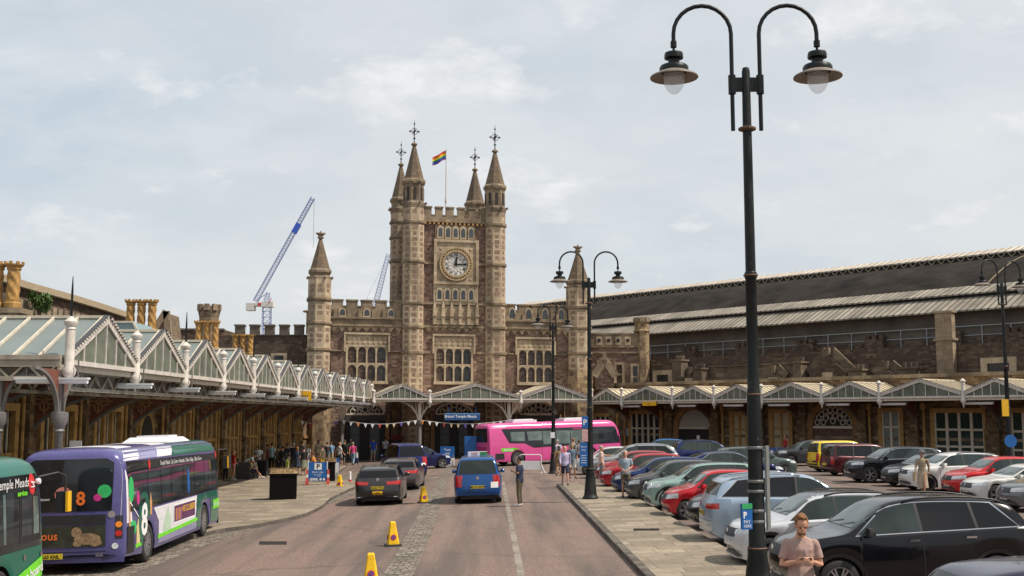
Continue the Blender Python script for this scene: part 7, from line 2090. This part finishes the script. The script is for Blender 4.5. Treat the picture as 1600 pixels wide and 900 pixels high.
# ------------------------------------------------------------------ people
SKINS = {'pale': plain('fair_skin', (.52,.27,.175), .5, var=.14), 'mid': plain('tan_skin', (.33,.18,.11), .55, var=.1), 'dark': plain('dark_skin', (.09,.045,.03), .5, var=.1)}
HAIRS = {k: plain('hair_'+k, c, .7, var=.3, scale=30, bump=.6) for k, c in dict(brown=(.06,.032,.018), black=(.012,.01,.009), blond=(.28,.17,.07), grey=(.32,.30,.28), ginger=(.22,.10,.04), white=(.5,.48,.45)).items()}
SHOE = plain('dark_shoe', (.03,.028,.027), .6); SHOEW = plain('white_shoe', (.6,.6,.58), .6)
def fabric(name, col): return plain('cloth_'+name, col, .9, var=.14, scale=9, bump=.4)
def remesh(mb, vox, smooth_it=3):
    me = bpy.data.meshes.new('tmp'); me.from_pydata([tuple(v) for v in mb.v], [], mb.f)
    o = bpy.data.objects.new('tmp', me); COL.objects.link(o)
    md = o.modifiers.new('r', 'REMESH'); md.mode = 'VOXEL'; md.voxel_size = vox
    sm = o.modifiers.new('s', 'SMOOTH'); sm.iterations = smooth_it; sm.factor = .5
    dg = bpy.context.evaluated_depsgraph_get(); ev = o.evaluated_get(dg)
    r_ = bpy.data.meshes.new_from_object(ev); bpy.data.objects.remove(o); bpy.data.meshes.remove(me)
    r_.polygons.foreach_set('use_smooth', [True]*len(r_.polygons)); return r_
def ell(mb, c, rx_, ry_, rz_, n=12, k=8, M=None):
    vs = [Vector((0,0,-rz_))]
    for i in range(1, k):
        f = math.pi*i/k - math.pi/2
        for j in range(n): t = 2*math.pi*j/n; vs.append(Vector((rx_*math.cos(f)*math.cos(t), ry_*math.cos(f)*math.sin(t), rz_*math.sin(f))))
    vs.append(Vector((0,0,rz_)))
    fs = [(0, 1+(j+1)%n, 1+j) for j in range(n)] + [(1+i*n+j, 1+i*n+(j+1)%n, 1+(i+1)*n+(j+1)%n, 1+(i+1)*n+j) for i in range(k-2) for j in range(n)] + [(1+(k-2)*n+j, 1+(k-2)*n+(j+1)%n, len(vs)-1) for j in range(n)]
    if M: vs = [M @ v for v in vs]
    mb.add([Vector(c)+v for v in vs], fs)
def loft(mb, secs, n=14):
    """secs: (centre, half width along side vector, half depth, side vector)"""
    vs = []
    for c, a, b, sd in secs:
        c = Vector(c); sd = Vector(sd).normalized(); fw = Vector((sd.y, -sd.x, 0)).normalized()
        for j in range(n): t = 2*math.pi*j/n; vs.append(c + sd*a*math.cos(t) + fw*b*math.sin(t))
    k = len(secs)
    fs = [(i*n+j, i*n+(j+1)%n, (i+1)*n+(j+1)%n, (i+1)*n+j) for i in range(k-1) for j in range(n)] + [tuple(range(n-1,-1,-1)), tuple(range((k-1)*n, k*n))]
    mb.add(vs, fs)
# joints in metres for a 1.75 m figure facing +x; y+ is the figure's left
BASE = dict(pel=(0,0,.95), wst=(.0,0,1.10), chs=(.0,0,1.30), nck=(-.01,0,1.47), hed=(.02,0,1.625),
    hl=(0,.095,.92), kl=(.02,.105,.50), al=(-.02,.11,.09), tl=(.14,.13,.03), hr=(0,-.095,.92), kr=(.02,-.105,.50), ar=(-.02,-.11,.09), tr=(.14,-.13,.03),
    sl=(0,.185,1.41), el=(-.03,.235,1.14), wl=(.04,.245,.90), sr=(0,-.185,1.41), er=(-.03,-.235,1.14), wr=(.04,-.245,.90))
POSES = dict(
  stand={}, relaxed=dict(kl=(.06,.12,.50), al=(.0,.16,.09), tl=(.14,.22,.03), el=(-.05,.26,1.14), wl=(.10,.23,.93)),
  walk=dict(kl=(.22,.10,.50), al=(.28,.10,.10), tl=(.44,.11,.06), kr=(-.02,-.10,.48), ar=(-.30,-.10,.14), tr=(-.17,-.11,.04), el=(-.16,.23,1.16), wl=(-.18,.23,.92), er=(.08,-.23,1.15), wr=(.24,-.22,.96)),
  phone=dict(hed=(.10,0,1.60), nck=(.015,0,1.475), sl=(0,.168,1.385), sr=(0,-.168,1.385), el=(.02,.245,1.10), wl=(.25,.10,1.17), er=(.02,-.245,1.10), wr=(.25,-.10,1.17)),
  hands=dict(el=(-.02,.25,1.15), wl=(.16,.05,.98), er=(-.02,-.25,1.15), wr=(.17,-.04,.98)),
  chat=dict(el=(-.02,.25,1.15), wl=(.20,.13,1.22), er=(-.04,-.25,1.14)),
  point=dict(el=(.10,.30,1.30), wl=(.34,.33,1.28), er=(-.04,-.25,1.14)),
  sit=dict(pel=(-.1,0,.40), wst=(-.1,0,.55), chs=(-.04,0,.74), nck=(.0,0,.91), hed=(.05,0,1.05), hl=(-.08,.1,.38), kl=(.34,.12,.46), al=(.48,.12,.09), tl=(.64,.12,.06), hr=(-.08,-.1,.38), kr=(.34,-.12,.46), ar=(.60,-.12,.12), tr=(.74,-.12,.10),
           sl=(-.02,.18,.86), el=(.06,.24,.62), wl=(.26,.15,.55), sr=(-.02,-.18,.86), er=(.06,-.24,.62), wr=(.26,-.12,.55)),
  bend=dict(pel=(-.05,0,.93), wst=(.06,0,1.05), chs=(.24,0,1.16), nck=(.38,0,1.26), hed=(.50,0,1.34), sl=(.33,.18,1.20), el=(.40,.22,.95), wl=(.52,.16,.80), sr=(.33,-.18,1.20), er=(.40,-.22,.95), wr=(.52,-.16,.80)))
def hand(mb, w, e, sg, grip):
    """palm, four unequal bent fingers and a thumb from the side of the palm"""
    w = Vector(w); e = Vector(e); d = (w-e).normalized(); side = Vector((1,0,0)) if abs(d.x) < .7 else Vector((0,0,1))
    if grip: side = Vector((0,0,1))
    nrm = d.cross(side).normalized(); side = nrm.cross(d).normalized()
    if nrm.y*sg > 0: nrm = -nrm          # palm side towards the body
    c = w + d*.045
    mb.add([w+side*a*.026+nrm*b*.013 for a, b in ((-1,-1),(1,-1),(1,1),(-1,1))] + [w+d*.085+side*a*.038+nrm*b*.012 for a, b in ((-1,-1),(1,-1),(1,1),(-1,1))], [(3,2,1,0),(4,5,6,7),(0,1,5,4),(1,2,6,5),(2,3,7,6),(3,0,4,7)])
    cv = .55 if grip else .22
    for k, ln in enumerate((.072,.080,.075,.058)):
        a = (1.5-k)*.0195; p = w+d*.08+side*a; pts = [p-d*.02]; dd = d.copy()
        for s_, fr_ in enumerate((.42,.32,.26)):
            pts.append(pts[-1] + dd*(ln*fr_+(.02 if s_ == 0 else 0))); dd = (dd + nrm*cv*(1+s_*.3)).normalized()
        pts.append(pts[-1]+dd*ln*.2)
        mb.tube(pts, [.0095,.0095,.0085,.0078,.005], 7)
    p = w+d*.022+side*.028; t = (side*.75+d*.7+nrm*.35).normalized()
    mb.tube([p-side*.015, p+t*.03, p+t*.052+d*.012, p+t*.06+d*.032], [.013,.012,.010,.006], 7)
def body_geo(J, part, top='short', bottom='long', female=False, fine=False, grow=0.0):
    mb = MB(); V = lambda k: Vector(J[k]); g = grow
    sd = (V('sl')-V('sr')).normalized(); hs = (V('hl')-V('hr')).normalized()
    wa = .9 if female else 1.0
    def torso(g=0.0, low=True, collar=True):
        secs = []
        if low: secs += [(V('pel')-Vector((0,0,.09)), .12+g, .10+g, hs), (V('pel'), .165+g, .115+g, hs)]
        secs += [(V('wst'), (.135 if female else .15)+g, .105+g, sd), (V('chs'), .165*wa+g, .118+g, sd), ((V('sl')+V('sr'))/2+Vector((0,0,-.03)), .175*wa+g, .10+g, sd), ((V('sl')+V('sr'))/2+Vector((0,0,.035)), .118+g, .07+g, sd), ((V('sl')+V('sr'))/2*.5+V('nck')*.5+Vector((0,0,.012)), .080+g*.6, .062+g*.6, sd), (V('nck')+Vector((0,0,.0)), .058, .056, sd)]
        loft(mb, secs if collar else secs[:-1])
    if part == 'body':
        torso()
        nk = V('nck'); hd = V('hed'); mb.tube([nk-Vector((0,0,.05)), nk.lerp(hd,.35), hd-Vector((0,0,.02))], [.062,.052,.055], 12)
        f = (hd-nk); pitch = math.atan2(f.x-.03, f.z)
        M = Matrix.Rotation(pitch*.9, 3, 'Y')
        ell(mb, hd+M@Vector((-.008,0,.03)), .098, .077, .098, 16, 12, M); ell(mb, hd+M@Vector((.022,0,-.045)), .068, .058, .072, 14, 10, M)
        ell(mb, hd+M@Vector((.098,0,-.012)), .018, .013, .026, 10, 6, M); ell(mb, hd+M@Vector((.078,0,-.098)), .02, .025, .018, 10, 6, M)
        ell(mb, hd+M@Vector((.084,0,-.055)), .014, .024, .010, 8, 6, M); ell(mb, hd+M@Vector((.078,0,.028)), .014, .045, .010, 8, 6, M)
        for s_ in (-1,1): ell(mb, hd+M@Vector((-.005,s_*.078,-.012)), .022, .012, .032, 8, 6, M)
        for a in 'lr':
            s_ = 1 if a == 'l' else -1
            sh, el_, wr_ = V('s'+a), V('e'+a), V('w'+a)
            ell(mb, sh+Vector((0,-s_*.02,-.02)), .052, .05, .052)
            mb.tube([sh, sh.lerp(el_,.45), el_, el_.lerp(wr_,.35), wr_], [.048,.045,.036,.037,.024], 12)
            hand(mb, wr_, el_, s_, J.get('grip', False))
            h, k, an, to = V('h'+a), V('k'+a), V('a'+a), V('t'+a)
            mb.tube([h+Vector((0,0,.03)), h.lerp(k,.45), k, k.lerp(an,.3), an], [.088,.072,.05,.052,.032], 12)
            mb.tube([an-Vector((.03,0,.02)), an.lerp(to,.5)-Vector((0,0,.02)), to], [.036,.036,.028], 10)
    elif part == 'top':
        torso(.016+g, low=False, collar=False); 
        # hem over the hips
        loft(mb, [(V('pel')-Vector((0,0,.02 if female else .10)), .182+g, .136+g, hs), (V('pel'), .186+g, .138+g, hs), (V('wst'), (.155 if not female else .145)+g, .118+g, sd), (V('chs'), .175*wa+g, .125+g, sd)])
        for a in 'lr':
            sh, el_, wr_ = V('s'+a), V('e'+a), V('w'+a)
            if top == 'none': continue
            ell(mb, sh+Vector((0,0,-.02)), .068, .064, .066)
            if top == 'short': mb.tube([sh, sh.lerp(el_,.4), sh.lerp(el_,.72)], [.062,.062,.063], 12)
            else: mb.tube([sh, sh.lerp(el_,.5), el_, el_.lerp(wr_,.5), el_.lerp(wr_,.93)], [.064,.058,.050,.046,.038], 12)
    elif part == 'bottom':
        if bottom in ('skirt','dress'):
            kk = (V('kl')+V('kr'))/2; aa = (V('al')+V('ar'))/2
            end = kk - Vector((0,0,.02)) if bottom == 'skirt' else kk.lerp(aa,.6)
            loft(mb, [(V('wst')-Vector((0,0,.03)), .148, .115, hs), (V('pel'), .182, .135, hs), (V('pel').lerp(end,.5), .20, .155, hs), (end, .235, .19, hs)])
        else:
            loft(mb, [(V('wst')-Vector((0,0,.04)), .152, .115, hs), (V('pel'), .176, .128, hs), (V('pel')-Vector((0,0,.09)), .165, .12, hs)])
            for a in 'lr':
                h, k, an = V('h'+a), V('k'+a), V('a'+a)
                if bottom == 'shorts': mb.tube([h+Vector((0,0,.03)), h.lerp(k,.5), h.lerp(k,.92)], [.098,.09,.085], 12)
                elif bottom == 'mini': mb.tube([h+Vector((0,0,.03)), h.lerp(k,.25), h.lerp(k,.42)], [.096,.092,.09], 12)
                else: mb.tube([h+Vector((0,0,.03)), h.lerp(k,.5), k, k.lerp(an,.5), k.lerp(an,.95)], [.096,.083,.066,.060,.055], 12)
    elif part == 'shoes':
        for a in 'lr':
            an, to = V('a'+a), V('t'+a); d = (to-an); d.z = 0
            mb.tube([an-d.normalized()*.06-Vector((0,0,.035)), an-Vector((0,0,.03)), an.lerp(to,.6)-Vector((0,0,.02)), to+d.normalized()*.04], [.034,.044,.044,.028], 10)
    elif part == 'hair':
        nk = V('nck'); hd = V('hed'); f = hd-nk; pitch = math.atan2(f.x-.03, f.z); M = Matrix.Rotation(pitch*.9-.12, 3, 'Y')
        ell(mb, hd+M@Vector((-.024,0,.05)), .097, .086, .09, 16, 12, M)
        if J.get('quiff'): ell(mb, hd+M@Vector((.03,0,.12)), .06, .06, .035, 12, 8, M); ell(mb, hd+M@Vector((-.01,0,.125)), .07, .06, .03, 12, 8, M)
        if J.get('long'): loft(mb, [(hd+Vector((-.06,0,.03)), .085, .05, sd), (hd+Vector((-.075,0,-.1)), .09, .045, sd), (hd+Vector((-.07,0,-.26)), .075, .03, sd)])
    return mb
PCACHE = {}
def pgeo(pose, part, top, bottom, female, quiff, long_, vox):
    key = (pose, part, top if part == 'top' else 0, bottom if part == 'bottom' else 0, female, (quiff, long_) if part == 'hair' else 0, vox)
    if key not in PCACHE:
        J = dict(BASE); J.update(POSES[pose]); J['grip'] = pose == 'phone'; J['quiff'] = quiff; J['long'] = long_
        me = remesh(body_geo(J, part, top, bottom, female), vox if part != 'body' else vox*.8, 2)
        PCACHE[key] = me
    return PCACHE[key]
def person(x, y, rz, label, h=1.75, pose='stand', skin='pale', hair='brown', top=('short', ('white',(.6,.6,.6))), bottom=('long', ('navy',(.03,.035,.06))), female=False, shoes=SHOE, long_=False, quiff=False, hat=None, vox=.016, z=None, group=None, bag=None):
    root = empty('person', (x, y, gz(x)+(z or 0)), rz, label, 'person', group)
    root.scale = (h/1.75,)*3
    def add(name, part, mat):
        me = pgeo(pose, part, top[0], bottom[0], female, quiff, long_, vox).copy(); me.materials.clear(); me.materials.append(mat)
        o = link(name, me, root); return o
    b_ = add('body', 'body', SKINS[skin])
    add('top', 'top', fabric(*top[1])); add({'shorts':'shorts','mini':'shorts','skirt':'skirt','dress':'skirt'}.get(bottom[0],'trousers'), 'bottom', fabric(*bottom[1])); add('shoes', 'shoes', shoes); 
    if hair: add('hair', 'hair', HAIRS[hair])
    J = dict(BASE); J.update(POSES[pose])
    if hat:
        m = MB(); c_ = Vector(J['hed'])+Vector((-.01,0,.09)); m.lathe([(.17,.0),(.17,.01),(.105,.02),(.095,.09),(.05,.11),(0,.112)], 16, c_); child(m, 'hat', fabric(*hat), root)
    if bag:
        m = MB(); p = Vector(J['wr'])+Vector((0,-.05,-.05)); m.box(p.x-.12,p.x+.12,p.y-.06,p.y+.06,p.z-.35,p.z); m.tube([(p.x-.06,p.y,p.z),(p.x,p.y,p.z+.1),(p.x+.06,p.y,p.z)],.01,5); child(m, 'bag', fabric(*bag), root)
    return root
def pp_(px, py, face, label, e=0.0, **k):      # feet at this point of the photograph; face 0 = away from the lens, 90 = to the left
    p = ground(px, py, e); return person(p.x, p.y, PI/2+R(face), label, z=e, **k)
W_ = ('white',(.6,.6,.6)); NV = ('navy',(.02,.025,.06)); BK = ('black',(.012,.012,.013)); KH = ('khaki',(.10,.085,.05)); BL = ('blue',(.02,.08,.40)); RD = ('red',(.5,.02,.02)); GY = ('grey',(.17,.17,.18)); BG_ = ('beige',(.42,.33,.22)); DN = ('denim',(.05,.09,.18)); PK = ('pink',(.6,.06,.2)); LBL = ('pale_blue',(.35,.48,.58)); OR = ('orange',(.5,.2,.03)); LIL = ('lilac',(.42,.38,.55))
# the man with the phone, close to the lens
FINE = .009
mp = at(1249, 794, 15.6)
PX, PY = mp.x, 15.6
mz = 0.0; Hm = mp.z - gz(PX)
man = person(PX, PY, -PI/2 - R(4), 'bearded man in dusty pink T-shirt looking down at his phone by the lamp post', h=min(1.92, Hm/1.0)*.985, pose='phone', skin='pale', hair='ginger', top=('short', ('dusty_pink',(.36,.245,.215))), bottom=('long', ('jeans_blue',(.05,.12,.25))), shoes=SHOEW, quiff=True, vox=FINE)
J = dict(BASE); J.update(POSES['phone'])
m = MB(); hd = Vector(J['hed']); nk = Vector(J['nck']); pitch = math.atan2(hd.x-nk.x-.03, hd.z-nk.z)*.9; M = Matrix.Rotation(pitch, 3, 'Y')
ell(m, hd+M@Vector((.046,0,-.085)), .048, .055, .038, 14, 10, M)
bd = remesh(m, .007, 2); bd.materials.append(plain('ginger_beard', (.20,.10,.05), .85, var=.4, scale=40, bump=.8)); link('beard', bd, man)
from mathutils import noise as mnoise
def crumple(o, amp, sc, st=(1,1,1), zr=None):
    me = o.data
    for v in me.vertices:
        q = Vector((v.co.x*st[0], v.co.y*st[1], v.co.z*st[2]))*sc
        d = mnoise.noise(q) + .5*mnoise.noise(q*2.1)
        v.co += v.normal*(amp*d)
for ch in man.children:
    if ch.name.startswith('top'): crumple(ch, .011, 9, (1,1.2,.8))
    elif ch.name.startswith('trousers'): crumple(ch, .005, 10)
    elif ch.name.startswith('hair'): crumple(ch, .009, 34, (1,1,.5)); crumple(ch, .004, 80)
m = MB()
for s_ in (-1,1): ell(m, hd+M@Vector((.083,s_*.031,.004)), .012, .011, .006, 10, 6, M)
child(m, 'eyes', plain('eye_dark', (.03,.02,.015), .2), man)
m = MB()
for s_ in (-1,1): ell(m, hd+M@Vector((.088,s_*.033,.028)), .008, .022, .005, 8, 5, M)
child(m, 'eyebrows', HAIRS['ginger'], man)
pc = (Vector(J['wl'])+Vector(J['wr']))/2 + Vector((.075,0,.035))
ph_ = empty('phone', (0,0,0), 0, 'small dark phone held in both hands of the man in dusty pink T-shirt', 'phone')
s0_ = man.scale[0]; Rz = Matrix.Rotation(-PI/2-R(4), 4, 'Z')
ph_.matrix_world = Matrix.Translation(man.location + Rz.to_3x3() @ (pc*s0_)) @ Rz @ Matrix.Rotation(R(-35), 4, 'Y')
m = MB(); m.box(-.038,.038,-.075,.075,-.005,.005); child(m, 'case', BLACKP, ph_); m = MB(); m.box(-.034,.034,-.07,.07,.0055,.007); child(m, 'screen', plain('phone_screen', (.03,.035,.04), .08), ph_)
# people on the right and in the road
pp_(812, 791, 70, 'man in navy T-shirt and khaki trousers standing in the road beside the taxi', h=1.82, pose='chat', skin='mid', hair='black', top=('short', NV), bottom=('long', KH), shoes=SHOEW)
pp_(978, 777, 172, 'older man in patterned short sleeved shirt and brown shorts beside the grey hatchback', e=.12, h=1.76, pose='hands', hair='grey', top=('short', ('patterned_blue',(.27,.33,.40))), bottom=('shorts', ('brown',(.14,.10,.07))))
pp_(945, 752, 250, 'person in pale pink top reaching out between the parked cars', e=.0, h=1.7, pose='point', hair='grey', top=('short', ('pale_pink',(.55,.42,.38))), bottom=('shorts', GY), z=None) if False else None
p = at(945, 752, 50.5); person(p.x, 52.0, R(0), 'person in pale top leaning an arm out between the pavement and red hatchback', h=1.72, pose='point', hair='grey', top=('short', ('pale_pink',(.55,.42,.38))), bottom=('shorts', GY), z=.12)
pp_(883, 758, 180, 'bald man in lilac shirt and dark shorts walking towards the camera on the pavement', e=.12, h=1.76, pose='walk', hair=None, top=('long', LIL), bottom=('shorts', NV))
pp_(894, 748, 182, 'man in slate blue T-shirt and pale shorts behind the man in lilac shirt', e=.12, h=1.74, pose='relaxed', skin='mid', hair='brown', top=('short', ('slate',(.10,.15,.20))), bottom=('shorts', ('pale_grey',(.45,.45,.44))))
pp_(873, 743, 10, 'woman in patterned brown top seen behind the man in lilac shirt', e=0, h=1.62, pose='stand', hair='brown', female=True, long_=True, top=('short', ('brown_print',(.22,.14,.07))), bottom=('shorts', ('brown_print',(.22,.14,.07))))
pp_(871, 734, 5, 'man in pale lilac shirt with his back turned beside the third lamp post', h=1.80, pose='hands', hair='grey', top=('short', ('light_lilac',(.5,.48,.62))), bottom=('shorts', BK))
pp_(896, 733, -10, 'man in sage green shirt standing before the pink bus', h=1.86, pose='stand', hair='ginger', top=('short', ('sage',(.24,.28,.22))), bottom=('shorts', ('tan',(.3,.22,.14))))
pp_(905, 733, 20, 'person in grey top and black shorts standing beside the blue information sign', h=1.74, pose='relaxed', hair='brown', top=('short', ('warm_grey',(.22,.19,.17))), bottom=('shorts', BK))
p = at(1436, 760, 44.6); person(p.x, 44.2, PI/2+R(150), 'woman in long patterned beige dress and dark hat walking between the parked cars', h=1.68, pose='walk', skin='mid', hair='black', female=True, top=('long', ('beige_print',(.30,.24,.16))), bottom=('dress', ('cream_print',(.42,.36,.27))), hat=GY, z=.0, bag=BG_)
p = at(1231, 722, 77.5); person(p.x, 78.0, PI/2+R(100), 'person in red top standing behind the blue barrier panels', h=1.75, pose='hands', skin='mid', hair='black', top=('long', ('dark_red',(.30,.02,.02))), bottom=('long', BK))
# left queue
E = .12
def Q(px, py, face, label, **k): return pp_(px, py, face, label, e=E, group='people waiting on the left pavement', **k)
Q(352, 752, -30, 'person in yellow top at the front corner of the purple bus', h=1.75, pose='stand', hair='black', skin='mid', top=('short', ('mustard',(.5,.32,.03))), bottom=('long', BK))
Q(364, 750, -60, 'woman with red top and short pink shorts standing near the purple bus', h=1.66, pose='hands', hair='blond', female=True, long_=True, top=('short', RD), bottom=('mini', ('salmon_pink',(.6,.20,.22))), shoes=SHOEW)
Q(384, 748, -80, 'person in white top bending over luggage in the queue', h=1.72, pose='bend', hair='black', skin='mid', top=('short', W_), bottom=('long', BK))
Q(392, 748, -75, 'seated person in beige top and navy shorts with legs stretched out', h=1.72, pose='sit', hair='brown', top=('short', BG_), bottom=('shorts', NV), shoes=SHOEW)
Q(403, 740, 180, 'dark haired person in white T-shirt facing the camera behind the luggage', h=1.74, pose='hands', skin='dark', hair='black', top=('short', W_), bottom=('long', GY))
Q(424, 736, -20, 'man in pale blue shirt and black trousers left of the black planter', h=1.80, pose='stand', hair='black', top=('short', LBL), bottom=('long', BK))
Q(434, 738, 60, 'person dressed in dark brown in the middle of the queue', h=1.62, pose='chat', skin='mid', hair='black', top=('long', ('dark_brown',(.05,.03,.02))), bottom=('long', BK))
Q(441, 742, 0, 'person all in black carrying a yellow green bag above the planter', h=1.72, pose='stand', hair='black', top=('long', BK), bottom=('long', BK), bag=('lime_bag',(.4,.5,.06)))
Q(448, 737, -40, 'man in navy T-shirt and cream trousers in the queue', h=1.78, pose='relaxed', skin='mid', hair='black', top=('short', NV), bottom=('long', ('cream',(.5,.44,.34))))
Q(458, 736, 20, 'man with white cap and black clothes right of the planter', h=1.82, pose='stand', hair='white', top=('long', BK), bottom=('long', BK))
Q(464, 742, -10, 'woman with brown hair in dark denim jacket and skirt', h=1.68, pose='stand', hair='ginger', female=True, long_=True, top=('long', ('dark_denim',(.03,.05,.09))), bottom=('skirt', ('dark_denim',(.03,.05,.09))))
Q(474, 743, 15, 'woman in patterned skirt carrying a white shoulder bag', h=1.70, pose='stand', hair='black', female=True, top=('short', BK), bottom=('skirt', ('green_print',(.20,.22,.15))), bag=W_)
Q(471, 731, -10, 'man with grey top standing behind the woman in patterned skirt', h=1.80, pose='relaxed', hair='black', top=('short', GY), bottom=('long', GY))
Q(489, 736, 85, 'person in orange top sitting behind the blue parking board', h=1.72, pose='sit', hair='brown', top=('short', OR), bottom=('shorts', ('tan',(.3,.22,.14))))
Q(497, 727, 175, 'dark skinned person in cream shirt standing against the wall', h=1.80, pose='chat', skin='dark', hair='black', top=('short', ('cream_shirt',(.55,.5,.38))), bottom=('long', ('taupe',(.2,.16,.12))))
Q(503, 738, 60, 'person in yellow trousers partly hidden by the parking board', h=1.70, pose='stand', hair='brown', top=('short', KH), bottom=('long', ('mustard',(.5,.32,.03))))
Q(371, 746, -70, 'person in olive top crouched low between the pink shorts and the luggage', h=1.6, pose='sit', skin='mid', hair='black', top=('short', ('olive',(.16,.17,.08))), bottom=('long', BK))
Q(397, 746, 100, 'person in grey cap sitting on the pavement behind the stretched out legs', h=1.65, pose='sit', skin='mid', hair='black', top=('short', ('stone',(.4,.36,.3))), bottom=('long', DN), hat=BK)
Q(417, 734, 30, 'person in burgundy top standing against the wall behind the luggage', h=1.68, pose='stand', hair='brown', top=('short', ('burgundy',(.20,.02,.04))), bottom=('long', BK))
Q(429, 733, 10, 'child sized person in teal top near the man in pale blue shirt', h=1.40, pose='stand', hair='brown', top=('short', ('teal',(.03,.22,.22))), bottom=('shorts', GY))
Q(453, 732, -160, 'person in pale green shirt facing the camera behind the man in white cap', h=1.76, pose='chat', hair='brown', top=('short', ('pale_green',(.35,.42,.28))), bottom=('long', BG_))
Q(480, 732, -20, 'person in white blouse right of the patterned skirt in the queue', h=1.64, pose='relaxed', hair='blond', female=True, long_=True, top=('short', W_), bottom=('long', DN))
Q(511, 731, -20, 'person in charcoal hoodie walking behind the second planter', h=1.76, pose='walk', hair='black', top=('long', ('charcoal',(.05,.05,.055))), bottom=('long', GY))
Q(517, 726, 5, 'person in sky blue top walking away beyond the second planter', h=1.66, pose='walk', hair='brown', top=('short', ('sky_blue',(.15,.32,.5))), bottom=('shorts', BG_))
GE = 'people walking towards the station entrances'
def EN(px, py, face, label, **k): return pp_(px, py, face, label, group=GE, **k)
EN(530, 731, -60, 'man in white T-shirt and black shorts walking towards the entrance', h=1.78, pose='walk', hair='ginger', top=('short', W_), bottom=('shorts', BK), shoes=SHOEW)
EN(538, 726, -30, 'man in dark green jacket beside the man in white T-shirt', h=1.85, pose='stand', hair='brown', top=('long', ('dark_green',(.03,.04,.03))), bottom=('long', BK))
EN(551, 727, -5, 'woman in bright pink top and blue jeans walking away', h=1.68, pose='walk', hair='grey', female=True, top=('short', PK), bottom=('long', ('light_denim',(.22,.33,.42))), bag=W_)
EN(548, 721, 0, 'grey haired person just beyond the woman in bright pink top', h=1.78, pose='stand', hair='grey', top=('short', ('moss',(.2,.24,.16))), bottom=('long', GY))
EN(567, 716, 0, 'person in brown top and beige trousers inside the left doorway', h=1.75, pose='walk', hair='brown', top=('short', ('brown_top',(.12,.09,.07))), bottom=('long', BG_))
EN(575, 716, 10, 'person in tan clothes beside the person in blue football shirt', h=1.72, pose='stand', hair='brown', top=('short', ('tan',(.3,.22,.14))), bottom=('shorts', ('tan',(.3,.22,.14))))
EN(583, 721, 0, 'man in bright blue shirt and grey shorts outside the left doorway', h=1.86, pose='relaxed', hair='brown', top=('short', BL), bottom=('shorts', ('mid_grey',(.3,.31,.32))), shoes=SHOEW)
EN(591, 715, -15, 'person in faded blue top right of the man in bright blue shirt', h=1.72, pose='stand', hair='grey', top=('short', ('faded_blue',(.18,.22,.28))), bottom=('long', NV))
EN(602, 718, 15, 'man in white shirt with dark backpack strap left of the taxi van', h=1.80, pose='stand', hair='black', top=('short', ('pale_white_blue',(.5,.54,.62))), bottom=('long', BK))
EN(560, 714, 20, 'shadowed person in black in the left doorway', h=1.74, pose='stand', hair='black', top=('long', BK), bottom=('long', BK))
# red flowers and post by the wall
p = FA.O + FA.u*X(620) - FA.n*.5
fb_ = empty('flower_basket', (p.x, p.y, 1.3), 0, 'dark red flowers in a basket between the left and middle entrances', 'flowers')
m = MB(); m.lathe([(.1,-.35),(.35,0),(.36,.05)], 12); m.tube([(0,0,-1.6),(0,0,-.3)], .05, 6); child(m, 'basket', IRON, fb_)
m = MB(); rnd = random.Random(5)
for k in range(420):
    d = Vector((rnd.gauss(0,1),rnd.gauss(0,1),rnd.gauss(0,.7))).normalized(); q = Vector((0,0,.2)) + Vector((d.x*.6,d.y*.35,d.z*.38))*rnd.uniform(.5,1.1); u = Vector((rnd.gauss(0,1),rnd.gauss(0,1),rnd.gauss(0,1))).normalized()*.05; v = u.cross(d).normalized()*.04
    m.add([q-u,q+v,q+u,q-v], [(0,1,2,3)], rnd.choice((0,0,1)))
child(m, 'flowers', [plain('dark_red_petal', (.35,.015,.06), .7), plain('basket_leaf', (.05,.09,.03), .7)], fb_)
